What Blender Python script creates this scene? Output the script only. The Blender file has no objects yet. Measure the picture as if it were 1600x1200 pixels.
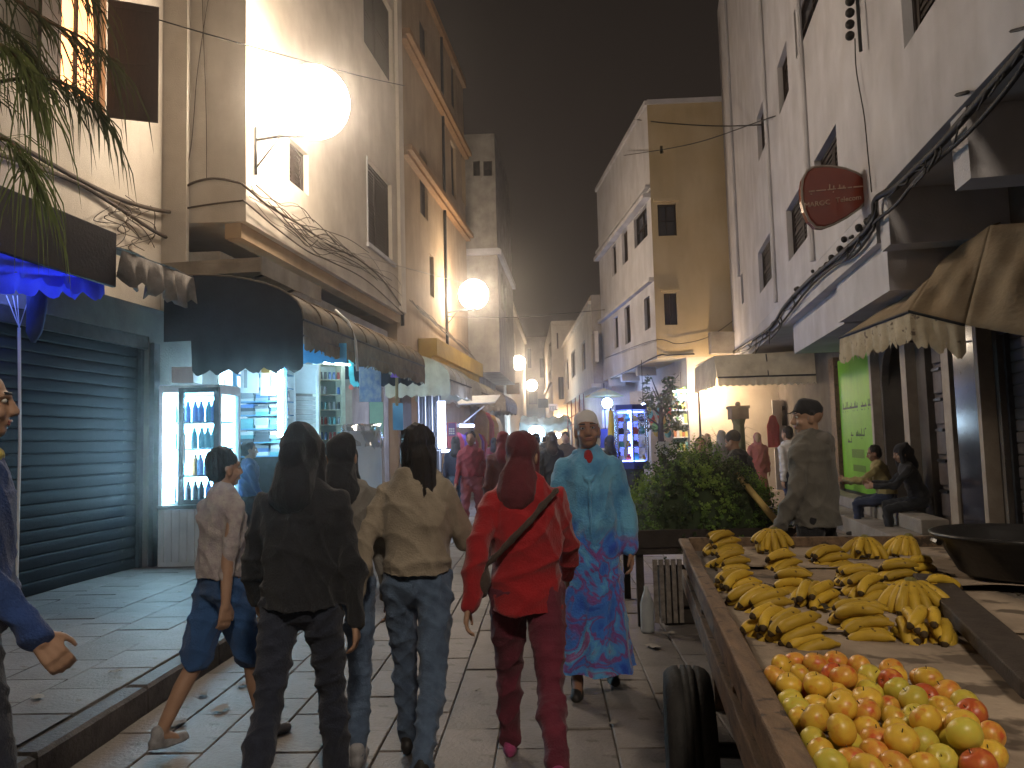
import bpy, bmesh, math, random
import numpy as np
from mathutils import Vector, Matrix, Euler

random.seed(7)
np.random.seed(7)
C = bpy.context.scene.collection
SC = bpy.context.scene
R = math.radians

# ------------------------------------------------------------------ camera
CAM = Vector((0.0, 0.0, 1.55))
CAM_M = Matrix.Rotation(R(2.41), 3, 'Z') @ Matrix.Rotation(R(90 + 4.356), 3, 'X') @ Matrix.Rotation(R(-1.5), 3, 'Z')
cam_data = bpy.data.cameras.new('camera')
cam_data.sensor_width = 36.0
cam_data.lens = 27.0
cam_data.clip_start = 0.05
cam_data.clip_end = 400.0
cam = bpy.data.objects.new('camera', cam_data)
C.objects.link(cam)
cam.matrix_world = Matrix.Translation(CAM) @ CAM_M.to_4x4()
SC.camera = cam

# ------------------------------------------------------------------ night sky, exposure
world = bpy.data.worlds.new('World')
SC.world = world
world.use_nodes = True
wn = world.node_tree.nodes
wl = world.node_tree.links
bg = wn['Background']
geo = wn.new('ShaderNodeTexCoord')
sep = wn.new('ShaderNodeSeparateXYZ')
wl.new(geo.outputs['Generated'], sep.inputs[0])
ramp = wn.new('ShaderNodeValToRGB')
ramp.color_ramp.elements[0].position = 0.0
ramp.color_ramp.elements[0].color = (0.060, 0.044, 0.034, 1)
ramp.color_ramp.elements[1].position = 0.75
ramp.color_ramp.elements[1].color = (0.0095, 0.0080, 0.0078, 1)
wl.new(sep.outputs['Z'], ramp.inputs[0])
wl.new(ramp.outputs[0], bg.inputs['Color'])
bg.inputs['Strength'].default_value = 0.62
SC.view_settings.view_transform = 'Standard'
SC.view_settings.look = 'None'
SC.view_settings.exposure = 0.1
SC.view_settings.gamma = 1.0
SC.view_settings.use_curve_mapping = False
try:
    SC.cycles.use_denoising = True
    SC.cycles.max_bounces = 8
    SC.cycles.diffuse_bounces = 3
    SC.cycles.glossy_bounces = 3
    SC.cycles.transmission_bounces = 5
    SC.cycles.transparent_max_bounces = 8
    SC.cycles.volume_bounces = 0
    SC.cycles.sample_clamp_indirect = 4.0
    SC.cycles.caustics_reflective = False
    SC.cycles.caustics_refractive = False
except Exception:
    pass

# ------------------------------------------------------------------ measuring from the photograph (1600 x 1200)
def ray(px, py):
    d = CAM_M @ Vector(((px - 800) / 1200.0, (600 - py) / 1200.0, -1.0))
    return d
def AY(px, py, Y):
    d = ray(px, py)
    return CAM + d * ((Y - CAM.y) / d.y)
def AZ(px, py, z):
    d = ray(px, py)
    return CAM + d * ((z - CAM.z) / d.z)

class Fac:
    """a vertical plane from p0 to p1 (left to right as seen from outside), n points outward"""
    def __init__(s, p0, p1):
        s.p0 = Vector((p0[0], p0[1])); s.p1 = Vector((p1[0], p1[1]))
        s.L = (s.p1 - s.p0).length
        s.u = (s.p1 - s.p0) / s.L
        s.n = Vector((s.u.y, -s.u.x))
    def pt(s, u, z, off=0.0):
        q = s.p0 + s.u * u + s.n * off
        return Vector((q.x, q.y, z))
    def uz(s, px, py, off=0.0):
        d = ray(px, py)
        n3 = Vector((s.n.x, s.n.y, 0)); q = Vector((s.p0.x, s.p0.y, 0)) + n3 * off
        t = (q - CAM).dot(n3) / d.dot(n3)
        h = CAM + d * t
        return (Vector((h.x, h.y)) - s.p0).dot(s.u), h.z
    def at(s, px, py, off=0.0):
        u, z = s.uz(px, py, off)
        return s.pt(u, z, off)

# ------------------------------------------------------------------ objects
def tag(o, label=None, cat=None, group=None, kind=None):
    if label: o['label'] = label
    if cat: o['category'] = cat
    if group: o['group'] = group
    if kind: o['kind'] = kind
    return o

def thing(name, label, cat, loc=(0, 0, 0), rz=0.0, group=None):
    o = bpy.data.objects.new(name, None)
    o.empty_display_size = 0.1
    C.objects.link(o)
    o.location = loc
    o.rotation_euler = (0, 0, rz)
    return tag(o, label, cat, group)

def root_loc(p):
    v = Vector((0, 0, 0))
    while p is not None:
        v += Vector(p.location); p = p.parent
    return v

def link_mesh(name, me, parent=None, label=None):
    o = bpy.data.objects.new(name, me)
    C.objects.link(o)
    if parent is not None: o.parent = parent
    if label: o['label'] = label
    return o

def copy_tree(o, parent=None):
    c = o.copy(); C.objects.link(c); c.parent = parent
    for ch in o.children: copy_tree(ch, c)
    return c

class MB:
    def __init__(s):
        s.v = []; s.f = []; s.m = []
    def add(s, vs, fs, mi=0):
        b = len(s.v)
        s.v += [tuple(v) for v in vs]
        s.f += [tuple(i + b for i in f) for f in fs]
        s.m += [mi] * len(fs)
        return s
    def quad(s, a, b, c, d, mi=0):
        return s.add([a, b, c, d], [(0, 1, 2, 3)], mi)
    def box(s, lo, hi, M=None, mi=0):
        x0, y0, z0 = lo; x1, y1, z1 = hi
        vs = [Vector(p) for p in ((x0,y0,z0),(x1,y0,z0),(x1,y1,z0),(x0,y1,z0),(x0,y0,z1),(x1,y0,z1),(x1,y1,z1),(x0,y1,z1))]
        if M is not None: vs = [M @ v for v in vs]
        return s.add(vs, [(0,3,2,1),(4,5,6,7),(0,1,5,4),(1,2,6,5),(2,3,7,6),(3,0,4,7)], mi)
    def fbox(s, fac, u0, u1, z0, z1, o0, o1, mi=0):
        """box on a facade plane, from offset o0 to o1"""
        vs = [fac.pt(u0,z0,o1), fac.pt(u1,z0,o1), fac.pt(u1,z0,o0), fac.pt(u0,z0,o0),
              fac.pt(u0,z1,o1), fac.pt(u1,z1,o1), fac.pt(u1,z1,o0), fac.pt(u0,z1,o0)]
        return s.add(vs, [(0,3,2,1),(4,5,6,7),(0,1,5,4),(1,2,6,5),(2,3,7,6),(3,0,4,7)], mi)
    def bar(s, a, b, w, h=None, up=(0,0,1), mi=0):
        a = Vector(a); b = Vector(b); h = w if h is None else h
        d = (b - a).normalized(); up = Vector(up)
        if abs(d.dot(up)) > 0.95: up = Vector((1, 0, 0))
        x = d.cross(up).normalized(); y = x.cross(d)
        x *= w / 2; y *= h / 2
        return s.add([a-x-y, a+x-y, a+x+y, a-x+y, b-x-y, b+x-y, b+x+y, b-x+y],
                     [(0,1,2,3),(7,6,5,4),(0,4,5,1),(1,5,6,2),(2,6,7,3),(3,7,4,0)], mi)
    def tube(s, pts, r, n=8, caps=True, mi=0):
        pts = [Vector(p) for p in pts]
        rs = r if isinstance(r, (list, tuple)) else [r] * len(pts)
        b = len(s.v); prev = None
        for i, p in enumerate(pts):
            d = (pts[min(i + 1, len(pts) - 1)] - pts[max(i - 1, 0)])
            if d.length < 1e-9: d = Vector((0, 0, 1))
            d.normalize()
            if prev is None:
                up = Vector((0, 0, 1)) if abs(d.z) < 0.9 else Vector((1, 0, 0))
                x = d.cross(up).normalized()
            else:
                x = (prev - d * prev.dot(d)).normalized()
            prev = x; y = d.cross(x)
            for k in range(n):
                a = 2 * math.pi * k / n
                s.v.append(tuple(p + (x * math.cos(a) + y * math.sin(a)) * rs[i]))
        for i in range(len(pts) - 1):
            for k in range(n):
                k2 = (k + 1) % n
                s.f.append((b+i*n+k, b+(i+1)*n+k, b+(i+1)*n+k2, b+i*n+k2)); s.m.append(mi)
        if caps:
            s.f.append(tuple(b + k for k in range(n))); s.m.append(mi)
            e = b + (len(pts) - 1) * n
            s.f.append(tuple(e + n - 1 - k for k in range(n))); s.m.append(mi)
        return s
    def lathe(s, prof, n=16, M=None, mi=0):
        """prof: list of (r, z); closed at ends where r is 0"""
        b = len(s.v)
        for (r, z) in prof:
            for k in range(n):
                a = 2 * math.pi * k / n
                v = Vector((r * math.cos(a), r * math.sin(a), z))
                s.v.append(tuple(M @ v if M is not None else v))
        for i in range(len(prof) - 1):
            for k in range(n):
                k2 = (k + 1) % n
                s.f.append((b+i*n+k, b+i*n+k2, b+(i+1)*n+k2, b+(i+1)*n+k)); s.m.append(mi)
        return s
    def ball(s, c, r, n=16, mi=0):
        c = Vector(c)
        rr = (r, r, r) if not isinstance(r, (tuple, list)) else r
        h = max(6, n // 2)
        prof = [(max(1e-4, math.sin(math.pi * i / h)), -math.cos(math.pi * i / h)) for i in range(h + 1)]
        M = Matrix.Translation(c) @ Matrix.Diagonal((rr[0], rr[1], rr[2], 1))
        return s.lathe(prof, n, M, mi)
    def prism(s, poly, z0, z1, mi=0):
        """poly: list of xy, counter-clockwise"""
        n = len(poly)
        vs = [(p[0], p[1], z0) for p in poly] + [(p[0], p[1], z1) for p in poly]
        fs = [tuple(range(n - 1, -1, -1)), tuple(range(n, 2 * n))]
        fs += [(i, (i + 1) % n, n + (i + 1) % n, n + i) for i in range(n)]
        return s.add(vs, fs, mi)
    def grid(s, fn, nu, nv, mi=0):
        b = len(s.v)
        for j in range(nv + 1):
            for i in range(nu + 1):
                s.v.append(tuple(fn(i / nu, j / nv)))
        for j in range(nv):
            for i in range(nu):
                a = b + j * (nu + 1) + i
                s.f.append((a, a + 1, a + nu + 2, a + nu + 1)); s.m.append(mi)
        return s
    def mesh(s, name, mats, off=Vector((0, 0, 0)), smooth=False):
        me = bpy.data.meshes.new(name)
        vs = [(v[0] - off[0], v[1] - off[1], v[2] - off[2]) for v in s.v]
        me.from_pydata(vs, [], s.f)
        for m in (mats if isinstance(mats, (list, tuple)) else [mats]): me.materials.append(m)
        if any(s.m): me.polygons.foreach_set('material_index', s.m)
        if smooth:
            me.polygons.foreach_set('use_smooth', [True] * len(s.f))
        me.update()
        return me
    def build(s, name, mats, parent=None, smooth=False, label=None, bevel=0.0, solid=0.0, origin=None):
        off = root_loc(parent) if parent is not None else Vector((0, 0, 0))
        if origin is not None: off = Vector(origin)
        me = s.mesh(name, mats, off, smooth)
        o = link_mesh(name, me, parent, label)
        if origin is not None: o.location = origin
        if solid:
            md = o.modifiers.new('solid', 'SOLIDIFY'); md.thickness = solid; md.offset = 0
        if bevel:
            md = o.modifiers.new('bevel', 'BEVEL'); md.width = bevel; md.segments = 2; md.limit_method = 'ANGLE'
        return o

# ------------------------------------------------------------------ materials
MATS = {}
def mat(name, col, col2=None, scale=6.0, rough=0.8, bump=0.0, bscale=40.0, metal=0.0, spec=0.3, detail=6.0,
        spots=None, spot_scale=30.0, spot_amt=0.62, rnd=0.0, streak=0.0, sheen=0.0, transl=0.0, stretch=None, coat=0.0):
    if name in MATS: return MATS[name]
    m = bpy.data.materials.new(name); m.use_nodes = True
    nt = m.node_tree; N = nt.nodes; L = nt.links
    b = N['Principled BSDF']
    b.inputs['Roughness'].default_value = rough
    b.inputs['Metallic'].default_value = metal
    b.inputs['Specular IOR Level'].default_value = spec
    if sheen: b.inputs['Sheen Weight'].default_value = sheen
    if coat: b.inputs['Coat Weight'].default_value = coat
    tc = N.new('ShaderNodeTexCoord')
    vec = tc.outputs['Object']
    if stretch:
        mp = N.new('ShaderNodeMapping'); mp.inputs['Scale'].default_value = stretch
        L.new(vec, mp.inputs['Vector']); vec = mp.outputs[0]
    c2 = col2 if col2 else tuple(c * 0.75 for c in col)
    nz = N.new('ShaderNodeTexNoise'); nz.inputs['Scale'].default_value = scale; nz.inputs['Detail'].default_value = detail
    nz.inputs['Roughness'].default_value = 0.6
    L.new(vec, nz.inputs['Vector'])
    rp = N.new('ShaderNodeValToRGB')
    rp.color_ramp.elements[0].position = 0.32; rp.color_ramp.elements[0].color = (*c2, 1)
    rp.color_ramp.elements[1].position = 0.66; rp.color_ramp.elements[1].color = (*col, 1)
    L.new(nz.outputs['Fac'], rp.inputs[0])
    out = rp.outputs[0]
    if streak:
        mp2 = N.new('ShaderNodeMapping'); mp2.inputs['Scale'].default_value = (1.5, 1.5, 0.35)
        L.new(tc.outputs['Object'], mp2.inputs['Vector'])
        n2 = N.new('ShaderNodeTexNoise'); n2.inputs['Scale'].default_value = 1.6; n2.inputs['Detail'].default_value = 8
        L.new(mp2.outputs[0], n2.inputs['Vector'])
        r2 = N.new('ShaderNodeValToRGB')
        r2.color_ramp.elements[0].position = 0.36; r2.color_ramp.elements[0].color = (1 - streak, 1 - streak * 1.06, 1 - streak * 1.15, 1)
        r2.color_ramp.elements[1].position = 0.58; r2.color_ramp.elements[1].color = (1, 1, 1, 1)
        L.new(n2.outputs['Fac'], r2.inputs[0])
        mx = N.new('ShaderNodeMix'); mx.data_type = 'RGBA'; mx.blend_type = 'MULTIPLY'; mx.inputs['Factor'].default_value = 1.0
        L.new(out, mx.inputs['A']); L.new(r2.outputs[0], mx.inputs['B']); out = mx.outputs['Result']
    if spots:
        n3 = N.new('ShaderNodeTexNoise'); n3.inputs['Scale'].default_value = spot_scale; n3.inputs['Detail'].default_value = 3
        L.new(tc.outputs['Object'], n3.inputs['Vector'])
        r3 = N.new('ShaderNodeValToRGB')
        r3.color_ramp.elements[0].position = spot_amt; r3.color_ramp.elements[0].color = (0, 0, 0, 1)
        r3.color_ramp.elements[1].position = min(1.0, spot_amt + (0.07 if spot_scale > 2.5 else 0.2)); r3.color_ramp.elements[1].color = (1, 1, 1, 1)
        L.new(n3.outputs['Fac'], r3.inputs[0])
        mx = N.new('ShaderNodeMix'); mx.data_type = 'RGBA'
        L.new(r3.outputs[0], mx.inputs['Factor']); L.new(out, mx.inputs['A']); mx.inputs['B'].default_value = (*spots, 1)
        out = mx.outputs['Result']
    if rnd:
        oi = N.new('ShaderNodeObjectInfo')
        mr = N.new('ShaderNodeMapRange'); mr.inputs['To Min'].default_value = 1 - rnd; mr.inputs['To Max'].default_value = 1 + rnd
        L.new(oi.outputs['Random'], mr.inputs['Value'])
        mx = N.new('ShaderNodeMix'); mx.data_type = 'RGBA'; mx.blend_type = 'MULTIPLY'; mx.inputs['Factor'].default_value = 1.0
        L.new(out, mx.inputs['A']); L.new(mr.outputs[0], mx.inputs['B']); out = mx.outputs['Result']
    L.new(out, b.inputs['Base Color'])
    if bump:
        n4 = N.new('ShaderNodeTexNoise'); n4.inputs['Scale'].default_value = bscale; n4.inputs['Detail'].default_value = 5
        L.new(vec, n4.inputs['Vector'])
        bp = N.new('ShaderNodeBump'); bp.inputs['Strength'].default_value = bump; bp.inputs['Distance'].default_value = 0.02
        L.new(n4.outputs['Fac'], bp.inputs['Height']); L.new(bp.outputs[0], b.inputs['Normal'])
    if transl:
        tr = N.new('ShaderNodeBsdfTranslucent'); L.new(out, tr.inputs['Color'])
        ms = N.new('ShaderNodeMixShader'); ms.inputs[0].default_value = transl
        L.new(b.outputs[0], ms.inputs[1]); L.new(tr.outputs[0], ms.inputs[2])
        L.new(ms.outputs[0], N['Material Output'].inputs['Surface'])
    MATS[name] = m
    return m

def glow(name, col, strength):
    if name in MATS: return MATS[name]
    m = bpy.data.materials.new(name); m.use_nodes = True
    N = m.node_tree.nodes; b = N['Principled BSDF']
    b.inputs['Base Color'].default_value = (*[min(1, c) for c in col], 1)
    b.inputs['Emission Color'].default_value = (*col, 1)
    b.inputs['Emission Strength'].default_value = strength * 2.3
    MATS[name] = m
    return m

def glass(name, col=(0.9, 0.95, 0.95), alpha=0.22, rough=0.05):
    """thin pane: mostly clear, with a mirror sheen"""
    if name in MATS: return MATS[name]
    m = bpy.data.materials.new(name); m.use_nodes = True
    nt = m.node_tree; N = nt.nodes; L = nt.links
    N.remove(N['Principled BSDF'])
    t = N.new('ShaderNodeBsdfTransparent'); t.inputs[0].default_value = (*col, 1)
    g = N.new('ShaderNodeBsdfGlossy'); g.inputs['Roughness'].default_value = rough
    ms = N.new('ShaderNodeMixShader'); ms.inputs[0].default_value = alpha
    L.new(t.outputs[0], ms.inputs[1]); L.new(g.outputs[0], ms.inputs[2])
    L.new(ms.outputs[0], N['Material Output'].inputs['Surface'])
    MATS[name] = m
    return m

W_WARM = mat('plaster_warm_white', (0.60, 0.54, 0.46), (0.47, 0.41, 0.34), 1.3, 0.9, 0.35, 60, spots=(0.47, 0.41, 0.34), spot_scale=1.1, spot_amt=0.57, streak=0.110)
W_GREY = mat('plaster_grey_white', (0.56, 0.55, 0.575), (0.43, 0.42, 0.44), 1.1, 0.9, 0.35, 60, spots=(0.44, 0.42, 0.42), spot_scale=1.0, spot_amt=0.57, streak=0.125)
W_BROWN = mat('plaster_tan', (0.40, 0.29, 0.18), (0.30, 0.21, 0.13), 1.0, 0.9, 0.3, 50, streak=0.150)
W_YEL = mat('plaster_ochre', (0.51, 0.42, 0.28), (0.44, 0.345, 0.20), 0.9, 0.9, 0.25, 60, streak=0.110)
W_LAMPLIT = mat('plaster_lamplight_yellow', (0.55, 0.36, 0.07), (0.42, 0.26, 0.05), 1.5, 0.85, 0.25, 50, streak=0.100)  # yellow lamplight on the ledge is put into this plaster colour
W_DARK = mat('plaster_shade_dark', (0.15, 0.135, 0.12), (0.085, 0.075, 0.068), 2.2, 0.85, 0.4, 40, streak=0.15)  # shade on the ground floors is put into this darker plaster
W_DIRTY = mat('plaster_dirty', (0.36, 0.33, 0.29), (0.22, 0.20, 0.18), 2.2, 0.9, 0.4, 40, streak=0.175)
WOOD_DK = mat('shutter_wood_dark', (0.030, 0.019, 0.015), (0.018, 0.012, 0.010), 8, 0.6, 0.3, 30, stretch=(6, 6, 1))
WOOD_MID = mat('board_wood', (0.20, 0.125, 0.075), (0.09, 0.055, 0.035), 5, 0.7, 0.4, 40, stretch=(8, 1, 8), spots=(0.05, 0.035, 0.025), spot_scale=9, spot_amt=0.60)
METAL_DK = mat('metal_dark', (0.06, 0.065, 0.07), (0.035, 0.035, 0.04), 8, 0.45, 0.15, 40, metal=0.6)
SHUT_L = mat('roller_metal_blue_grey', (0.021, 0.025, 0.033), (0.013, 0.016, 0.022), 3, 0.6, 0.1, 30, metal=0.0, spec=0.05, spots=(0.05, 0.05, 0.05), spot_scale=7, spot_amt=0.63)
SHUT_R = mat('roller_metal_brown', (0.10, 0.085, 0.08), (0.06, 0.05, 0.048), 3, 0.5, 0.1, 30, metal=0.3)
CABLE = mat('cable_black', (0.02, 0.018, 0.017), None, 10, 0.6)
PANE_DK = mat('window_glass_dark', (0.03, 0.03, 0.035), (0.015, 0.015, 0.02), 3, 0.12, spec=0.6)
WHITE_PT = mat('white_paint', (0.72, 0.72, 0.70), (0.58, 0.58, 0.57), 4, 0.5, 0.1, 30)
# ================================================================== BUILDINGS
def gl(y): return -5.05 + 0.0875 * (y - 7.5)          # left shop fronts
def lu(y): return -4.35 + 0.0875 * (y - 11)           # left corner house, upper floors
def nu(y): return -5.57 + 0.0875 * (y - 11)           # left near house, upper floors
def bu(y): return -3.78 + 0.0875 * (y - 19.6)         # left tan house
def re(y): return 3.29 + 0.14 * (y - 5.29)            # right house, upper floors
def rg(y): return 5.5 + 0.14 * (y - 12.4)             # right house, ground floor

def wall_side(mb, fac, z0, z1, holes=(), depth=0.16, mi=0, ua=0.0, ub=None):
    ub = fac.L if ub is None else ub
    us = sorted({ua, ub, *[h[0] for h in holes], *[h[1] for h in holes]})
    zs = sorted({z0, z1, *[h[2] for h in holes], *[h[3] for h in holes]})
    us = [u for u in us if ua <= u <= ub]; zs = [z for z in zs if z0 <= z <= z1]
    for i in range(len(us) - 1):
        for j in range(len(zs) - 1):
            uc = (us[i] + us[i+1]) / 2; zc = (zs[j] + zs[j+1]) / 2
            if any(h[0] < uc < h[1] and h[2] < zc < h[3] for h in holes): continue
            mb.quad(fac.pt(us[i], zs[j]), fac.pt(us[i+1], zs[j]), fac.pt(us[i+1], zs[j+1]), fac.pt(us[i], zs[j+1]), mi)
    for h in holes:
        a, b, c, d = h[:4]; dp = h[4] if len(h) > 4 else depth
        mb.quad(fac.pt(a, c), fac.pt(b, c), fac.pt(b, c, -dp), fac.pt(a, c, -dp), mi)
        mb.quad(fac.pt(a, d, -dp), fac.pt(b, d, -dp), fac.pt(b, d), fac.pt(a, d), mi)
        mb.quad(fac.pt(a, c), fac.pt(a, c, -dp), fac.pt(a, d, -dp), fac.pt(a, d), mi)
        mb.quad(fac.pt(b, c, -dp), fac.pt(b, c), fac.pt(b, d), fac.pt(b, d, -dp), mi)

def house(root, poly, z0, z1, mats, holes=None, name='wall', side_mat=None, parapet=0.0):
    """walls with window openings on every side of a counter-clockwise plan, roof and underside"""
    holes = holes or {}; side_mat = side_mat or {}
    mb = MB(); facs = []
    n = len(poly)
    for i in range(n):
        f = Fac(poly[i], poly[(i + 1) % n]); facs.append(f)
        wall_side(mb, f, z0, z1, holes.get(i, ()), mi=side_mat.get(i, 0))
    mb.add([(p[0], p[1], z1 - parapet) for p in poly], [tuple(range(n))])
    mb.add([(p[0], p[1], z0) for p in poly], [tuple(range(n - 1, -1, -1))])
    mb.build(name, mats, root)
    return facs

def hole_px(fac, pl, pr, yt, yb):
    """opening seen in the photograph: left edge pl from yt down to yb, right edge pr"""
    u0, z1 = fac.uz(pl, yt); u1, _ = fac.uz(pr, (yt + yb) / 2); _, z0 = fac.uz(pl, yb)
    return (u0, u1, z0, z1)

def window(root, fac, h, style='shut', mt=None, label=None, depth=0.16):
    a, b, c, d = h[:4]; w = b - a
    mt = mt or WOOD_DK; fr = 0.05
    mb = MB()
    o1 = -depth + 0.065; o0 = -depth + 0.003
    e = 0.002
    mb.fbox(fac, a+e, a + fr, c+e, d-e, o0, o1); mb.fbox(fac, b - fr, b-e, c+e, d-e, o0, o1)
    mb.fbox(fac, a + fr, b - fr, d - fr, d-e, o0, o1 - 0.002); mb.fbox(fac, a + fr, b - fr, c+e, c + fr, o0, o1 - 0.002)
    wo = mb.build('window', mt, root, label=label)
    if style in ('glazed', 'lit', 'dark'):
        m = MB(); m.fbox(fac, a + fr, b - fr, c + fr, d - fr, -depth + 0.004, -depth + 0.02)
        m.build('pane', PANE_DK if style != 'lit' else LIT_PANE, wo)
        m = MB(); uc = (a + b) / 2; zc = (c + d) / 2
        m.fbox(fac, uc - 0.022, uc + 0.022, c + fr, d - fr, -depth + 0.021, -depth + 0.055)
        m.fbox(fac, a + fr, uc - 0.022, zc - 0.02, zc + 0.02, -depth + 0.021, -depth + 0.053)
        m.fbox(fac, uc + 0.022, b - fr, zc - 0.02, zc + 0.02, -depth + 0.021, -depth + 0.053)
        m.build('glazing_bar', mt, wo)
    else:
        uc = (a + b) / 2
        for (s0, s1) in ((a + fr, uc - 0.006), (uc + 0.006, b - fr)):
            m = MB(); t0 = -depth + 0.005; t1 = -depth + 0.045; k = 0.07
            m.fbox(fac, s0, s0 + k, c + fr, d - fr, t0, t1); m.fbox(fac, s1 - k, s1, c + fr, d - fr, t0, t1)
            m.fbox(fac, s0 + k, s1 - k, d - fr - k, d - fr, t0, t1 - .002); m.fbox(fac, s0 + k, s1 - k, c + fr, c + fr + k, t0, t1 - .002)
            zc = (c + d) / 2
            m.fbox(fac, s0 + k, s1 - k, zc - k / 2, zc + k / 2, t0, t1 - .002)
            m.fbox(fac, s0 + k, s1 - k, c + fr + k, d - fr - k, t0 + 0.002, t0 + 0.014)
            z = c + fr + k + 0.04
            while z < d - fr - k - 0.03:
                if abs(z - zc) > k / 2 + 0.03:
                    m.fbox(fac, s0 + k, s1 - k, z - 0.018, z + 0.018, t0 + 0.014, t1 - 0.010)
                z += 0.075
            m.build('shutter', mt, wo)
    return wo

def leaf_open(wo, fac, u_h, side, w, c, d, ang, mt=None, off=0.02):
    """a shutter leaf standing open on its hinge at u_h; ang from the wall plane"""
    mt = mt or WOOD_DK
    du = Vector((fac.u.x, fac.u.y, 0)) * side; dn = Vector((fac.n.x, fac.n.y, 0))
    dirv = du * math.cos(ang) + dn * math.sin(ang)
    a0 = fac.pt(u_h, c, off); 
    m = MB(); t = 0.04
    nn = dirv.cross(Vector((0, 0, 1)))
    def bx(s0, s1, z0, z1, t0, t1):
        P = lambda s, z, tt: a0 + dirv * s + nn * tt + Vector((0, 0, z))
        m.add([P(s0,z0,t0),P(s1,z0,t0),P(s1,z0,t1),P(s0,z0,t1),P(s0,z1,t0),P(s1,z1,t0),P(s1,z1,t1),P(s0,z1,t1)],
              [(0,3,2,1),(4,5,6,7),(0,1,5,4),(1,2,6,5),(2,3,7,6),(3,0,4,7)])
    H = d - c
    bx(0, w, 0, H, 0.008, t - 0.008)
    for z0, z1 in ((0, 0.09), (H/2 - 0.045, H/2 + 0.045), (H - 0.09, H)): bx(0.002, w - 0.002, z0 + 0.001, z1 - 0.001, 0, t)
    for s0, s1 in ((0.001, 0.09), (w - 0.09, w - 0.001)):
        bx(s0, s1, 0.09, H/2 - 0.045, 0.001, t - 0.001); bx(s0, s1, H/2 + 0.045, H - 0.09, 0.001, t - 0.001)
    return m.build('shutter', mt, wo)

LIT_PANE = glow('lit_window', (1.0, 0.42, 0.16), 1.6)

def roller(root, fac, u0, u1, z0, z1, mt, depth=0.14, pitch=0.115, name='roller_shutter', label=None):
    """rolling metal shutter; each slat is a sub-part"""
    m = MB()
    m.fbox(fac, u0 + .002, u0 + 0.06, z0, z1 - .002, -depth + .002, -depth + 0.08); m.fbox(fac, u1 - 0.06, u1 - .002, z0, z1 - .002, -depth + .002, -depth + 0.08)
    m.fbox(fac, u0 + .002, u1 - .002, z1 - 0.16, z1 - .003, -depth + 0.082, -depth + 0.13)
    ro = m.build(name, METAL_DK, root, label=label)
    w = u1 - u0 - 0.124
    sm = MB(); nseg = 7
    prof = [(0.0, 0.0), (0.011, 0.004), (0.013, 0.012), (0.0135, 0.06), (0.013, 0.096), (0.009, 0.104), (0.0, 0.109)]
    sc = pitch / 0.115
    M3 = Matrix(((fac.u.x, fac.n.x, 0), (fac.u.y, fac.n.y, 0), (0, 0, 1)))
    vs = []
    for (o, z) in prof:
        for x in (0, w): vs.append(M3 @ Vector((x, o, z * sc)))
    fs = [(2*i, 2*i+1, 2*i+3, 2*i+2) for i in range(len(prof) - 1)]
    sm.add(vs, fs)
    me = sm.mesh('slat', mt, smooth=True)
    n = int((z1 - 0.02 - z0) / pitch)
    base = root_loc(root)
    for k in range(n):
        o = link_mesh('slat', me, ro)
        o.location = fac.pt(u0 + 0.062, z0 + 0.01 + k * pitch, -depth + 0.02 + random.uniform(-.002, .002)) - base
    b = MB(); b.fbox(fac, u0 + 0.061, u1 - 0.061, z0 + .004, z1 - 0.01, -depth + .004, -depth + 0.016)
    b.build('back_sheet', mt, ro)
    return ro

# ---------------------------------------------------------------- left: near house behind the shuttered shop
root = thing('house', 'pale plastered house front above the closed shutter and the blue awning, with one lit window', 'house', (-7, 3, 0))
fN = Fac((nu(-6), -6), (nu(10.98), 10.98))
hN = hole_px(fN, 97, 166, -60, 135)
facs = house(root, [(-10.5, -6), (nu(-6), -6), (nu(10.98), 10.98), (-10.5, 10.98)], 0.0, 9.6, W_WARM, {1: [hN]})
wo = window(root, fN, hN, 'lit')
leaf_open(wo, fN, hN[1] + 0.01, 1, 0.62, hN[2] - 0.05, hN[3], R(62))
leaf_open(wo, fN, hN[0] - 0.01, -1, 0.62, hN[2], hN[3], R(20))
m = MB()
for i in range(7):
    for j in range(5):
        c = fN.pt(hN[0] + 0.2 + 0.1 * j, hN[2] + 0.06 + 0.1 * i, 0.03)
        m.tube([c + Vector((0.02, 0, -0.05)), c + Vector((-0.02, 0, 0.05))], 0.008, 5)
        m.tube([c + Vector((0, -0.05, 0)), c + Vector((0, 0.05, 0))], 0.008, 5)
m.build('window_grille', WOOD_DK, wo)
fG = Fac((gl(-6), -6), (gl(10.95), 10.95))
s = math.sqrt(1 + 0.0875 ** 2)
uy = lambda y: (y + 6) * s
roll_h = (uy(6.0), uy(9.28), 0.15, 2.98)
m = MB()
wall_side(m, fG, 0.0, 3.35, [(roll_h[0], roll_h[1], roll_h[2], roll_h[3])])
gp = [(gl(-6), -6), (gl(10.95), 10.95), (nu(10.95) + .002, 10.95), (nu(-6) + .002, -6)]
m.add([(p[0], p[1], 3.35) for p in gp], [(0, 1, 2, 3)])
f2 = Fac((gl(10.95), 10.95), (nu(10.95), 10.95)); wall_side(m, f2, 0, 3.35)
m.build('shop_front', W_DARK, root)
roller(root, fG, *roll_h, SHUT_L, pitch=0.128, label='blue grey roller shutter, closed down to the pavement')
m = MB()
m.fbox(fG, uy(9.30), uy(9.42), 0.15, 2.9, 0.002, 0.06)
m.build('door_post', METAL_DK, root)

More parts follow.
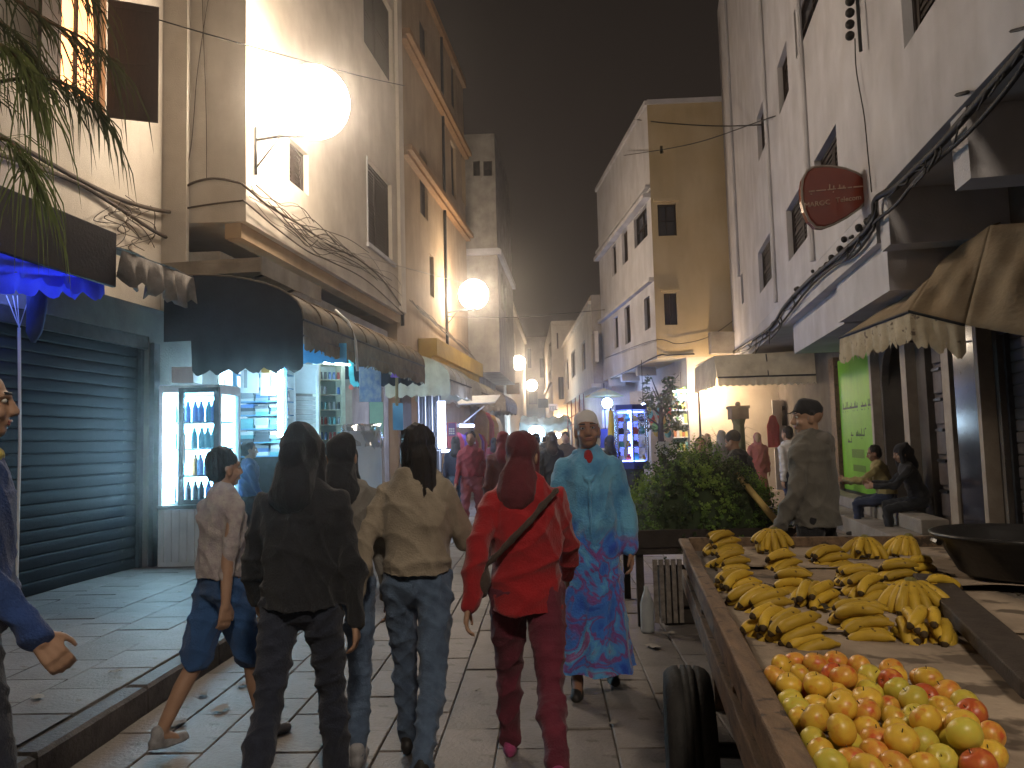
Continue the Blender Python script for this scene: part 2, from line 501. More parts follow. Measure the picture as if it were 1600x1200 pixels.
# ---------------------------------------------------------------- left: corner house with the lamp
root = thing('corner_house', 'bright plastered corner house overhanging the lit kiosk, street lamp on its wall', 'house', (-6.5, 14, 0))
pA = [(-10.5, 11), (lu(11), 11), (lu(19.58), 19.58), (-10.5, 19.58)]
fA0 = Fac(pA[0], pA[1]); fA = Fac(pA[1], pA[2])
hs = [hole_px(fA, 452, 482, 214, 282), hole_px(fA, 573, 612, 245, 378), hole_px(fA, 567, 612, -70, 62), hole_px(fA, 452, 484, -190, -70)]
house(root, pA, 4.93, 14.5, W_WARM, {1: hs})
for h in hs: window(root, fA, h, 'shut')
m = MB()
for h in hs[1:2]:
    m.fbox(fA, h[0] - 0.06, h[0] - 0.01, h[2], h[3], 0.003, 0.03); m.fbox(fA, h[0] - 0.1, h[1] + 0.1, h[2] - 0.10, h[2] - 0.01, 0.003, 0.07)
m.build('window_trim', W_GREY, root)
# soffit mouldings stepped under the overhang
m = MB()
m.fbox(fA, 0.05, fA.L - .05, 4.70, 4.928, -0.36, -0.10)
m.build('overhang_moulding', W_BROWN, root)
m = MB(); m.fbox(fA0, fA0.L - 1.24, fA0.L - 0.86, 0.0, 14.4, 0.003, 0.10); m.build('pilaster', W_WARM, root)
m = MB(); m.fbox(fA, fA.L - 0.45, fA.L - 0.02, 4.95, 14.4, 0.003, 0.09); m.build('corner_pilaster', W_WARM, root)
# ground floor with the open kiosk
fAg = Fac((gl(11.0), 11.0), (gl(19.5), 19.5))
m = MB()
sy = lambda y: (y - 11.0) * s
wall_side(m, fAg, 0.0, 4.49, [(sy(11.15), sy(16.75), 0.15, 3.2, 1.5), (sy(17.9), sy(19.1), 0.15, 3.0, 0.5)])
f2 = Fac((-10, 10.99), (gl(11.0), 11.0)); wall_side(m, f2, 0, 4.49)
f2 = Fac((gl(19.5), 19.5), (-10, 19.5)); wall_side(m, f2, 0, 4.49)
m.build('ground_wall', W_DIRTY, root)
m = MB(); m.fbox(fAg, sy(11.15) - .02, sy(16.75) + .02, 0.1, 3.25, -1.56, -1.502); m.build('kiosk_back_wall', W_GREY, root)
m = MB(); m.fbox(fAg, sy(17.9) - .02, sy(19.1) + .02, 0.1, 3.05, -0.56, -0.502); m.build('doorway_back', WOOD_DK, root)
roller(root, fAg, sy(17.95), sy(18.6), 0.15, 2.9, SHUT_L, depth=0.4, pitch=0.13)

# ---------------------------------------------------------------- left: tan house in the shade of the second lamp
root = thing('tall_house', 'tall tan house with wooden cornices, yellow light of the second lamp coloured into its ledge', 'house', (-6, 24, 0))
pB = [(-10.5, 19.62), (bu(19.62), 19.62), (bu(29.6), 29.6), (-10.5, 29.6)]
fB = Fac(pB[1], pB[2])
hs = [hole_px(fB, 655, 668, 232, 330), hole_px(fB, 704, 712, 218, 300), hole_px(fB, 720, 727, 232, 310), hole_px(fB, 655, 668, 20, 110), hole_px(fB, 704, 712, 90, 160), hole_px(fB, 671, 678, 395, 460)]
house(root, pB, 0.0, 16.0, W_BROWN, {1: hs})
for h in hs: window(root, fB, h, 'shut')
m = MB()
for z in (9.6, 12.9):
    m.fbox(fB, 0.7, fB.L, z, z + 0.16, 0.003, 0.30); m.fbox(fB, 0.72, fB.L, z - 0.12, z - 0.003, 0.003, 0.18)
m.fbox(fB, 0, fB.L, 15.7, 15.998, 0.003, 0.14)
m.build('cornice', mat('cornice_wood', (0.30, 0.17, 0.08), (0.20, 0.11, 0.05), 5, 0.7, 0.3, 30), root)
m = MB()
m.fbox(fB, 2.2, fB.L, 4.1, 4.6, 0.003, 0.55); m.fbox(fB, 2.2, fB.L, 3.7, 4.098, 0.003, 0.40)
m.build('ledge', W_LAMPLIT, root)
for k, u in enumerate((0.35, 5.9)):
    m = MB(); m.tube([fB.pt(u, 4.7, 0.06), fB.pt(u, 15.6, 0.06)], 0.05, 8); m.build('drain_pipe', METAL_DK, root)
# shop door with bars
m = MB(); m.fbox(fB, 0.2, 1.1, 0.15, 3.2, 0.003, 0.06); m.build('door', SHUT_R, root)

root = thing('gabled_house', 'grey house with two small square windows high on its end wall, beyond the tan house', 'house', (-5, 34, 0))
pC = [(-10.5, 30.8), (-1.76, 30.8), (-1.45, 38.0), (-10.5, 38.0)]
fC0 = Fac(pC[0], pC[1]); fC = Fac(pC[1], pC[2])
h0 = [hole_px(fC0, 739, 750, 251, 275), hole_px(fC0, 755, 769, 251, 275)]
h1 = [hole_px(fC, 782, 786, 420, 480), hole_px(fC, 789, 792, 445, 500)]
house(root, pC, 4.4, 14.3, W_DIRTY, {0: h0, 1: h1})
for h in h0: window(root, fC0, h, 'dark')
for h in h1: window(root, fC, h, 'shut')
m = MB(); m.prism([(-10.4, 31.0), (-2.7, 31.0), (-2.4, 37.9), (-10.4, 37.9)], 0, 4.398); m.build('ground_wall', W_DIRTY, root)
m = MB(); m.fbox(fC0, fC0.L - 1.5, fC0.L + .1, 9.2, 9.45, 0.003, 0.16); m.fbox(fC, 0, fC.L, 9.2, 9.45, 0.003, 0.16); m.build('ledge', W_GREY, root)

root = thing('long_house', 'far warm lit house front on the left side with the third lamp on its wall', 'house', (-5, 48, 0))
pD = [(-10.5, 38.2), (-2.02, 38.2), (-1.5, 62), (-10.5, 62)]
fD = Fac(pD[1], pD[2])
hs = [hole_px(fD, 797.5, 799.8, 500, 545), hole_px(fD, 803, 805, 520, 556)]
house(root, pD, 0.0, 9.8, W_WARM, {1: hs})
for h in hs: window(root, fD, h, 'shut')
m = MB(); m.fbox(fD, 0, fD.L, 9.5, 9.79, 0.003, 0.2); m.build('cornice', W_WARM, root)

root = thing('end_house', 'warm lit house closing the far end of the street behind the market tent', 'house', (-1, 76, 0))
pE = [(-6, 72), (6, 72), (6, 82), (-6, 82)]
fE = Fac(pE[0], pE[1])
hs = [hole_px(fE, 826, 840, 612, 632), hole_px(fE, 843, 850, 560, 590), hole_px(fE, 824, 830, 545, 575)]
house(root, pE, 0.0, 11.4, W_WARM, {0: hs})
for h in hs: window(root, fE, h, 'shut')
m = MB(); m.fbox(fE, 0, fE.L, 11.1, 11.395, 0.003, 0.25); m.build('cornice', W_WARM, root)

# ---------------------------------------------------------------- right: near white house
root = thing('white_house', 'tall white house with dark shuttered windows overhanging the right side, cables along its edge', 'house', (7, 10, 0))
pR = [(re(24.0), 24.0), (re(-4), -4), (11, -4), (11, 24.0)]
fR = Fac(pR[0], pR[1])
ry = lambda y: (24.0 - y) * math.sqrt(1 + 0.14 ** 2)
hs = [hole_px(fR, 1395, 1500, -190, 105), hole_px(fR, 1240, 1284, 20, 104), hole_px(fR, 1214, 1233, 106, 190),
      hole_px(fR, 1182, 1197, 186, 262), hole_px(fR, 1184, 1208, 396, 464), hole_px(fR, 1228, 1262, 330, 415),
      hole_px(fR, 1272, 1312, 252, 345), hole_px(fR, 1157, 1162, 430, 480)]
house(root, pR, 4.15, 15.2, W_GREY, {0: hs})
for k, h in enumerate(hs): window(root, fR, h, 'shut' if k != 1 else 'dark')
m = MB()
for (pl, yy, z0, z1) in ((1262, 200, 4.2, 15.0), (1206, 300, 4.2, 15.0), (1150, 300, 6.0, 15.0)):
    m = MB(); u, _ = fR.uz(pl, yy); m.tube([fR.pt(u, z0, 0.04), fR.pt(u, z1, 0.04)], 0.045, 8); m.build('drain_pipe', W_GREY, root)
m = MB()
m.fbox(fR, 0.003, ry(8.6), 3.66, 4.148, -1.3, -0.002)
m.build('overhang_edge', W_GREY, root)
m = MB()
m.fbox(fR, ry(10.97), ry(8.6), 3.12, 3.658, -1.3, -0.10)
m.fbox(fR, ry(14.85), ry(10.975), 3.10, 3.656, -1.3, -0.17)
m.build('overhang_fascia', W_GREY, root)
for yb in (8.55, 6.45, 4.4, 2.2):
    m = MB(); m.fbox(fR, ry(yb), ry(yb - 0.32), 3.55, 4.147, -1.3, -0.03); m.build('soffit_beam', W_GREY, root)
# ground floor
fRg = Fac((rg(23.5), 23.5), (rg(-4), -4))
gy = lambda y: (23.5 - y) * math.sqrt(1 + 0.14 ** 2)
H_sh = (gy(8.6), gy(4.2), 0.02, 2.75); H_arch = (gy(12.9), gy(11.55), 0.45, 3.0, 0.5); H_carv = (gy(10.85), gy(9.9), 0.30, 2.9)
m = MB()
wall_side(m, fRg, 0.0, 4.16, [H_sh, H_arch, H_carv])
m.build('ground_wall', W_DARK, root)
roller(root, fRg, *H_sh[:4], SHUT_R, pitch=0.125, label='brown grey roller shutter, closed')
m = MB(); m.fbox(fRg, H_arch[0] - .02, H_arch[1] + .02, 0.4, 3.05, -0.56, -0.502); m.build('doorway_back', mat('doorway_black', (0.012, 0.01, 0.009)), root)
# arch head over the dark doorway
m = MB(); uc = (H_arch[0] + H_arch[1]) / 2; rad = (H_arch[1] - H_arch[0]) / 2; zs_ = 3.0 - rad
for i in range(12):
    a0 = math.pi * i / 12; a1 = math.pi * (i + 1) / 12
    q = [(uc + rad * math.cos(a0), zs_ + rad * math.sin(a0)), (uc + rad * math.cos(a1), zs_ + rad * math.sin(a1))]
    m.add([fRg.pt(q[0][0], q[0][1], .004), fRg.pt(q[0][0], 3.0, .004), fRg.pt(q[1][0], 3.0, .004), fRg.pt(q[1][0], q[1][1], .004),
           fRg.pt(q[0][0], q[0][1], -.1), fRg.pt(q[0][0], 3.0, -.1), fRg.pt(q[1][0], 3.0, -.1), fRg.pt(q[1][0], q[1][1], -.1)],
          [(0, 1, 2, 3), (0, 3, 7, 4), (4, 7, 6, 5)])
m.build('arch_head', W_DARK, root)
# carved double door with raised panels
m = MB(); m.fbox(fRg, H_carv[0] + .003, H_carv[1] - .003, .303, 2.897, -0.15, -0.10)
CARV = mat('door_greyed_wood', (0.13, 0.11, 0.105), (0.085, 0.07, 0.066), 6, 0.6, 0.2, 40)
dr = m.build('door', CARV, root, label='carved greyish door with rows of raised panels')
m = MB(); um = (H_carv[0] + H_carv[1]) / 2
pm = []
for r_ in range(6):
    for c_ in range(2):
        u0 = H_carv[0] + 0.08 + c_ * (um - H_carv[0] - 0.02); z0 = 0.42 + r_ * 0.41
        pnl = MB(); pnl.fbox(fRg, u0, u0 + 0.32, z0, z0 + 0.30, -0.0985, -0.06); pnl.build('door_panel', CARV, dr, bevel=0.012)
        st = MB(); st.fbox(fRg, u0 + 0.02, u0 + 0.30, z0 + 0.31, z0 + 0.345, -0.0985, -0.04); st.build('door_panel', METAL_DK, dr)
CREAM = mat('cream_stone', (0.36, 0.31, 0.25), (0.26, 0.22, 0.18), 5, 0.7, 0.2, 40)
for ya, yb, zz in ((9.86, 9.62, 3.1), (11.45, 11.22, 3.0), (13.12, 13.0, 2.9)):
    m = MB(); m.fbox(fRg, gy(ya), gy(yb), 0.0, zz, 0.003, 0.14); m.build('door_jamb', CREAM, root)
MARB = mat('black_marble', (0.03, 0.032, 0.05), (0.012, 0.012, 0.02), 7, 0.12, spots=(0.10, 0.10, 0.12), spot_scale=26, spot_amt=0.64, spec=0.6)
m = MB(); m.fbox(fRg, gy(9.52), gy(8.82), 0.0, 3.4, 0.003, 0.12); m.build('marble_pillar', MARB, root)
m = MB(); m.fbox(fRg, gy(8.80), gy(8.70), 0.0, 3.4, 0.003, 0.16); m.build('door_jamb', CREAM, root)
for k, (a, b, h, o) in enumerate(((16.3, 9.7, 0.26, 0.85), (16.2, 9.9, 0.45, 0.48))):
    m = MB(); m.fbox(fRg, gy(a), gy(b), 0.0 if k == 0 else 0.262, h, 0.15, o); m.build('door_step', W_DIRTY, root, bevel=0.015)
# grubby timber frame round the green panel
m = MB(); m.fbox(fRg, gy(16.15), gy(15.72), 0.46, 3.1, 0.003, 0.12); m.build('timber_post', WOOD_MID, root)

# ---------------------------------------------------------------- right: ochre house
root = thing('ochre_house', 'four storey house with an ochre end wall and a white street front at the bend', 'house', (5, 28, 0))
pY = [(2.5, 32.5), (3.54, 24.0), (7.6, 24.0), (7.6, 32.5)]
fY = Fac(pY[0], pY[1]); fY0 = Fac(pY[1], pY[2])
hs = [hole_px(fY, 955, 963, 388, 435), hole_px(fY, 971, 981, 366, 417), hole_px(fY, 990, 1012, 343, 391),
      hole_px(fY, 958, 966, 498, 547), hole_px(fY, 975, 985, 482, 540), hole_px(fY, 1006, 1016, 468, 518)]
h0 = [hole_px(fY0, 1027, 1057, 319, 369), hole_px(fY0, 1037, 1058, 458, 508), hole_px(fY0, 1031, 1036, 228, 240)]
house(root, pY, 4.05, 12.35, [W_YEL, W_GREY], {0: hs, 1: h0}, side_mat={0: 1})
for k, h in enumerate(hs): window(root, fY, h, 'glazed' if k == 2 else 'shut')
window(root, fY0, h0[0], 'glazed'); window(root, fY0, h0[1], 'shut')
m = MB(); h = h0[0]
m.fbox(fY0, h[0] - 0.12, h[1] + 0.1, h[3] + 0.06, h[3] + 0.16, 0.003, 0.12); m.build('window_hood', W_YEL, root); m = MB(); m.fbox(fY0, h0[1][0] - .1, h0[1][1] + .1, h0[1][3] + .05, h0[1][3] + .13, 0.003, 0.10)
m.build('window_hood', W_YEL, root)
wo = None
m = MB()
for (px, py, hh, oo) in ((1013, 292, 0.10, 0.16), (1013, 306, 0.14, 0.24), (1023, 432, 0.12, 0.16)):
    _, z = fY.uz(px, py); m.fbox(fY, 0.0, fY.L, z - hh, z, 0.003, oo)
m.build('string_course', W_GREY, root)
m = MB(); m.fbox(fY, 0, fY.L, 12.2, 12.345, 0.003, 0.08); m.fbox(fY0, 0.0, fY0.L, 12.2, 12.345, 0.003, 0.08); m.build('roof_edge', W_GREY, root)
fYg = Fac((3.75, 32.0), (4.45, 24.02)); fYg0 = Fac((4.45, 24.02), (7.6, 24.02))
m = MB()
wall_side(m, fYg, 0.0, 4.05, [(2.6, fYg.L - 0.35, 0.0, 3.15, 1.2)])
wall_side(m, fYg0, 0.0, 4.05, [])
m.build('ground_wall', [W_WARM], root)
m = MB(); m.fbox(fYg, 2.58, fYg.L - 0.33, 0, 3.2, -1.26, -1.202); m.build('shop_back_wall', W_GREY, root)
# ochre house soffit brackets
for u in (0.8, 3.2, 5.6):
    m = MB(); m.fbox(fY, u, u + 0.25, 3.75, 4.048, -0.7, -0.03); m.build('soffit_bracket', W_GREY, root)

root = thing('low_house', 'low two storey house with four tall dark windows beyond the ochre house', 'house', (3, 40, 0))
pM = [(1.27, 48), (2.1, 32.6), (5.5, 32.6), (5.5, 48)]
fM = Fac(pM[0], pM[1]); fM0 = Fac(pM[1], pM[2])
hs = [hole_px(fM, 923, 929.5, 524, 571), hole_px(fM, 908.5, 915, 538, 582), hole_px(fM, 892, 899, 553, 593), hole_px(fM, 883.8, 888.5, 566, 612)]
house(root, pM, 3.95, 7.75, [W_WARM, W_DIRTY], {0: hs}, side_mat={1: 1})
for h in hs: window(root, fM, h, 'shut')
m = MB(); m.fbox(fM, 0, fM.L, 3.8, 3.948, -0.3, 0.10); m.fbox(fM, 0, fM.L, 7.35, 7.5, 0.003, 0.14); m.build('ledge', W_WARM, root)
m = MB(); m.prism([(2.0, 47.9), (2.9, 33.0), (5.5, 33.0), (5.5, 47.9)], 0, 3.949); m.build('ground_wall', W_WARM, root)

root = thing('far_house', 'narrow far house with a stepped roofline on the right of the street end', 'house', (1.5, 56, 0))
pF = [(0.0, 66), (0.55, 50), (4.5, 50), (4.5, 66)]
fF = Fac(pF[0], pF[1]); fF0 = Fac(pF[1], pF[2])
hs = [hole_px(fF0, 872, 881, 589, 624), hole_px(fF0, 869.5, 872.5, 520, 545)]
h1 = [hole_px(fF, 858, 861, 540, 565), hole_px(fF, 858, 861.5, 583, 606)]
house(root, pF, 0.0, 9.4, W_WARM, {0: h1, 1: hs})
for h in hs: window(root, fF0, h, 'shut')
for h in h1: window(root, fF, h, 'shut')
m = MB(); m.fbox(fF0, 0, fF0.L, 9.1, 9.39, 0.003, 0.2); m.fbox(fF, 0, fF.L, 5.4, 5.6, 0.003, 0.15); m.build('cornice', W_WARM, root)

# ================================================================== GROUND
ROAD = mat('road_grout', (0.13, 0.118, 0.105), (0.08, 0.073, 0.066), 4, 0.9, 0.3, 60)
PAVER = mat('paver_stone', (0.225, 0.20, 0.182), (0.145, 0.128, 0.115), 3.5, 0.55, 0.35, 45, rnd=0.16, spots=(0.10, 0.085, 0.07), spot_scale=8, spot_amt=0.60, spec=0.35)
SLAB = mat('pavement_slab', (0.225, 0.215, 0.207), (0.15, 0.143, 0.138), 3.0, 0.6, 0.35, 45, rnd=0.12, spots=(0.14, 0.12, 0.10), spot_scale=7, spot_amt=0.62)
KERB = mat('kerb_granite', (0.12, 0.105, 0.095), (0.06, 0.052, 0.047), 8, 0.6, 0.4, 50, rnd=0.2)
ground = MB().box((-18, -10, -0.3), (18, 112, -0.006)).build('ground', ROAD); tag(ground, kind='structure')
road = MB().box((-2.4, -8, -0.2), (14, 110, 0.0)).build('road', ROAD); tag(road, kind='structure')
pvm = MB().box((-12, -8, -0.2), (-2.56, 110, 0.142)).build('pavement', ROAD); tag(pvm, kind='structure')

def bevel_slab(w, l, h, b):
    m = MB()
    m.add([(0,0,-h),(w,0,-h),(w,l,-h),(0,l,-h),(0,0,-b),(w,0,-b),(w,l,-b),(0,l,-b),(b,b,0),(w-b,b,0),(w-b,l-b,0),(b,l-b,0)],
          [(0,1,5,4),(1,2,6,5),(2,3,7,6),(3,0,4,7),(4,5,9,8),(5,6,10,9),(6,7,11,10),(7,4,8,11),(8,9,10,11)])
    return m
pw, plg = 0.30, 0.55
me_p = bevel_slab(pw - 0.007, plg - 0.007, 0.03, 0.005).mesh('paver', PAVER)
cells = []
for j in range(-1, 60):
    for i in range(44):
        x = -2.39 + i * pw; y = 2.6 + j * plg + (plg / 2 if i % 2 else 0)
        if x + pw > rg(y) - 0.02: continue
        cells.append((x, y))
def in_view(x, y, mx=0):
    return y > 2.7 and abs((x - 0.045 * y)) < 0.70 * y + 0.4
vis = [c for c in cells if in_view(*c)]
def shows(c):  # projected size, and off the part hidden under the fruit cart
    pen = 3.0 if (c[0] > 0.55 and c[1] < 6.5) else 1.0
    return (c[1] ** 3) * pen
vis.sort(key=shows)
first = vis[:300]; fs_ = set(first)
for (x, y) in first:
    o = link_mesh('paver', me_p, road)
    o.location = (x + random.uniform(-.002, .002), y + random.uniform(-.002, .002), 0.016 + random.uniform(-.004, .004))
    o.rotation_euler = (random.uniform(-.006, .006), random.uniform(-.008, .008), random.uniform(-.004, .004))
m = MB()
for (x, y) in cells:
    if (x, y) in fs_: continue
    z = 0.014 + random.uniform(-.003, .003)
    b = len(m.v); w = pw - 0.01; l = plg - 0.01
    m.add([(x,y,z),(x+w,y,z),(x+w,y+l,z),(x,y+l,z),(x,y,z-.02),(x+w,y,z-.02),(x+w,y+l,z-.02),(x,y+l,z-.02)], [(0,1,2,3),(0,4,5,1),(1,5,6,2),(2,6,7,3),(3,7,4,0)])
for j in range(120):
    for i in range(24):
        x = -2.39 + i * 0.45; y = 36.2 + j * 0.6
        m.add([(x,y,.012),(x+.43,y,.012),(x+.43,y+.58,.012),(x,y+.58,.012)], [(0,1,2,3)])
o = m.build('paver', PAVER, road); tag(o, kind='stuff')
me_s = bevel_slab(0.420, 0.420, 0.03, 0.004).mesh('paving_slab', SLAB)
n = 0; rest = MB()
for j in range(80):
    for i in range(8):
        x = -2.58 - 0.425 * (i + 1); y = 3.3 + j * 0.425 + (0.2 if i % 2 else 0)
        if x < gl(y) - 0.3 and x < -5.5: continue
        if n < 290 and in_view(x, y):
            n += 1
            o = link_mesh('paving_slab', me_s, pvm)
            o.location = (x, y, 0.158 + random.uniform(-.003, .003)); o.rotation_euler = (random.uniform(-.005, .005), random.uniform(-.006, .006), 0)
        else:
            z = 0.156
            rest.add([(x,y,z),(x+.415,y,z),(x+.415,y+.415,z),(x,y+.415,z)], [(0,1,2,3)])
o = rest.build('paving_slab', SLAB, pvm); tag(o, kind='stuff')
me_k = bevel_slab(0.15, 0.985, 0.17, 0.02).mesh('kerb_stone', KERB)
for j in range(40):
    o = link_mesh('kerb_stone', me_k, pvm); o.location = (-2.555 + random.uniform(-.006, .006), 1.6 + j, 0.160 + random.uniform(-.004, .004))
    o.rotation_euler = (0, random.uniform(-.01, .01), random.uniform(-.004, .004))
# ================================================================== STREET LAMPS
LAMP = glow('lamp_globe', (1.0, 0.83, 0.64), 34.0)
LAMP2 = glow('lamp_globe_whiter', (1.0, 0.85, 0.68), 84.0)
HOODM = mat('hood_enamel', (.78, .76, .72), None, 5, .45)
def street_lamp(label, wall_pt, globe, group='globe lamps on wall brackets', r=.50, hood=False, k=1.0, lm=None):
    g = Vector(globe); w = Vector(wall_pt)
    t = thing('street_lamp', label, 'lamp', (w.x, w.y, g.z - 0.55), 0, group)
    m = MB(); zb = g.z - 0.54 * k
    m.tube([Vector((w.x, w.y, zb - 0.06)), Vector((w.x * .6 + g.x * .4, w.y * .6 + g.y * .4, zb)), Vector((g.x, g.y, zb + 0.01))], 0.025, 8)
    m.tube([Vector((w.x, w.y, zb - 0.6)), Vector((w.x, w.y, zb + 0.15))], 0.022, 8)
    m.tube([Vector((w.x, w.y, zb - 0.5)), Vector((w.x * .6 + g.x * .4, w.y * .6 + g.y * .4, zb - 0.03))], 0.014, 6)
    m.build('bracket', METAL_DK, t, smooth=True)
    m = MB(); m.lathe([(0.02, -0.54), (0.10, -0.53), (0.12, -0.48), (0.13, -0.43), (0.02, -0.43)], 16, Matrix.Translation(g) @ Matrix.Scale(k, 4)); m.build('lamp_base', METAL_DK, t)
    if hood:
        m = MB(); m.lathe([(.03, .54), (.16, .53), (.46, .30), (.57, .14), (.565, .125), (.47, .26), (.15, .50), (.0, .51)], 36, Matrix.Translation(g) @ Matrix.Scale(k, 4)); m.build('lamp_hood', HOODM, t, smooth=True)
    m = MB(); m.ball(g, r * k, 28); m.build('globe', lm or LAMP, t, smooth=True)  # globe enlarged, the glare of the lamp is put into its size
    return t
EL = lambda px, py, y: AY(px, py, y)
w1 = fA.at(400, 232, 0.03)
street_lamp('glaring globe lamp on an arm over the corner house wall, the biggest one', (w1.x, w1.y, 0), AY(490, 160, w1.y + 0.1), r=.55)
w2 = fB.at(697, 487, 0.03)
street_lamp('second globe lamp along the left row, on the tan house', (w2.x, w2.y, 0), AY(740, 460, w2.y))
w3 = fD.at(798, 590, 0.03)
street_lamp('third globe lamp, above the brown sign board far down the street', (w3.x, w3.y, 0), AY(810, 567, w3.y), k=.8)
street_lamp('smallest globe lamp, just in front of the end house', (-1.58, 60.0, 0), AY(831, 602, 60.0), k=.85)
street_lamp('globe lamp on the white house wall behind the photographer', (re(-3.2), -3.2, 0), (re(-3.2) - .95, -3.2, 6.5), r=.36, hood=False, lm=LAMP2)
# ================================================================== AWNINGS AND SHOP FRONTS
CANVAS_BR = mat('canvas_brown', (0.24, 0.185, 0.13), (0.14, 0.105, 0.075), 5, 0.85, 0.35, 30, transl=0.12, streak=0.2)
CANVAS_DK = mat('canvas_dark_side', (0.024, 0.027, 0.038), (0.015, 0.017, 0.025), 4, 0.9, 0.3, 30, transl=0.05)
CANVAS_CR = mat('canvas_cream', (0.60, 0.56, 0.44), (0.45, 0.41, 0.32), 4, 0.8, 0.25, 30, transl=0.2, streak=0.15)
CANVAS_GR = mat('canvas_sage', (0.50, 0.56, 0.46), (0.38, 0.42, 0.35), 4, 0.8, 0.25, 30, transl=0.25, streak=0.12)
CANVAS_GY = mat('canvas_grey_torn', (0.36, 0.32, 0.29), (0.20, 0.175, 0.16), 6, 0.9, 0.4, 30, transl=0.12, streak=0.25)
CANVAS_BLUE = mat('canvas_blue', (0.10, 0.14, 0.75), (0.07, 0.10, 0.6), 3, 0.8, 0.2, 30, transl=0.55)
HOOD = mat('hood_plum', (0.030, 0.022, 0.028), (0.020, 0.015, 0.019), 4, 0.7, 0.2, 30)
TUBE_W = glow('tube_cold_white', (0.42, 0.76, 1.0), 58.0)
PANEL_C = glow('fridge_light', (0.30, 0.68, 1.0), 12.0)
LED_B = glow('led_blue', (0.12, 0.20, 1.0), 22.0)
LED_W = glow('led_white', (0.55, 0.68, 1.0), 90.0)

def scallop(fn_top, fn_out, L, h, n_sc, amp, mb, nseg=6, wob=0.0, seed=0, mi=0):
    """hanging strip with a scalloped lower edge: fn(u) gives the top point; drops by h"""
    rr = random.Random(seed); N = n_sc * nseg
    pts = []
    for i in range(N + 1):
        t = i / N; top = fn_top(t)
        o = fn_out * (wob * math.sin(i * 0.9 + seed) + wob * 0.6 * math.sin(i * 0.37))
        d = h - amp + amp * abs(math.sin(math.pi * t * n_sc)) * (0.75 + 0.5 * rr.random() if wob > 0.02 else 1)
        pts.append((top, top + o * 0.5 - Vector((0, 0, d * 0.5)), top + o - Vector((0, 0, d))))
    b = len(mb.v)
    for p in pts: mb.v += [tuple(q) for q in p]
    for i in range(N):
        for k in (0, 1):
            mb.f.append((b + i*3 + k, b + i*3 + k + 1, b + (i+1)*3 + k + 1, b + (i+1)*3 + k)); mb.m.append(mi)

def barrel_awning(label, front0, front1, proj, zt, zf, band, val, m_top, m_side=None, m_val=None, ribs=6, n_sc=14, side_drop=0.0, group=None, side_cover=0.8, sag=0.012):
    f0 = Vector(front0); f1 = Vector(front1); u = (f1 - f0).normalized(); n = Vector((u.y, -u.x)); L = (f1 - f0).length
    U = Vector((u.x, u.y, 0)); Nn = Vector((n.x, n.y, 0)); O = Vector((f0.x, f0.y, 0)) - Nn * proj
    P = lambda s, o, z: O + U * s + Nn * o + Vector((0, 0, z))
    t = thing('awning', label, 'awning', (f0.x, f0.y, 0), 0, group)
    H = zt - zf
    def prof(q):
        a = q * math.pi / 2; return proj * math.sin(a) ** 0.9, zf + H * (math.cos(a) ** 0.9 if q < 1 else 0)
    m = MB(); nu_ = ribs * 6
    def fn(a, q):
        o, z = prof(q); dip = sag * math.sin(math.pi * ((a * ribs) % 1.0 if a < 1 else 0)) * math.sin(q * math.pi)
        return P(a * L, o - dip * .4, z - dip + 0.006 * math.sin(a * 37 + q * 9))
    m.grid(fn, nu_, 12)
    m.build('canopy', m_top, t, smooth=True)
    for k in range(ribs + 1):
        m = MB(); a = k / ribs
        m.tube([P(a * L, *[prof(q / 10)[0] + 0.008, prof(q / 10)[1] + 0.008]) for q in range(11)], 0.011, 5)
        m.build('rib', m_top, t, smooth=True)
    m = MB(); m.tube([P(0, proj, zf), P(L, proj, zf)], 0.018, 6); m.tube([P(0, proj, zf - band), P(L, proj, zf - band)], 0.012, 6)
    m.build('front_bar', METAL_DK, t)
    m = MB()
    if band > 0: m.grid(lambda a, q: P(a * L, proj + 0.004 + 0.012 * math.sin(a * 21) * q, zf - q * band), 40, 3)
    m.build('fascia', m_top, t, smooth=True)
    m = MB(); scallop(lambda tt: P(tt * L, proj + 0.012, zf - band), Nn, L, val, n_sc, 0.05, m, wob=0.025, seed=3)
    m.build('valance', m_val or m_top, t, smooth=True)
    for s_ in (0.0, L):
        m = MB(); b = [P(s_, *prof(q / 10)) for q in range(11)]
        vs = b + [P(s_, prof(q / 10)[0], zf - band) for q in range(11)]
        m.add(vs, [(i, i + 1, 12 + i, 11 + i) for i in range(10)])
        m.build('side_panel', m_side or m_top, t)
        m = MB(); d = side_drop if s_ == 0 and side_drop else val
        scallop(lambda tt: P(s_, proj * (1 - side_cover) * (1 if s_ == 0 else 1) + tt * proj * side_cover, zf - band), -U, proj, d, 6, 0.06, m, wob=0.03, seed=5)
        m.build('side_valance', m_side or m_val or m_top, t, smooth=True)
    return t

# dark hood box over the closed shutter
t = thing('shop_hood', 'dark plum hood box over the closed shutter at the left edge, straight sided', 'hood', (-4.5, 6, 3.2))
fH = Fac((-4.62, 3.9), (-4.30, 7.5))
m = MB(); m.fbox(fH, 0, fH.L, 3.22, 3.78, -0.05, 0.0); m.build('fascia', HOOD, t, bevel=0.01)
m = MB(); m.fbox(fH, 0, fH.L, 3.74, 3.775, -0.80, -0.052); m.build('hood_top', HOOD, t)
m = MB(); m.fbox(fH, fH.L - 0.04, fH.L - .002, 3.25, 3.738, -0.80, -0.053); m.build('end_panel', HOOD, t)
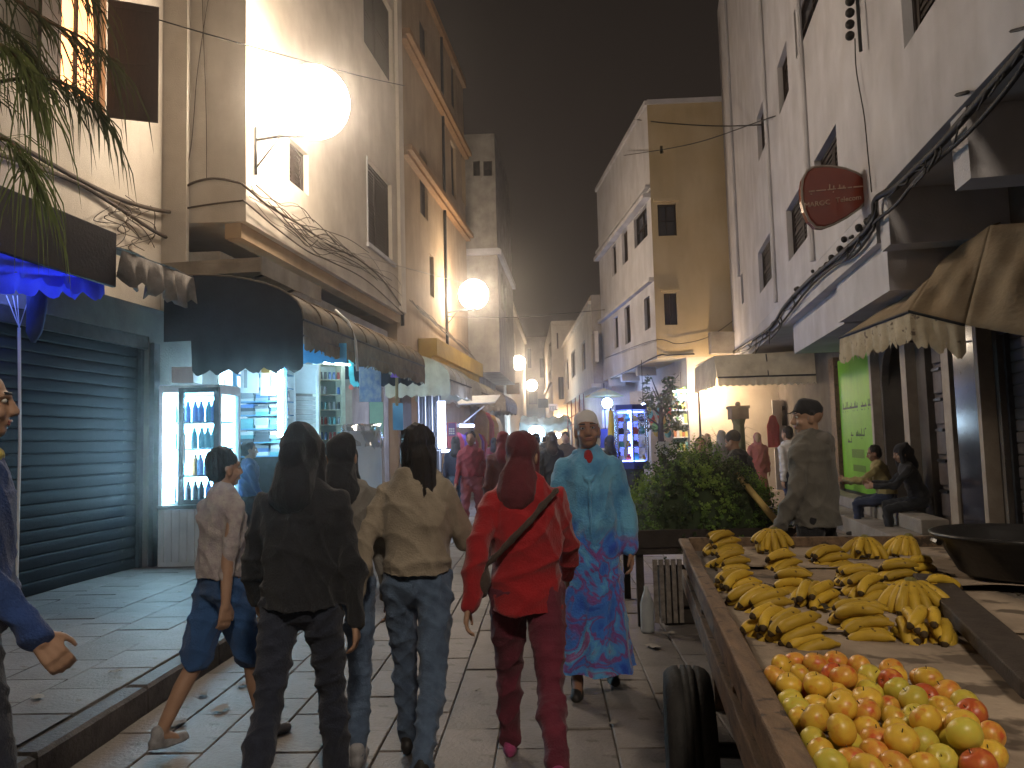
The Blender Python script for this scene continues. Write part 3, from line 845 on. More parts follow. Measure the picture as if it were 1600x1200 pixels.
# torn grey canvas awning beside it
t = thing('torn_awning', 'torn grey beige canvas flap beside the dark hood, ragged along its lower edge', 'awning', (-4.3, 8.4, 3.3))
fT = Fac((-4.28, 7.56), (-4.14, 9.22))
m = MB(); m.grid(lambda a, q: fT.pt(a * fT.L, 3.62 + 0.02 - (1 - q) * 0 - q * 0.0 + (1 - q) * 0.16, -0.62 * (1 - q) + 0.02 * math.sin(a * 15)), 16, 5); m.build('canopy', CANVAS_GY, t, smooth=True, solid=0.006)
m = MB(); scallop(lambda tt: fT.pt(tt * fT.L, 3.62, 0.0), Vector((fT.n.x, fT.n.y, 0)), fT.L, 0.40, 5, 0.13, m, nseg=9, wob=0.06, seed=11); m.build('valance', CANVAS_GY, t, smooth=True, solid=0.006)
# blue lit valance
t = thing('blue_awning', 'bright blue scalloped awning cloth lit from behind at the left edge', 'awning', (-4.3, 6.6, 3.1))
bA = AY(163, 436, 7.44); bB = AY(-70, 436, 5.6)
m = MB()
def btop(tt):
    p = bB.lerp(bA, tt); return p + Vector((0, 0, 0.34 * (1 - tt) ** 0.9 + .02))
NB = Vector((0.3, -0.95, 0))
scallop(btop, NB, 2.0, 0.25, 6, 0.07, m, nseg=8, wob=0.045, seed=2)
for k in range(len(m.v) // 3):   # fold: lower edge nearly level
    tt = k / (len(m.v) // 3 - 1)
m.build('valance', CANVAS_BLUE, t, smooth=True)
m = MB(); scallop(lambda tt: bB.lerp(bA, tt) + Vector((-0.03, 0.05, 0.10 * (1 - tt))), NB, 2.0, 0.20, 6, 0.06, m, nseg=8, wob=0.045, seed=4)
m.build('lower_valance', CANVAS_BLUE, t, smooth=True)
m = MB(); m.tube([bB + Vector((-.02, .0, 0.18)), bA + Vector((-0.25, 0.02, 0.03))], 0.02, 6); m.build('rail', METAL_DK, t)
tl = thing('tube_light', 'blue tinted tube light behind the blue awning cloth', 'light', (-4.75, 6.7, 3.1))
m = MB(); m.tube([(-4.93, 6.1, 3.17), (-4.84, 7.2, 3.17)], 0.02, 8); m.build('tube', glow('tube_blue', (0.14, 0.22, 1.0), 22.0), tl)
m = MB(); m.box((-5.0, 6.0, 3.19), (-4.86, 6.12, 3.23)); m.build('fitting', WHITE_PT, tl)
# pole with strings and a furled dark blue cloth
t = thing('pole', 'thin pale pole with cords spreading to the blue awning', 'pole', (-4.6, 6.9, 0.15))
b = AY(31, 690, 6.9); c = AY(30, 512, 6.9)
m = MB(); m.tube([(b.x, b.y, 0.15), b, c], 0.014, 6); m.build('shaft', WHITE_PT, t)
for k, px in enumerate((10, 20, 27, 46)):
    m = MB(); m.tube([c, AY(px, 462, 6.9)], 0.005, 4); m.build('cord', WHITE_PT, t)
CLOTH_NAVY = mat('cloth_navy', (0.03, 0.05, 0.16), (0.015, 0.025, 0.09), 5, 0.9, 0.4, 20)
a0 = AY(58, 455, 6.95); a1 = AY(52, 535, 6.95)
m = MB(); m.tube([a0 + Vector((0, 0, .05)), a0, a0.lerp(a1, .4) + Vector((.01, 0, 0)), a0.lerp(a1, .8), a1], [0.05, 0.09, 0.085, 0.07, 0.02], 10)
tag(m.build('furled_cloth', CLOTH_NAVY, smooth=True), 'furled navy cloth hanging under the blue awning', 'cloth')
# flat canopy above the kiosk
t = thing('flat_canopy', 'flat board canopy with a pale edge jutting over the lit kiosk', 'canopy', (-4.2, 10.2, 3.8))
fK = Fac((-3.47, 9.3), (-3.30, 11.25))
BOARD = mat('canopy_board', (0.30, 0.25, 0.19), (0.20, 0.16, 0.12), 4, 0.8, 0.25, 30, streak=0.2)
m = MB(); m.fbox(fK, 0, fK.L, 3.90, 3.94, -1.45, -0.022); m.build('roof_board', BOARD, t)
m = MB(); m.fbox(fK, 0, fK.L, 3.72, 3.95, -0.02, 0.0); m.build('edge_board', W_DIRTY, t)
m = MB(); m.fbox(fK, 0.002, 0.03, 3.76, 3.898, -1.45, -0.023); m.build('end_board', BOARD, t)
for uu in (0.5, 1.5):
    m = MB(); m.bar(fK.pt(uu, 3.87, -0.1), fK.pt(uu, 3.45, -1.42), 0.03); m.build('brace', METAL_DK, t)

barrel_awning('long brown barrel awning with a dark curtain at its near end, over the kiosk', (-2.80, 8.8), (-2.29, 14.6), 1.75, 3.66, 3.05, 0.19, 0.17,
              CANVAS_BR, CANVAS_DK, CANVAS_BR, ribs=10, n_sc=40, side_drop=0.42, side_cover=0.80)
m = MB(); m.tube([(-2.9, 10.55, 3.47), (-2.72, 10.55, 3.30), (-2.62, 10.56, 3.02), (-2.6, 10.58, 2.6)], [0.02, 0.022, 0.022, 0.02], 6)
tag(m.build('strap', WHITE_PT, smooth=True), 'pale strap thrown over the brown barrel awning', 'strap')
m = MB(); f2 = Fac((-4.0, 9.3), (-2.95, 9.3))
m.grid(lambda a, q: Vector((-3.95 + a * 1.35, 9.9 + a * .1, 2.92 - q * 0.24 - 0.03 * abs(math.sin(a * 20)) * q)), 24, 4)
tag(m.build('awning_blue_light', mat('awning_light_skyblue', (0.10, 0.40, 0.70), (0.08, 0.30, 0.58), 4, 0.8, transl=0.5), smooth=True), 'sky blue strip painted as the blue lit underside of the brown awning', 'cloth')  # added strip, carries the blue light on the awning underside as colour
barrel_awning('cream and sage barrel awning, second along the left row', (-2.10, 17.0), (-1.87, 19.6), 1.5, 3.62, 2.98, 0.04, 0.30,
              CANVAS_CR, CANVAS_GR, CANVAS_CR, ribs=4, n_sc=14, side_drop=0.32, side_cover=1.0)
barrel_awning('small cream awning third along the left row', (-1.80, 22.0), (-1.58, 24.6), 1.3, 3.55, 3.0, 0.04, 0.24, CANVAS_CR, CANVAS_CR, CANVAS_CR, ribs=3, n_sc=12, side_drop=0.25, side_cover=1.0)
barrel_awning('grey awning fourth along the left row, under the gabled house', (-1.45, 28.5), (-1.2, 33.0), 1.0, 3.6, 3.0, 0.04, 0.25, CANVAS_GY, CANVAS_GY, CANVAS_GY, ribs=3, n_sc=12, side_drop=0.25, side_cover=1.0)
# tilted white board on a strut
t = thing('board_awning', 'white board propped out on a strut beyond the cream awning', 'awning', (-1.9, 20.5, 2.4))
m = MB(); a = AY(716, 633, 20); b_ = AY(773, 630, 20.4)
m.add([a, b_, b_ + Vector((0.1, .9, .25)), a + Vector((-.2, .9, .25)), a + Vector((0, 0, .03)), b_ + Vector((0, 0, .03)), b_ + Vector((0.1, .9, .28)), a + Vector((-.2, .9, .28))],
      [(0, 3, 2, 1), (4, 5, 6, 7), (0, 1, 5, 4), (1, 2, 6, 5), (2, 3, 7, 6), (3, 0, 4, 7)]); m.build('board', WHITE_PT, t)
m = MB(); m.bar(AY(725, 660, 20.3), AY(757, 634, 20.2), 0.03); m.build('strut', WHITE_PT, t)

# brown dirty awning on the right
t = thing('brown_awning', 'dirty brown canvas awning with a ragged pale valance beside the green panel', 'awning', (4, 8.6, 2.4))
CANVAS_DIRT = mat('canvas_dirty', (0.34, 0.265, 0.175), (0.25, 0.19, 0.125), 3.5, 0.9, 0.45, 25, transl=0.08, streak=0.3)
CANVAS_VAL = mat('canvas_valance', (0.52, 0.45, 0.33), (0.36, 0.30, 0.21), 5, 0.9, 0.3, 30, transl=0.1, spots=(0.13, 0.10, 0.08), spot_scale=11, spot_amt=0.60)
pn = AY(1421, 487, 8.0); pf = AY(1312, 528, 9.5)          # front bar, near and far
wn_ = AY(1470, 408, 8.35); wf = Vector((rg(9.6) - 0.02, 9.6, 3.62)); wt = AY(1548, 352, 7.7); wt2 = AY(1640, 345, 7.2); sd = AY(1508, 508, 7.75); sd2 = AY(1640, 532, 7.1)
rr = random.Random(5)
def patch(mb, A, B, Cc, D, nu_=14, nv_=10, amp=0.04, seed=0.0):
    nrm = (B - A).cross(D - A).normalized()
    def fn(a, q):
        p = A.lerp(B, a).lerp(D.lerp(Cc, a), q)
        e = math.sin(math.pi * a) * math.sin(math.pi * q)
        return p + nrm * amp * e * (math.sin(5 * a + 7 * q + seed) + 0.8 * math.sin(11 * a - 6 * q + seed * 2))
    mb.grid(fn, nu_, nv_)
m = MB(); patch(m, pf, pn, wn_, wf, amp=0.03); m.build('canopy', CANVAS_DIRT, t, smooth=True, solid=0.008)
m = MB(); patch(m, pn, sd, wt, wn_, amp=0.035, seed=1.3); patch(m, sd, sd2, wt2, wt, amp=0.045, seed=2.1); m.build('side_drape', CANVAS_DIRT, t, smooth=True, solid=0.008)
m = MB(); patch(m, wf, wn_, wt, Vector((rg(8.2), 8.2, 3.75)), amp=0.03, seed=.5); m.build('top_fold', CANVAS_DIRT, t, smooth=True, solid=0.008)
m = MB(); scallop(lambda tt: pf.lerp(pn, tt), Vector((-1, -.2, 0)), 1.6, 0.33, 13, 0.07, m, nseg=5, wob=0.022, seed=8); m.build('valance', CANVAS_VAL, t, smooth=True)
m = MB(); scallop(lambda tt: pn.lerp(sd, tt), Vector((0, -1, 0)), 0.6, 0.36, 3, 0.09, m, nseg=8, wob=0.03, seed=9); m.build('side_valance', CANVAS_VAL, t, smooth=True)
m = MB(); m.tube([pn, pf], 0.018, 6); m.tube([pn, sd], 0.016, 6); m.build('frame_bar', METAL_DK, t)
for a_, b_ in ((pf, Vector((rg(9.5) - .02, 9.5, 2.6))), (pn, Vector((rg(8.0) - .02, 8.0, 2.65)))):
    m = MB(); m.tube([a_, b_], 0.014, 6); m.build('frame_arm', METAL_DK, t)

# cream box canopy before the warm wall
t = thing('box_canopy', 'cream box canopy with a scalloped edge in front of the warm lit wall', 'canopy', (5, 19, 2.6))
a = AY(1119, 553, 18.0); a2 = AY(1285, 550, 18.0); b_ = AY(1119, 590, 18.0); c1 = AY(1092, 580, 20.6)
x0 = a.x; x1 = rg(18.0) + 0.1; zt_, zb_ = 3.46, 2.93
xl = AY(1091, 600, 20.4).x
m = MB(); m.quad((x0, 18, zb_), (x1, 18, zb_), (x1, 18.05, zt_ + .05), (x0, 18.25, zt_)); m.build('front_panel', CANVAS_CR, t)
m = MB(); m.quad((x0 - .02, 20.6, zb_ - .02), (x0 - .01, 18.0, zb_), (x0, 18.25, zt_), (x0, 20.6, zt_ - .06)); m.build('side_panel', CANVAS_CR, t)
m = MB(); m.quad((x0, 18.25, zt_ + .004), (x1, 18.05, zt_ + .054), (x1, 20.6, zt_ + .2), (x0, 20.6, zt_ + .004)); m.build('top_panel', CANVAS_CR, t)
m = MB(); scallop(lambda tt: Vector((x0 + tt * (x1 - x0), 17.99, zb_)), Vector((0, -1, 0)), 2, 0.22, 16, 0.05, m, wob=0.015, seed=1); m.build('valance', CANVAS_CR, t, smooth=True)
m = MB(); scallop(lambda tt: Vector((x0 - .03, 18 + tt * 2.6, zb_)), Vector((-1, 0, 0)), 2, 0.22, 12, 0.05, m, wob=0.015, seed=1); m.build('side_valance', CANVAS_CR, t, smooth=True)
m = MB(); m.bar((x0, 18.0, zb_), (x1, 18.0, zb_), 0.04); m.bar((5.2, 18.0, zb_ + .01), (5.2, 18.1, zt_), 0.025); m.build('frame_bar', METAL_DK, t)
m = MB(); m.tube([(x0 + .05, 20.5, 0), (x0 + .05, 20.5, 2.9)], 0.03, 8); m.build('post', METAL_DK, t)

# ================================================================== LEFT KIOSK GOODS
def panel(name, label, cat, pts, mt, th=0.012, group=None):
    """thin board through four points"""
    P = [Vector(p) for p in pts]; n = (P[1] - P[0]).cross(P[3] - P[0]).normalized() * th
    m = MB(); m.add(P + [p - n for p in P], [(0,1,2,3),(7,6,5,4),(0,4,5,1),(1,5,6,2),(2,6,7,3),(3,7,4,0)])
    return tag(m.build(name, mt), label, cat, group)
def pxpanel(name, label, cat, l, tp, r, bt, y, mt, y2=None, th=0.012, group=None):
    y2 = y if y2 is None else y2
    A = AY(l, bt, y); B = AY(r, bt, y2); 
    Cc = Vector((B.x, B.y, AY(r, tp, y2).z)); D = Vector((A.x, A.y, AY(l, tp, y).z))
    return panel(name, label, cat, [A, B, Cc, D], mt, th, group)

# drinks fridge
ORD = ('first', 'second', 'third', 'fourth', 'fifth', 'sixth', 'seventh', 'eighth', 'ninth', 'tenth')
fx0, fx1, fy0, fy1, fz0, fz1 = -4.74, -3.97, 9.22, 9.86, 0.16, 2.36
t = thing('display_fridge', 'glowing white drinks fridge with a glass door beside the closed shutter', 'fridge', ((fx0 + fx1) / 2, fy0, 0.15))
FR_W = mat('fridge_white', (0.62, 0.68, 0.70), (0.5, 0.56, 0.58), 3, 0.35)
m = MB(); th = 0.05
m.box((fx0, fy0 + .02, fz0), (fx0 + th, fy1, fz1)); m.box((fx1 - th, fy0 + .02, fz0), (fx1, fy1, fz0 + .74)); m.box((fx1 - th, fy0 + .02, fz1 - .12), (fx1, fy1, fz1)); m.box((fx1 - th, fy0 + .02, fz0 + .74), (fx1, fy0 + .06, fz1 - .12)); m.box((fx1 - th, fy1 - .06, fz0 + .74), (fx1, fy1, fz1 - .12))
m.box((fx0 + th, fy1 - th, fz0), (fx1 - th, fy1, fz1)); m.box((fx0 + th, fy0 + .022, fz1 - 0.09), (fx1 - th, fy1 - th, fz1 - .002)); m.box((fx0 + th, fy0 + .022, fz0), (fx1 - th, fy1 - th, fz0 + 0.72))
m.build('body', FR_W, t)
m = MB(); m.box((fx0 + th + .004, fy1 - th - 0.03, fz0 + .76), (fx1 - th - .004, fy1 - th - .004, fz1 - .12)); m.build('light_panel', PANEL_C, t)
m = MB(); m.box((fx0 + th + .004, fy0 + .04, fz0 + .76), (fx0 + th + .12, fy0 + .08, fz1 - .12)); m.build('light_strip', glow('fridge_strip', (0.46, 0.80, 1.0), 36.0), t)
for k in range(4):
    z = fz0 + .74 + k * 0.33
    m = MB(); m.box((fx0 + th + .002, fy0 + .1, z), (fx1 - th - .002, fy1 - th - .04, z + 0.018)); m.build('shelf', METAL_DK, t)
xa = fx0 + 0.27
m = MB()
m.box((xa, fy0 - .035, fz0 + .74), (xa + .06, fy0 + .012, fz1 - .04)); m.box((fx1 - .06, fy0 - .035, fz0 + .74), (fx1 - .002, fy0 + .012, fz1 - .04))
m.box((xa + .06, fy0 - .033, fz1 - .10), (fx1 - .06, fy0 + .01, fz1 - .042)); m.box((xa + .06, fy0 - .033, fz0 + .742), (fx1 - .06, fy0 + .01, fz0 + .80))
m_ = MB(); m_.box((fx1 - .03, fy0 + .062, fz0 + .742), (fx1 - .022, fy1 - .062, fz1 - .122)); m_.build('side_pane', glass('clear_pane'), t)  # glass side added so the fridge light spills out to the right
do = m.build('door', METAL_DK, t); m = MB(); m.box((xa + .061, fy0 - .02, fz0 + .801), (fx1 - .061, fy0 - .012, fz1 - .101)); m.build('pane', glass('clear_pane'), do)
m = MB(); m.box((xa + .075, fy0 - .07, 1.4), (xa + .095, fy0 - .034, 1.75)); m.build('handle', WHITE_PT, do)
for k in range(8):
    m = MB(); x = fx0 + 0.03 + k * 0.095; m.box((x, fy0 - .01, fz0 + .06), (x + .05, fy0 + .019, fz0 + .68)); m.build('slat', FR_W, t)
m = MB(); m.box((fx0, fy0 - .02, fz0 + .69), (fx1, fy0 + .018, fz0 + .735)); m.build('ledge', METAL_DK, t)
BOT = [mat('bottle_blue', (0.08, 0.26, 0.55), None, 5, 0.2, transl=.5), mat('bottle_dark', (0.03, 0.04, 0.06), None, 5, 0.2), mat('bottle_teal', (0.12, 0.45, 0.52), None, 5, 0.2, transl=.5), mat('bottle_orange', (0.6, 0.25, 0.05), None, 5, 0.25)]
bme = {}
for k in range(4):
    mm = MB(); mm.lathe([(0.0, 0), (.038, 0.0), (.040, .02), (.039, .15), (.034, .18), (.018, .22), (.016, .255), (0.0, .256)], 10)
    bme[k] = mm.mesh('bottle', BOT[k], smooth=True)
shelf_name = ('lowest', 'second', 'third', 'top')
for k in range(4):
    for i in range(7):
        if random.random() < 0.1: continue
        kind = (1, 0, 2, 0)[k] if random.random() < .7 else random.randrange(4)
        o = link_mesh('bottle', bme[kind]); o.location = (fx0 + 0.12 + i * 0.085, fy0 + .17 + random.uniform(-.02, .05), fz0 + .759 + k * .33)
        tag(o, f'{("blue", "dark", "teal", "orange")[kind]} drink bottle, {ORD[i]} from the left on the {shelf_name[k]} shelf of the glowing fridge', 'bottle', 'bottles in the glowing fridge')
pxpanel('carton', 'pale flat carton standing on top of the glowing fridge', 'carton', 268, 573, 302, 598, 9.5, WHITE_PT, th=0.25)

# fluorescent tubes
def tube_light(label, a, b, r=0.022, mt=None, hold=(-0.06, 0.06, 0)):
    a = Vector(a); b = Vector(b); t = thing('tube_light', label, 'light', a)
    m = MB(); m.tube([a, b], r, 8); m.build('tube', mt or TUBE_W, t)
    m = MB(); m.tube([a - (b - a).normalized() * .05, a], r * 1.3, 8); m.build('end_cap', WHITE_PT, t); m = MB(); m.tube([b, b + (b - a).normalized() * .05], r * 1.3, 8); m.build('end_cap', WHITE_PT, t)
    return t
tube_light('upright cold white tube light beside the stacked packets in the kiosk', AY(438, 683, 11.5), AY(438, 578, 11.5), 0.04)
tube_light('thin upright tube at the right edge of the glowing fridge', AY(346, 640, 10.2), AY(346, 582, 10.2), 0.025)
tube_light('long cold tube light across the kiosk ceiling', (-5.6, 12.0, 3.1), (-5.35, 15.5, 3.1), 0.03)

# stacked packets rack
t = thing('goods_rack', 'open kiosk rack holding stacked flat packets beside the bright upright tube', 'rack', (-4.5, 12, 0.15))
A = AY(368, 715, 11.85); B = AY(447, 715, 11.85); Tz = AY(368, 566, 11.85).z
BLUE_FR = mat('frame_blue', (0.10, 0.30, 0.48), (0.07, 0.22, 0.38), 4, 0.5)
for x in (A.x, B.x):
    m = MB(); m.box((x - .025, 11.80, 0.15), (x + .025, 11.85, Tz)); m.build('post', BLUE_FR, t)
nsh = 7
for k in range(nsh + 1):
    z = A.z + (Tz - A.z) * k / nsh
    m = MB(); m.box((A.x + .026, 11.82, z), (B.x - .026, 12.3, z + .018)); m.build('shelf', BLUE_FR, t)
m = MB(); m.box((A.x, 12.31, 0.15), (B.x, 12.33, Tz)); m.build('back_panel', WHITE_PT, t)
m = MB(); m.box((A.x + .03, 11.86, 0.15), (B.x - .03, 12.30, A.z - .003)); m.build('base_cabinet', METAL_DK, t)
PK = [mat('packet_white', (0.62, 0.66, 0.66), None, 3, 0.4), mat('packet_teal', (0.12, 0.34, 0.36), None, 3, 0.4), mat('packet_dark', (0.06, 0.07, 0.08), None, 3, 0.4),
      mat('packet_grey', (0.30, 0.33, 0.34), None, 3, 0.4), mat('packet_red', (0.36, 0.08, 0.07), None, 3, 0.4), mat('packet_blue', (0.08, 0.18, 0.42), None, 3, 0.4)]
pme = []
for q in PK:
    mm = MB(); mm.box((-.5, 0, 0), (.5, 1, 1)); pme.append(mm.mesh('packet', q))
rws = ('lowest', 'second', 'third', 'fourth', 'fifth')
for k in range(5):
    z0 = A.z + (Tz - A.z) * k / nsh + .019; hgap = (Tz - A.z) / nsh - .025
    for c_ in range(3):
        z = z0; 
        for l in range(3):
            h = hgap / 3.2 * random.uniform(.75, 1.0)
            w = (B.x - A.x - .06) / 3 * random.uniform(.78, .96)
            pq_ = random.choice((0, 0, 1, 2, 3, 3, 5)); o = link_mesh('packet', pme[pq_]); o.scale = (w, random.uniform(.2, .3), h)
            o.location = (A.x + .03 + (c_ + .5) * (B.x - A.x - .06) / 3, 11.86 + random.uniform(0, .05), z); z += h + .001
            tag(o, f'{("white", "teal", "black", "grey", "red", "blue")[pq_]} flat packet, {("bottom", "middle", "top")[l]} of the {("left", "middle", "right")[c_]} pile on the {rws[k]} goods rack shelf', 'packet', 'packets on the goods rack')
LEAF = mat('paper_white', (0.75, 0.78, 0.78), (0.66, 0.69, 0.70), 5, 0.6, transl=0.25)
pxpanel('notice', 'white printed notice hanging left above the stacked packets', 'notice', 376, 568, 404, 614, 11.6, LEAF)
pxpanel('notice', 'white printed notice hanging beside the upright tube', 'notice', 407, 570, 431, 618, 11.6, LEAF)
for (l, r, wh_) in ((381, 386, 'left'), (424, 429, 'right')):
    pxpanel('printed_strip', f'column of small grey print on the {wh_} hanging white notice', 'print', l, 578, r, 606, 11.585, PK[3], th=.003, group='print on the hanging notices')
pxpanel('lantern', 'small amber paper lantern hanging between the two white notices', 'lantern', 408, 562, 421, 582, 11.3, mat('amber_paper', (0.55, 0.30, 0.06), None, 3, .6, transl=.4), th=0.1)
# white louvred panel
t = thing('louvre_panel', 'white louvred panel standing between the rack and the jar cabinet', 'panel', (-4.0, 12.9, 0.15))
A = AY(459, 735, 12.7); B = AY(497, 735, 13.0); zt_ = AY(459, 568, 12.7).z
for P_ in (A, B):
    m = MB(); m.box((P_.x - .025, P_.y - .02, .15), (P_.x + .025, P_.y + .02, zt_)); m.build('frame', WHITE_PT, t)
zm = AY(459, 622, 12.7).z
k = 0; z = A.z
while z < zm:
    m = MB(); m.add([(A.x+.03, A.y-.03, z), (B.x-.03, B.y-.03, z), (B.x-.03, B.y+.02, z+.06), (A.x+.03, A.y+.02, z+.06), (A.x+.03, A.y-.03, z+.012), (B.x-.03, B.y-.03, z+.012), (B.x-.03, B.y+.02, z+.072), (A.x+.03, A.y+.02, z+.072)],
                    [(0,3,2,1),(4,5,6,7),(0,1,5,4),(1,2,6,5),(2,3,7,6),(3,0,4,7)]); m.build('slat', WHITE_PT, t); z += 0.078
m = MB(); m.add([(A.x+.03, A.y, zm+.08), (B.x-.03, B.y, zm+.08), (B.x-.03, B.y, zt_), (A.x+.03, A.y, zt_)], [(0,1,2,3)]); m.build('sheet', LEAF, t)
# jar cabinet
t = thing('jar_cabinet', 'narrow cream framed cabinet with rows of small jars on its shelves', 'cabinet', (-3.75, 13.4, 0.15))
A = AY(499, 770, 13.3); B = AY(541, 770, 13.6); zt_ = AY(499, 562, 13.3).z
CRF = mat('cream_paint', (0.58, 0.58, 0.44), (0.45, 0.45, 0.34), 4, .5)
du = (Vector((B.x - A.x, B.y - A.y, 0))); W_ = du.length; du.normalize(); dn = Vector((-du.y, du.x, 0))
PC = lambda s_, d_, z: Vector((A.x, A.y, 0)) + du * s_ + dn * d_ + Vector((0, 0, z))
def cbox(m, s0, s1, d0, d1, z0, z1):
    m.add([PC(s0,d0,z0),PC(s1,d0,z0),PC(s1,d1,z0),PC(s0,d1,z0),PC(s0,d0,z1),PC(s1,d0,z1),PC(s1,d1,z1),PC(s0,d1,z1)], [(0,3,2,1),(4,5,6,7),(0,1,5,4),(1,2,6,5),(2,3,7,6),(3,0,4,7)])
for s0, s1 in ((0, .04), (W_ - .07, W_)):
    m = MB(); cbox(m, s0, s1, 0, .3, .15, zt_); m.build('side', CRF, t)
m = MB(); cbox(m, .042, W_ - .072, .27, .3, .15, zt_ - .002); m.build('back_panel', mat('cabinet_back_lit', (0.50, 0.62, 0.60), None, 4, .5), t)
nsh = 11
jme = []
for q in (PK[5], PK[4], PK[1], PK[3], PK[2]):
    mm = MB(); mm.lathe([(0, 0), (.026, 0), (.028, .01), (.028, .09), (.02, .1), (.024, .102), (.024, .13), (0, .13)], 8); jme.append(mm.mesh('jar', q, smooth=True))
zs_ = []
for k in range(nsh):
    z = .35 + k * (zt_ - .42) / (nsh - 1) ; zs_.append(z)
    m = MB(); cbox(m, .042, W_ - .072, .01, .268, z - .016, z); m.build('shelf', CRF, t)
for k in range(3, nsh - 1):
    for i in range(5):
        if random.random() < .1: continue
        o = link_mesh('jar', jme[(k + (i // 2)) % 5]); o.location = PC(.075 + i * (W_ - .17) / 4, .08, zs_[k] + .001)
        tag(o, f'small capped jar, {ORD[i]} from the left on the {ORD[nsh - 1 - k]} shelf down in the jar cabinet', 'jar', 'jars in the jar cabinet')
tube_light('hidden tube light lighting the jars, behind the cabinet post', PC(W_ + .03, -.25, zt_ - .1), PC(W_ - .5, -.25, zt_ - .08), 0.015, glow('tube_soft', (0.7, 0.9, 1.0), 14))
# hook shaped painted sign
t = thing('painted_sign', 'cyan hook shaped sign with a red dot hanging right of the jars', 'sign', AY(552, 600, 13.4))
CY = mat('sign_cyan', (0.10, 0.62, 0.66), None, 4, .5); RD = mat('sign_red', (0.62, 0.13, 0.09), None, 4, .5)
pts = [AY(549, 560, 13.4), AY(549, 585, 13.4), AY(551, 597, 13.4), AY(556, 602, 13.4), AY(560, 599, 13.4)]
m = MB()
for i in range(len(pts) - 1): m.bar(pts[i], pts[i + 1] + (pts[i + 1] - pts[i]) * .1, 0.03, 0.085, up=(1, 0, 0))
m.build('hook', CY, t)
m = MB(); m.ball(AY(549, 605, 13.42), (.05, .015, .05), 12); m.build('dot', RD, t, smooth=True)
POSTER = mat('poster_print', (0.82, 0.85, 0.88), (0.45, 0.55, 0.75), 9, 0.4, detail=2, transl=0.65)
pxpanel('poster', 'glossy white poster with blue swirls hanging from the brown awning', 'poster', 562, 573, 596, 628, 13.9, POSTER, 14.3)
pxpanel('board', 'pale green board leaning in the shade behind the poster', 'board', 578, 628, 599, 684, 15.6, mat('pale_green', (0.40, 0.52, 0.36), None, 3, .6))
t = thing('mobile', 'purple hanging toy chimes below the far end of the brown awning', 'toy', AY(620, 590, 14.2))
PUR = mat('purple_plastic', (0.38, 0.16, 0.72), (0.26, 0.12, 0.6), 5, .4, transl=.3)
for k in range(4):
    p = AY(613 + k * 4.4, 576, 14.2); m = MB(); m.lathe([(0.0, 0), (.035, .01), (.03, .12), (.012, .17), (0, .17)], 8, Matrix.Translation(p - Vector((0, 0, .17)))); m.build('bell', PUR, t, smooth=True)
m = MB(); m.tube([AY(620, 590, 14.2), AY(620, 634, 14.2)], .03, 6); m.build('tassel', mat('tassel_tan', (.45, .30, .14)), t)
pxpanel('board', 'dark blue slatted board at the far end of the kiosk row', 'board', 614, 630, 630, 672, 16.2, BLUE_FR)
# barred doorway
t = thing('barred_door', 'barred shop door under the cream and sage awning', 'door', (-2.9, 18.9, .15))
m = MB(); a = AY(650, 700, 18.6); b_ = AY(690, 700, 18.9); zt_ = AY(650, 618, 18.6).z
m.box((a.x, 18.9, .15), (b_.x, 18.95, zt_)); m.build('leaf', PK[2], t)
for k in range(7):
    m = MB(); x = a.x + (b_.x - a.x) * (k + .5) / 7; m.tube([(x, 18.85, .3), (x, 18.85, zt_)], .012, 6); m.build('bar', METAL_DK if k % 2 else WHITE_PT, t)
m = MB(); m.tube([(a.x, 18.84, 1.4), (b_.x, 18.84, 1.4)], .012, 6); m.build('rail', WHITE_PT, t)

# white bundle wrapped in plastic
t = thing('wrapped_roll', 'tall white roll of goods wrapped in crinkled clear plastic by the kiosk', 'roll', (-2.05, 8.4, .15))
a = AY(536, 690, 8.4); b_ = AY(594, 690, 8.4); cx_ = (a.x + b_.x) / 2; rw = (b_.x - a.x) / 2
m = MB()
def rollfn(q, h):
    an = 2 * math.pi * q; e = 0.72
    x = math.copysign(abs(math.cos(an)) ** e, math.cos(an)); y = math.copysign(abs(math.sin(an)) ** e, math.sin(an))
    k_ = 1 + .02 * math.sin(an * 5 + h * 9)
    return Vector((cx_ + x * rw * k_, 8.4 + y * rw * k_, .16 + h * 1.56))
m.grid(rollfn, 40, 14); n_ = len(m.v); top = [rollfn(i / 40, 1.0) for i in range(40)]
m.add(top, [tuple(range(40))])
m.build('roll', mat('roll_white', (0.78, 0.82, 0.86), (0.68, 0.73, 0.78), 3, .4, .1, 20, transl=.55), t, smooth=True)
PLAS = glass('crinkle_plastic', (0.92, 0.95, 0.97), 0.42, 0.18)
m = MB(); rr = random.Random(3)
def plas(q, h):
    p = rollfn(q, 0); an = 2 * math.pi * q; rad = (0.15 + .9 * h if h < .55 else 0.98 + .14 * (h - .55)) 
    x = cx_ + (p.x - cx_) * rad - .16 * max(0, .6 - h) ; y = 8.4 + (p.y - 8.4) * rad
    return Vector((x + rr.uniform(-.015, .015), y + rr.uniform(-.015, .015), 1.735 + (0.05 if h < .6 else -.5 * (h - .6)) + rr.uniform(-.02, .02)))
m.grid(plas, 36, 9); m.build('plastic_wrap', PLAS, t)

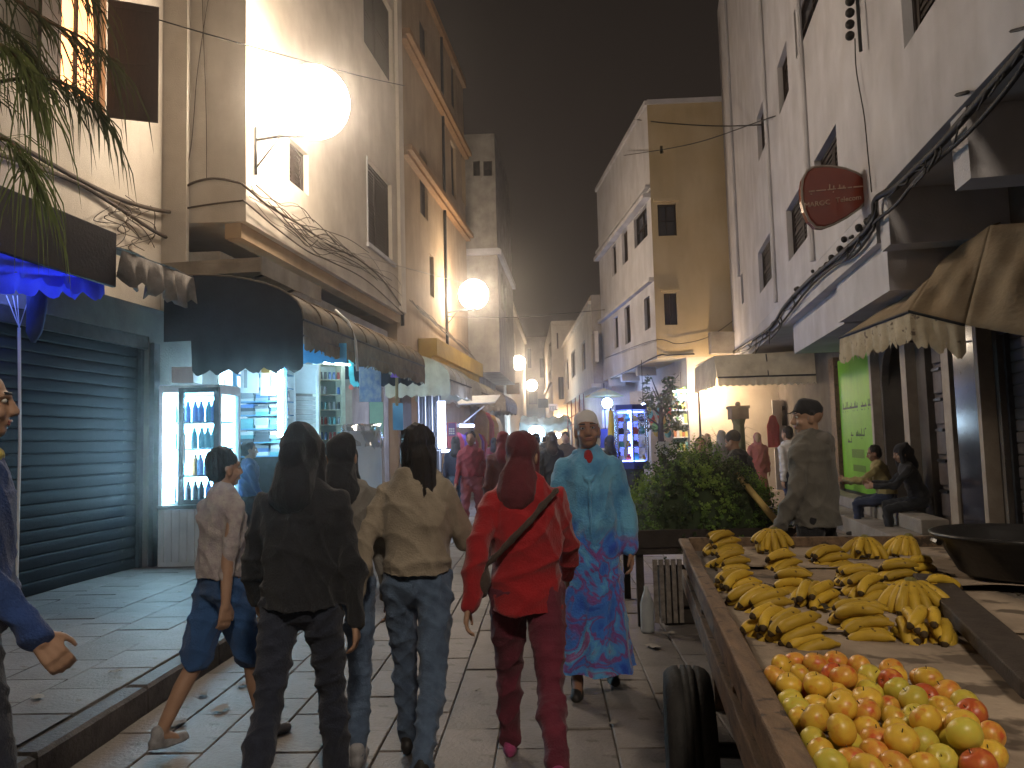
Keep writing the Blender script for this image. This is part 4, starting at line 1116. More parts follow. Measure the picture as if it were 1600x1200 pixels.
# second lit shop further on the left: bright doorway, phone poster, stall
pxpanel('light_panel', 'bright bluish white lit shop opening behind the phone poster', 'light', 688, 627, 697, 700, 18.0, glow('shop_white', (0.55, 0.66, 1.0), 9), 18.6, th=.05)
pxpanel('light_panel', 'white counter given a glow under the bright shop opening', 'light', 690, 703, 714, 707, 17.6, glow('counter_glow', (0.4, 0.5, 1.0), 7), th=.3)  # counter is no lamp, its brightness is put in as glow
t = thing('phone_poster', 'red and violet poster of a keypad phone beside the bright shop opening', 'poster', AY(706, 700, 17.4))
def pq(l, tp, r, bt, y, mt, nm, th=.02):
    A = AY(l, bt, y); B = AY(r, tp, y); m = MB(); m.box((A.x, y, A.z), (B.x, y + th, B.z)); return m.build(nm, mt, t)
pq(699, 660, 713, 700, 17.4, mat('poster_red', (.55, .10, .14), (.4, .06, .12), 5, .4), 'sheet')
pq(700.5, 661, 711.5, 681, 17.37, mat('poster_violet', (.14, .07, .26), None, 5, .4), 'handset')
for i in range(3):
    for j in range(3): pq(702 + 3 * i, 669 + 3.6 * j, 703.8 + 3 * i, 671.3 + 3.6 * j, 17.35, WHITE_PT, 'key', .015)
tube_light('blue white LED bar over the red lit stall on the left', AY(716, 665, 19.5), AY(739, 665, 20.5), .035, glow('led_bar', (.42, .5, 1.0), 14))
# stall goods under the bar: hanging garments
GC = [mat('garment_red', (.42, .06, .07), None, 5, .9, .3), mat('garment_purple', (.20, .08, .38), None, 5, .9, .3), mat('garment_blue', (.08, .12, .42), None, 5, .9, .3), mat('garment_white', (.6, .58, .56), None, 5, .9, .3), mat('garment_ochre', (.42, .24, .08), None, 5, .9, .3)]
def garment(p, w, h, mt, label, group):
    m = MB(); rr = random.Random(int(p.x * 999))
    def fn(q, v):
        ww = w * (0.45 + .55 * min(1, v * 3)) * (1 - .12 * v)
        return Vector((p.x + (q - .5) * ww, p.y + .03 * math.sin(q * 14 + p.x * 7) * v, p.z - v * h + (.05 * abs(q - .5) * 2 if v < .2 else 0) * -1))
    m.grid(fn, 10, 6)
    return tag(m.build('garment', mt, smooth=True, solid=.02), label, 'garment', group)
names = ('red', 'purple', 'blue', 'white', 'ochre')
for k in range(9):
    q = (0, 1, 2, 1, 3, 0, 4, 1, 0)[k]
    garment(AY(716 + k * 4.6, 675 + (k % 3) * 2, 20 + k * .35), .32, .75, GC[q], f'{names[q]} garment hanging {ORD[k]} from the left in the stall under the LED bar', 'garments under the LED bar')
for k, px in enumerate((752, 760, 768, 775)):
    garment(AY(px, 640 + k * 4, 24 + k), .5, 1.1, GC[(4, 0, 4, 3)[k]], f'{names[(4, 0, 4, 3)[k]]} garment hanging {ORD[k]} from the left under the third awning', 'garments under the third awning')

# ================================================================== RIGHT: cabinet, shops
t = thing('glass_cabinet', 'tall glass cabinet glowing blue with shelves of trinkets behind the herbs', 'cabinet', AY(990, 728, 13))
A = AY(966, 722, 13.0); B = AY(1015, 722, 13.0); zt_ = AY(990, 640, 13.0).z; cx_ = (A.x + B.x) / 2; hw = (B.x - A.x) / 2
BLUE_P = mat('cabinet_blue', (.03, .05, .30), None, 4, .35)
hexp = lambda k_, sc_=1.0: (cx_ + hw * sc_ * math.cos(math.pi / 6 + k_ * math.pi / 3) / math.cos(math.pi / 6), 13.25 + .28 * sc_ * math.sin(math.pi / 6 + k_ * math.pi / 3))
hx = [hexp(k) for k in range(6)]
m = MB(); m.prism(hx, zt_, zt_ + .09); m.build('top', BLUE_P, t)
m = MB(); m.prism(hx, A.z - .12, A.z); m.build('base', BLUE_P, t)
m = MB(); m.prism([hexp(k, .7) for k in range(6)], 0.012, A.z - .121); m.build('pedestal', METAL_DK, t)
for k in range(6):
    m = MB(); m.tube([(*hx[k], A.z), (*hx[k], zt_)], .012, 6); m.build('post', mat('chrome', (.6, .6, .62), None, 5, .2, metal=1.0), t)
    m = MB(); a_, b2 = hexp(k, .96), hexp(k + 1, .96); m.quad((*a_, A.z), (*b2, A.z), (*b2, zt_), (*a_, zt_)); m.build('pane', glass('cabinet_pane', (.95, .97, 1.0), .08), t)
shz = [A.z + .02 + (zt_ - A.z) * k / 4 for k in range(4)]
for k in range(1, 4):
    m = MB(); m.prism([hexp(q, .9) for q in range(6)], shz[k] - .012, shz[k]); m.build('shelf', glass('shelf_glass', (.8, .9, 1), .25), t)
m = MB(); m.tube([(cx_ - .01, 13.36, A.z), (cx_ - .01, 13.36, zt_)], .035, 8); m.build('light_column', glow('cabinet_led', (.10, .16, 1.0), 9), t)
for zz in (A.z + .012, zt_ - .03):
    m = MB(); m.prism([hexp(q, .8) for q in range(6)], zz - .008, zz); m.build('light_panel', glow('cabinet_led2', (.16, .26, 1.0), 7 if zz < 1.5 else 12), t)
IT = [mat('trinket_white', (.75, .74, .7)), mat('trinket_red', (.6, .08, .05)), mat('trinket_teal', (.1, .4, .38)), mat('trinket_gold', (.6, .4, .1)), mat('trinket_black', (.02, .02, .03))]
sn = ('bottom', 'second', 'third', 'top')
for k in range(4):
    for i in range(4):
        x = cx_ + (i - 1.5) * .12; q = (k * 2 + i) % 5; z = shz[k] + .005
        m = MB(); h = random.uniform(.07, .13)
        if i % 2: m.lathe([(0, 0), (.04, 0), (.05, h * .4), (.025, h * .7), (.035, h), (0, h)], 10, Matrix.Translation((x, 13.17, z)))
        else: m.box((x - .045, 13.12, z), (x + .045, 13.2, z + h * .8)); m.box((x - .03, 13.14, z + h * .8), (x + .03, 13.18, z + h))
        tag(m.build('trinket', IT[q], smooth=False), f'{("white", "red", "teal", "gold", "black")[q]} trinket on the {sn[k]} shelf of the blue lit cabinet', 'trinket', f'trinkets on the {sn[k]} cabinet shelf')
def bulb(label, p, r, mt, hang=0.4, name='bulb_lamp'):
    t = thing(name, label, 'lamp', p); m = MB(); m.ball(p, r, 14); m.build('bulb', mt, t, smooth=True)
    m = MB(); m.tube([Vector(p) + Vector((0, 0, r * .9)), Vector(p) + Vector((0, 0, r + .05))], r * .4, 8); m.tube([Vector(p) + Vector((0, 0, r + .05)), Vector(p) + Vector((0, 0, r + hang))], .008, 5); m.build('holder', METAL_DK, t); return t
bulb('blue white bulb hanging at the corner of the ochre house shop', AY(1065, 622, 23.5), .10, LED_W, .7)
bulb('small white bulb hanging just above the blue lit cabinet', AY(1005, 634, 16), .05, LED_W, .9)
bulb('large blue white lamp under the striped parasol far down the right side', AY(949, 630, 30), .2, glow('lamp_blue', (.30, .46, 1.0), 70), .5)
bulb('warm bulb under the cream box canopy lighting the plain wall', (4.95, 23.2, 2.92), .07, glow('bulb_warm', (1.0, .68, .36), 720), .3)
bulb('cold bright lamp in the stall under the market tent', AY(838, 678, 41), .45, glow('stall_lamp', (.55, .78, 1.0), 22), .3)
bulb('cold bright lamp at the right side of the market tent', AY(872, 680, 41), .14, glow('stall_lamp2', (.8, .85, 1.0), 22), .5)
bulb('warm lamp on the wall above the market tent', AY(877, 655, 49.5), .3, glow('stall_lamp3', (1.0, .62, .28), 26), .3)
# shelves in the ochre house shop
t = thing('shop_shelves', 'shelves of small green and white goods in the corner shop of the ochre house', 'shelves', (4.6, 24.6, 0))
a = AY(1054, 735, 24.1); b_ = AY(1077, 735, 24.1)
for k in range(7):
    z = .3 + k * .42; m = MB(); m.box((a.x, 24.0, z), (b_.x, 24.2, z + .03)); m.build('shelf', WHITE_PT, t)
m = MB(); m.box((a.x, 24.21, 0.01), (b_.x, 24.24, 3.1)); m.build('back_panel', mat('shelf_back', (.16, .22, .20)), t)
gm = []
for q in ((.16, .36, .14), (.55, .5, .16), (.55, .55, .5), (.1, .3, .32), (.5, .2, .08), (.5, .55, .1)):
    mm = MB(); mm.box((-.5, 0, 0), (.5, 1, 1)); gm.append(mm.mesh('goods_box', mat(f'goods_{q[0]}_{q[1]}', q, None, 9, .5)))
for k in range(7):
    for i in range(5):
        o = link_mesh('goods_box', random.choice(gm)); o.scale = (.075, .1, random.uniform(.12, .3)); o.location = (a.x + .06 + i * .085, 24.03, .331 + k * .42)
        tag(o, f'small packet, {ORD[i]} from the left on the {ORD[k]} corner shop shelf', 'packet', 'packets on the corner shop shelves')
tube_light('tube light over the corner shop shelves of the ochre house', (a.x, 23.85, 3.0), (b_.x, 23.85, 3.0), .03, glow('tube_green', (.8, 1.0, .75), 8))
for k in range(16):
    px = 1012 + k * 2.9; q = (3, 4, 1, 0, 2)[k % 5]
    m = MB(); p = AY(px, 640 + (k * 7) % 40, 25 + (k % 4) * .5); m.ball(p, (.12, .1, .16), 8)
    tag(m.build('bag', [IT[3], IT[1], mat('bag_green', (.14, .3, .08)), mat('bag_yellow', (.55, .42, .06)), IT[2]][q], smooth=True), f'{("gold", "red", "green", "yellow", "teal")[q]} bag, {ORD[k // 5]} of its colour from the left in the ochre house shop front', 'bag', 'bags in the shop front')
pxpanel('shop_shutter', 'pale grey half raised shutter board under the white overhang of the ochre house', 'shutter', 985, 612, 1026, 640, 27.0, W_GREY, 24.6)
# small street tree by the corner shop
t = thing('tree', 'slim dark tree with thin foliage in front of the corner shop', 'tree', AY(1037, 745, 18))
LEAFD = mat('leaf_dark', (.055, .08, .03), (.03, .05, .018), 9, .6, rnd=0, transl=.2)
b0 = AY(1037, 745, 18); m = MB(); m.tube([(b0.x, 18, 0), (b0.x + .03, 18, .8), (b0.x - .03, 18, 1.6), (b0.x + .02, 18, 2.6)], [.11, .09, .07, .03], 8)
for k in range(9): 
    an = k * 2.4; m.tube([(b0.x, 18, 1.7 + .1 * k), (b0.x + .5 * math.cos(an), 18 + .4 * math.sin(an), 2.0 + .13 * k)], [.03, .008], 5)
m.build('trunk', WOOD_DK, t, smooth=True)
m = MB(); rr = random.Random(4)
for k in range(1500):
    an = rr.uniform(0, 6.28); q = rr.random() ** .5; h = rr.random()
    c_ = Vector((b0.x + .62 * q * math.cos(an) * (1.1 - .5 * h), 18 + .5 * q * math.sin(an), 1.75 + 1.25 * h))
    if math.sin(c_.x * 9) + math.sin(c_.z * 8 + 1) < -.5: continue
    d = Vector((rr.uniform(-1, 1), rr.uniform(-1, 1), rr.uniform(-1.2, .4))).normalized() * .10; w = d.cross(Vector((rr.uniform(-1, 1), rr.uniform(-1, 1), 1))).normalized() * .02
    m.add([c_ - w, c_ + d * .5 - w * 1.6, c_ + d, c_ + d * .5 + w * 1.6], [(0, 1, 2, 3)])
tag(m.build('foliage', LEAFD, t), kind='stuff')
# white board with small print on the herb side
pxpanel('price_board', 'white printed board leaning behind the herb pile', 'board', 1027, 690, 1047, 712, 11, LEAF, 11.2)
pxpanel('board', 'white board with an orange patch beside the printed board', 'board', 1046, 694, 1058, 722, 11.6, WHITE_PT)
t = thing('parasol', 'closed yellow parasol left of the glowing cabinet', 'parasol', AY(957, 725, 15))
p = AY(957, 725, 15); m = MB(); m.tube([(p.x, 15, .012), (p.x, 15, 2.2)], .018, 6); m.build('pole', METAL_DK, t)
m = MB(); m.lathe([(.0, 2.15), (.04, 2.1), (.09, 1.4), (.13, 1.05), (.05, 1.04)], 10, Matrix.Translation((p.x, 15, 0))); m.build('canopy', mat('parasol_yellow', (.62, .45, .04), (.5, .34, .03), 6, .8), t, smooth=True)
t = thing('striped_parasol', 'yellow and green open parasol over the blue white lamp', 'parasol', AY(945, 720, 31))
p = AY(944, 618, 31); m = MB(); m.lathe([(0, .30), (.4, .16), (.8, -.05)], 12, Matrix.Translation(p)); m.build('canopy', mat('parasol_stripe', (.55, .42, .08), (.12, .35, .16), 1.2, .8, detail=1, transl=.3), t, solid=.01)
m = MB(); m.tube([(p.x, p.y, .012), (p.x, p.y, p.z + .5)], .03, 6); m.build('pole', METAL_DK, t)
pxpanel('hoarding', 'panel coloured with pink light and pale strips under the large blue lamp', 'panel', 942, 640, 958, 668, 31, mat('panel_pink_light', (.6, .42, .42), (.3, .45, .6), 5, .6))  # pink light on the panel is put into its colour
pxpanel('counter', 'blue counter front below the pink tinted panel', 'counter', 934, 670, 958, 700, 30.8, BLUE_P, th=.4)
# warm wall dressing
t = thing('wall_door', 'white door leaf standing ajar right of the warm lit wall', 'door', AY(1225, 760, 22.3))
A = AY(1213, 755, 22.2); B = AY(1241, 755, 22.6); zt_ = AY(1213, 625, 22.2).z
m = MB(); m.add([(A.x, A.y, .01), (B.x, B.y, .01), (B.x, B.y, zt_), (A.x, A.y, zt_), (A.x, A.y + .05, .01), (B.x, B.y + .05, .01), (B.x, B.y + .05, zt_), (A.x, A.y + .05, zt_)], [(0,1,2,3),(7,6,5,4),(0,4,5,1),(1,5,6,2),(2,6,7,3),(3,7,4,0)]); m.build('leaf', WHITE_PT, t)
m = MB(); m.add([AY(1222, 665, 22.25), AY(1230, 665, 22.3), AY(1230, 634, 22.3), AY(1222, 634, 22.25)], [(0, 1, 2, 3)]); m.build('pane', PANE_DK, t)
garment(AY(1207, 648, 21.5), .35, .9, GC[0], 'red cloth hanging at the edge of the warm lit wall', None)
t = thing('totem_post', 'dark green tapering post with a boxed lantern head before the warm wall', 'post', AY(1156, 760, 14))
p = AY(1156, 700, 14); m = MB(); z1 = AY(1156, 655, 14).z; z2 = AY(1156, 630, 14).z
GRN = mat('post_green', (.10, .11, .05), (.06, .07, .03), 6, .7)
m.lathe([(.16, .012), (.16, .3), (.12, .35), (.10, z1 - .1), (.13, z1)], 8, Matrix.Translation((p.x, 14, 0))); m.build('shaft', GRN, t)
m = MB(); m.box((p.x - .15, 13.84, z1), (p.x + .15, 14.16, z2 - .10)); m.box((p.x - .17, 13.82, z2 - .10), (p.x + .17, 14.18, z2 - .05)); m.ball((p.x, 14, z2 - .02), .05, 8); m.build('lantern_head', mat('head_brown', (.12, .09, .07)), t)
t = thing('spiky_plant', 'thin leaved spiky plant in front of the warm lit wall', 'plant', AY(1140, 740, 17))
p = AY(1140, 712, 17); m = MB(); rr = random.Random(8)
for k in range(46):
    an = rr.uniform(0, 6.28); ln = rr.uniform(.5, .95); up = rr.uniform(.3, 1.0); d = Vector((math.cos(an), math.sin(an), 0)); w = Vector((-d.y, d.x, 0)) * .012
    P0 = p; P1 = p + d * ln * .45 + Vector((0, 0, up * ln * .8)); P2 = p + d * ln + Vector((0, 0, up * ln * .8 - .2))
    m.add([P0 - w, P0 + w, P1 + w, P1 - w, P2], [(0, 1, 2, 3), (3, 2, 4)])
m.build('leaves', mat('leaf_olive', (.12, .10, .04), (.07, .06, .03)), t)
m = MB(); m.lathe([(0, .012), (.18, .012), (.22, p.z), (.19, p.z), (.0, p.z - .02)], 12, Matrix.Translation((p.x, p.y, 0))); m.build('pot', mat('pot_clay', (.25, .12, .07)), t)

# green painted panel with writing
t = thing('green_panel', 'bright green painted panel with rows of dark lettering behind the seated men', 'panel', fRg.pt(gy(14.4), .46, .05))
m = MB(); gu0, gu1 = gy(15.65), gy(13.2); m.fbox(fRg, gu0, gu1, .47, 3.0, .01, .05); m.build('sheet', mat('paint_green', (.19, .50, .02), (.15, .42, .015), 2, .6, streak=.15), t)
m = MB(); m.fbox(fRg, gu1 + .002, gu1 + .07, .47, 3.05, .003, .10); m.build('edge_post', mat('edge_tan', (.42, .32, .2)), t)
INK = mat('ink_dark', (.05, .07, .05), None, 5, .7)
rr = random.Random(12); m = MB()
def glyphs(z, h, u0, u1, base=True, dens=.9):
    u = u0
    while u < u1:
        w = rr.uniform(.04, .12)
        if rr.random() < dens:
            hh = h * rr.uniform(.3, 1.0); m.fbox(fRg, u, u + w * .8, z, z + h * .22, .0505, .054)
            if rr.random() < .6: m.fbox(fRg, u + w * .3, u + w * .3 + .025, z + h * .22, z + hh, .0505, .0535)
            if rr.random() < .3: m.fbox(fRg, u + w * .2, u + w * .5, z - h * .35, z - h * .2, .0505, .0535)
        u += w
glyphs(2.02, .16, gu0 + .25, gu1 - .12); glyphs(1.50, .14, gu0 + .75, gu1 - .75, dens=.7); glyphs(1.38, .12, gu0 + .5, gu0 + .75, dens=.8); glyphs(1.62, .12, gu1 - .8, gu1 - .65)
m.build('lettering', INK, t)
m = MB(); m.fbox(fRg, gu0 + .75, gu1 - .85, 1.10, 1.26, .0505, .053); m.fbox(fRg, gu0 + .8, gu1 - .8, .85, .97, .0505, .053); m.build('small_print', mat('ink_faint', (.11, .24, .03), None, 20, .7), t)

# hanging pick shaped sign
t = thing('hanging_sign', 'dark red rounded sign with faint lettering projecting from the white house', 'sign', AY(1340, 300, 9.07))
SGN = mat('sign_red_gloss', (.20, .035, .015), (.14, .02, .01), 3, .18, spec=.6, coat=.5)
def sgp(px, py, dy=0.0): p_ = AY(px, py, 9.07); return Vector((p_.x, 9.07 + dy, p_.z))
outline = [(1359, 300), (1356, 312), (1340, 328), (1320, 342), (1300, 353), (1285, 358), (1272, 357), (1262, 347), (1255, 332), (1251, 315), (1250, 297), (1252, 282), (1258, 270), (1268, 264), (1282, 262), (1300, 263), (1318, 266), (1336, 273), (1349, 282), (1357, 291)]
fr_ = [sgp(x, y, -.05) for x, y in outline]; bk = [sgp(x, y, .05) for x, y in outline]; n_ = len(fr_)
ctr = sum(fr_, Vector()) / n_
fi = [ctr + (p_ - ctr) * .93 + Vector((0, -.03, 0)) for p_ in fr_]
m = MB(); m.add(fi + fr_ + bk, [tuple(range(n_ - 1, -1, -1)), tuple(range(2 * n_, 3 * n_))] + [(i, (i + 1) % n_, n_ + (i + 1) % n_, n_ + i) for i in range(n_)] + [(n_ + i, n_ + (i + 1) % n_, 2 * n_ + (i + 1) % n_, 2 * n_ + i) for i in range(n_)])
m.build('sign_face', SGN, t)
m = MB()
rim = fr_ + [fr_[0]]; m.tube([p_ + Vector((0, -.01, 0)) for p_ in rim], .014, 6); m.build('rim', mat('rim_grey', (.28, .25, .22)), t)
LET = mat('lettering_pale', (.55, .40, .30), None, 5, .5)
def text(s_, p_, h, mt, name, parent, ax=(1, 0, 0), up=(0, 0, 1), ext=.004):
    cu = bpy.data.curves.new(name, 'FONT'); cu.body = s_; cu.size = h; cu.extrude = ext; cu.align_x = 'CENTER'; cu.resolution_u = 3
    o = bpy.data.objects.new(name, cu); C.objects.link(o)
    bpy.context.view_layer.update()
    me = bpy.data.meshes.new_from_object(o.evaluated_get(bpy.context.evaluated_depsgraph_get()))
    bpy.data.objects.remove(o); me.name = name
    x = Vector(ax).normalized(); z = Vector(up); y = x.cross(z) * -1; z = z.normalized()
    Mx = Matrix(((x.x, z.x, -y.x, 0), (x.y, z.y, -y.y, 0), (x.z, z.z, -y.z, 0), (0, 0, 0, 1)))
    off = Vector(p_) - root_loc(parent)
    me.transform(Matrix.Translation(off) @ Mx)
    me.materials.clear(); me.materials.append(mt)
    return link_mesh(name, me, parent)
text('MAROC', AY(1277, 322, 8.98), .085, LET, 'lettering', t, ax=(1, 0, .10))
text('Telecom', AY(1326, 314, 8.98), .085, LET, 'lettering', t, ax=(1, 0, .10))
m = MB(); rr = random.Random(2)      # cursive upper line
x = 1260
while x < 1345:
    w = rr.uniform(4, 9); y0 = 303 - (x - 1260) * .10
    m.bar(sgp(x, y0, -.085), sgp(x + w, y0 - w * .10, -.085), .012, .012)
    if rr.random() < .6: m.bar(sgp(x + w * .5, y0, -.085), sgp(x + w * .5, y0 - rr.uniform(4, 10), -.085), .012, .012)
    if rr.random() < .3: m.bar(sgp(x + w * .3, y0 + 4, -.085), sgp(x + w * .5, y0 + 4, -.085), .012, .012)
    x += w + (2.5 if rr.random() < .25 else 0)
m.build('script_line', LET, t)
m = MB(); q = fR.pt(ry(9.07), 0, 0); zc = AY(1358, 300, 9.07).z
m.box((AY(1350, 300, 9.07).x, 9.055, zc - .2), (q.x + .02, 9.085, zc + .17)); m.build('bracket', W_GREY, t)

# street end: tent, boards
t = thing('market_tent', 'dark grey green market tent across the far end of the street', 'tent', (0, 42, 0))
TENT = mat('tent_cloth', (.12, .13, .11), (.07, .08, .07), 3, .85, .2, 20)
a = AY(812, 655, 42); b_ = AY(892, 655, 42)
m = MB(); m.grid(lambda q, v: Vector((a.x + (b_.x - a.x) * q, 42 + 4 * v, 2.55 + .35 * v ** .6 * 1.6 + .05 * math.sin(q * 30) - .12 * math.sin(q * 3.14))), 24, 6); m.build('canopy', TENT, t, smooth=True, solid=.02)
m = MB(); m.grid(lambda q, v: Vector((a.x + (b_.x - a.x) * q, 41.99 - .03 * math.sin(q * 40) * v, 2.55 + .05 * math.sin(q * 30) - .12 * math.sin(q * 3.14) - .35 * v)), 40, 3); m.build('valance', TENT, t, smooth=True)
for x, y in ((a.x, 42), (b_.x, 42), (a.x, 46), (b_.x, 46)):
    m = MB(); m.tube([(x, y, .012), (x, y, 2.6)], .04, 6); m.build('pole', METAL_DK, t)
pxpanel('sign_board', 'blank brown sign board under the third globe lamp', 'sign', 788, 598, 812, 616, 40, mat('board_brown', (.30, .18, .06), (.22, .13, .05), 3, .6), th=.06)
pxpanel('sign_board', 'dark square sign board left of the small white sign', 'sign', 841, 623, 857, 637, 45, PK[2], th=.06)
t = thing('shop_sign', 'small pinkish white sign with dark lettering above the market tent', 'sign', AY(864, 642, 44))
A = AY(858, 642, 44); B = AY(871, 631, 44); m = MB(); m.box((A.x, 44, A.z), (B.x, 44.05, B.z)); m.build('board', mat('board_pink', (.75, .62, .62)), t)
text('TEL', AY(864.5, 640.5, 43.98), .30, PK[2], 'lettering', t)
t = thing('gate', 'rusty iron gate frame at the foot of the low house, right of the tent', 'gate', AY(902, 690, 38))
RUST = mat('rust_red', (.26, .06, .04), (.15, .035, .03), 6, .7)
for k in range(5):
    m = MB(); p = AY(888 + k * 6.5, 690, 37); m.tube([(p.x, 37, .012), (p.x, 37, AY(0, 655 - k * 4, 37).z)], .03, 6); m.build('bar', RUST, t)
for zz in (655, 668):
    m = MB(); m.tube([AY(886, zz, 37), AY(915, zz - 15, 37)], .03, 6); m.build('rail', RUST, t)
# ================================================================== CABLES
def spline(pts, n=8):
    pts = [Vector(p) for p in pts]; out = []
    for i in range(len(pts) - 1):
        p0 = pts[max(0, i - 1)]; p1 = pts[i]; p2 = pts[i + 1]; p3 = pts[min(len(pts) - 1, i + 2)]
        for k in range(n):
            t_ = k / n; a = 2 * p1; b = p2 - p0; c = 2 * p0 - 5 * p1 + 4 * p2 - p3; d = -p0 + 3 * p1 - 3 * p2 + p3
            out.append((a + b * t_ + c * t_ * t_ + d * t_ ** 3) * .5)
    out.append(pts[-1]); return out
def cable(label, pts, r, group=None, mt=None, n=8, name='cable'):
    m = MB(); m.tube(spline(pts, n), r, 6); return tag(m.build(name, mt or CABLE, smooth=True), label, 'cable', group)
CAB_BR = mat('cable_brown', (.085, .06, .042), (.05, .035, .025), 9, .7)
N_ = lambda px, py, o=.06: fN.at(px, py, o)
A0_ = lambda px, py, o=.05: fA0.at(px, py, o)
A_ = lambda px, py, o=.06: fA.at(px, py, o)
R_ = lambda px, py, o=.05: fR.at(px, py, o)
jog = Vector((0, -.08, 0))
cable('upper thick brown cable bundle sagging across the near house wall on the left', [N_(-12, 205), N_(60, 245), N_(130, 284), N_(190, 312), N_(236, 326, .1)] + [A0_(268, 332)], .030, mt=CAB_BR)
cable('lower thick brown cable bundle on the near house wall, below the other', [N_(-12, 238), N_(60, 262), N_(125, 288), N_(175, 318), N_(236, 358, .1), A0_(262, 372)], .026, mt=CAB_BR)
cable('cable turning the pale corner house wall under the lamp', [A0_(262, 372), A0_(272, 325), A0_(290, 292), A0_(330, 279), A0_(372, 285)] + [A_(384, 292), A_(420, 322), A_(470, 352), A_(520, 386), A_(560, 405), A_(600, 440), A_(632, 486)], .018, mt=CAB_BR)
cable('second cable crossing the corner house wall lower down', [A0_(270, 330), A0_(310, 322), A0_(372, 314), A_(386, 318), A_(430, 355), A_(480, 392), A_(520, 410), A_(575, 440), A_(632, 492)], .014, mt=CAB_BR)
m = MB(); rr = random.Random(21)
for k in range(15):
    a = rr.uniform(384, 470); y0 = 285 + (a - 380) * .62 + rr.uniform(-6, 30); pts = []
    L_ = rr.uniform(90, 190); nseg_ = 6
    for i in range(nseg_ + 1):
        x = a + L_ * i / nseg_; y = y0 + (L_ * i / nseg_) * .62 + rr.uniform(-8, 10) + 10 * math.sin(i)
        pts.append(A_(min(x, 634), y, rr.uniform(.03, .16)))
    m.tube(spline(pts, 5), rr.uniform(.004, .009), 5)
for k in range(9):
    x = rr.uniform(170, 240); y = rr.uniform(300, 340); pts = [N_(x, y)]
    for i in range(4): pts.append(N_(min(242, x + rr.uniform(-30, 35)), y + 16 * (i + 1) + rr.uniform(-6, 6), rr.uniform(.04, .12)))
    m.tube(spline(pts, 5), .006, 5)
for (x0_, x1_) in ((327, 292), (286, 290), (318, 322)):
    pts = [A0_(x0_ + (x1_ - x0_) * i / 6 + rr.uniform(-3, 3), -20 + 300 * i / 6, .02) for i in range(7)]
    m.tube(spline(pts, 4), .006, 5)
for k in range(6):
    a = 640 + k * 4; pts = [fB.at(a + i * 14, 470 + i * 12 + rr.uniform(-4, 6) + k * 3, .1) for i in range(7)]
    m.tube(spline(pts, 4), .012, 5)
tag(m.build('cable_tangle', CAB_BR, smooth=True), 'tangle of thin loose wires over the corner house wall', 'wires', kind='stuff')
edge = [(1606, 70), (1560, 122), (1510, 180), (1470, 225), (1432, 262), (1400, 292), (1368, 312), (1364, 345), (1335, 378), (1300, 408), (1262, 440), (1225, 480), (1205, 510), (1170, 535), (1130, 560)]
cable('thick black cable bundle along the lower edge of the white house', [R_(x, y) for x, y in edge], .034)
cable('second black cable below the thick bundle on the white house', [R_(x, y + 26 + 8 * math.sin(i * 1.3)) for i, (x, y) in enumerate(edge[:7])] + [R_(x, y + 14 + 6 * math.sin(i * 2)) for i, (x, y) in enumerate(edge[7:])], .020)
m = MB()
for k in range(34):
    i = rr.randrange(len(edge) - 1); q = rr.random(); x = edge[i][0] + (edge[i+1][0] - edge[i][0]) * q; y = edge[i][1] + (edge[i+1][1] - edge[i][1]) * q
    pts = [R_(x, y, .05), R_(x + rr.uniform(-8, 8), y + rr.uniform(6, 16), .1), R_(x - rr.uniform(4, 22), y + rr.uniform(14, 40), .05)]
    m.tube(spline(pts, 5), rr.uniform(.006, .014), 5)
for k in range(22):
    x = rr.uniform(1240, 1368); y = 470 - (x - 1225) * .98 + rr.uniform(-4, 10); m.ball(R_(x, y, .05), rr.uniform(.02, .05), 6)
tag(m.build('cable_loops', CABLE, smooth=True), 'loose loops and knots of wire under the black cable bundle', 'wires', kind='stuff')
cable('vertical thin wire below the insulators on the white house', [R_(1336, 60), R_(1338, 110), R_(1350, 180), R_(1356, 240), R_(1362, 300)], .007)
t = thing('insulator_bracket', 'small rack of dark insulators high on the white house wall', 'bracket', R_(1335, 60))
for k in range(4):
    m = MB(); m.ball(R_(1328, -2 + 18 * k + 4, .10), .055, 10); m.build('insulator', CABLE, t, smooth=True)
m = MB(); m.tube([R_(1338, -20, .08), R_(1345, 80, .08)], .02, 6); m.build('rod', METAL_DK, t)
Wp = lambda px, py, y: AY(px, py, y)
cable('overhead wire with a deep sag crossing from the white house to the ochre house', [R_(1512, 144), Wp(1400, 172, 9), Wp(1280, 188, 13), Wp(1140, 197, 19), Wp(1050, 193, 22.5), Wp(988, 186, 25.5)], .017)
cable('overhead wire slanting down from the near right to the ochre house wall', [Wp(1606, 42, 4.9), Wp(1500, 75, 6.5), Wp(1340, 140, 10), Wp(1200, 185, 15), Wp(1080, 225, 20), Wp(975, 243, 26.5)], .013)
cable('thin overhead wire from the window shutter towards the big lamp', [Wp(228, 25, 10.3), Wp(330, 55, 10.6), Wp(420, 80, 11.2), Wp(560, 118, 15), Wp(632, 134, 19.5)], .010)
cable('pale overhead wire from the corner house down to the second lamp', [A_(478, 366, .1), Wp(560, 398, 15), Wp(640, 420, 19.6), Wp(735, 445, 25)], .010, mt=mat('wire_pale', (.4, .35, .28)))
cable('low overhead wire crossing the street between the second lamp and the ochre house', [fB.at(700, 495, .1), Wp(800, 496, 25), Wp(880, 490, 25), Wp(945, 484, 30)], .012)
cable('wire sagging across the lower ochre wall to its foot', [Wp(1160, 490, 23.9), Wp(1110, 525, 23.9), Wp(1060, 537, 23.9), Wp(1020, 532, 24.2), Wp(945, 560, 32)], .012)
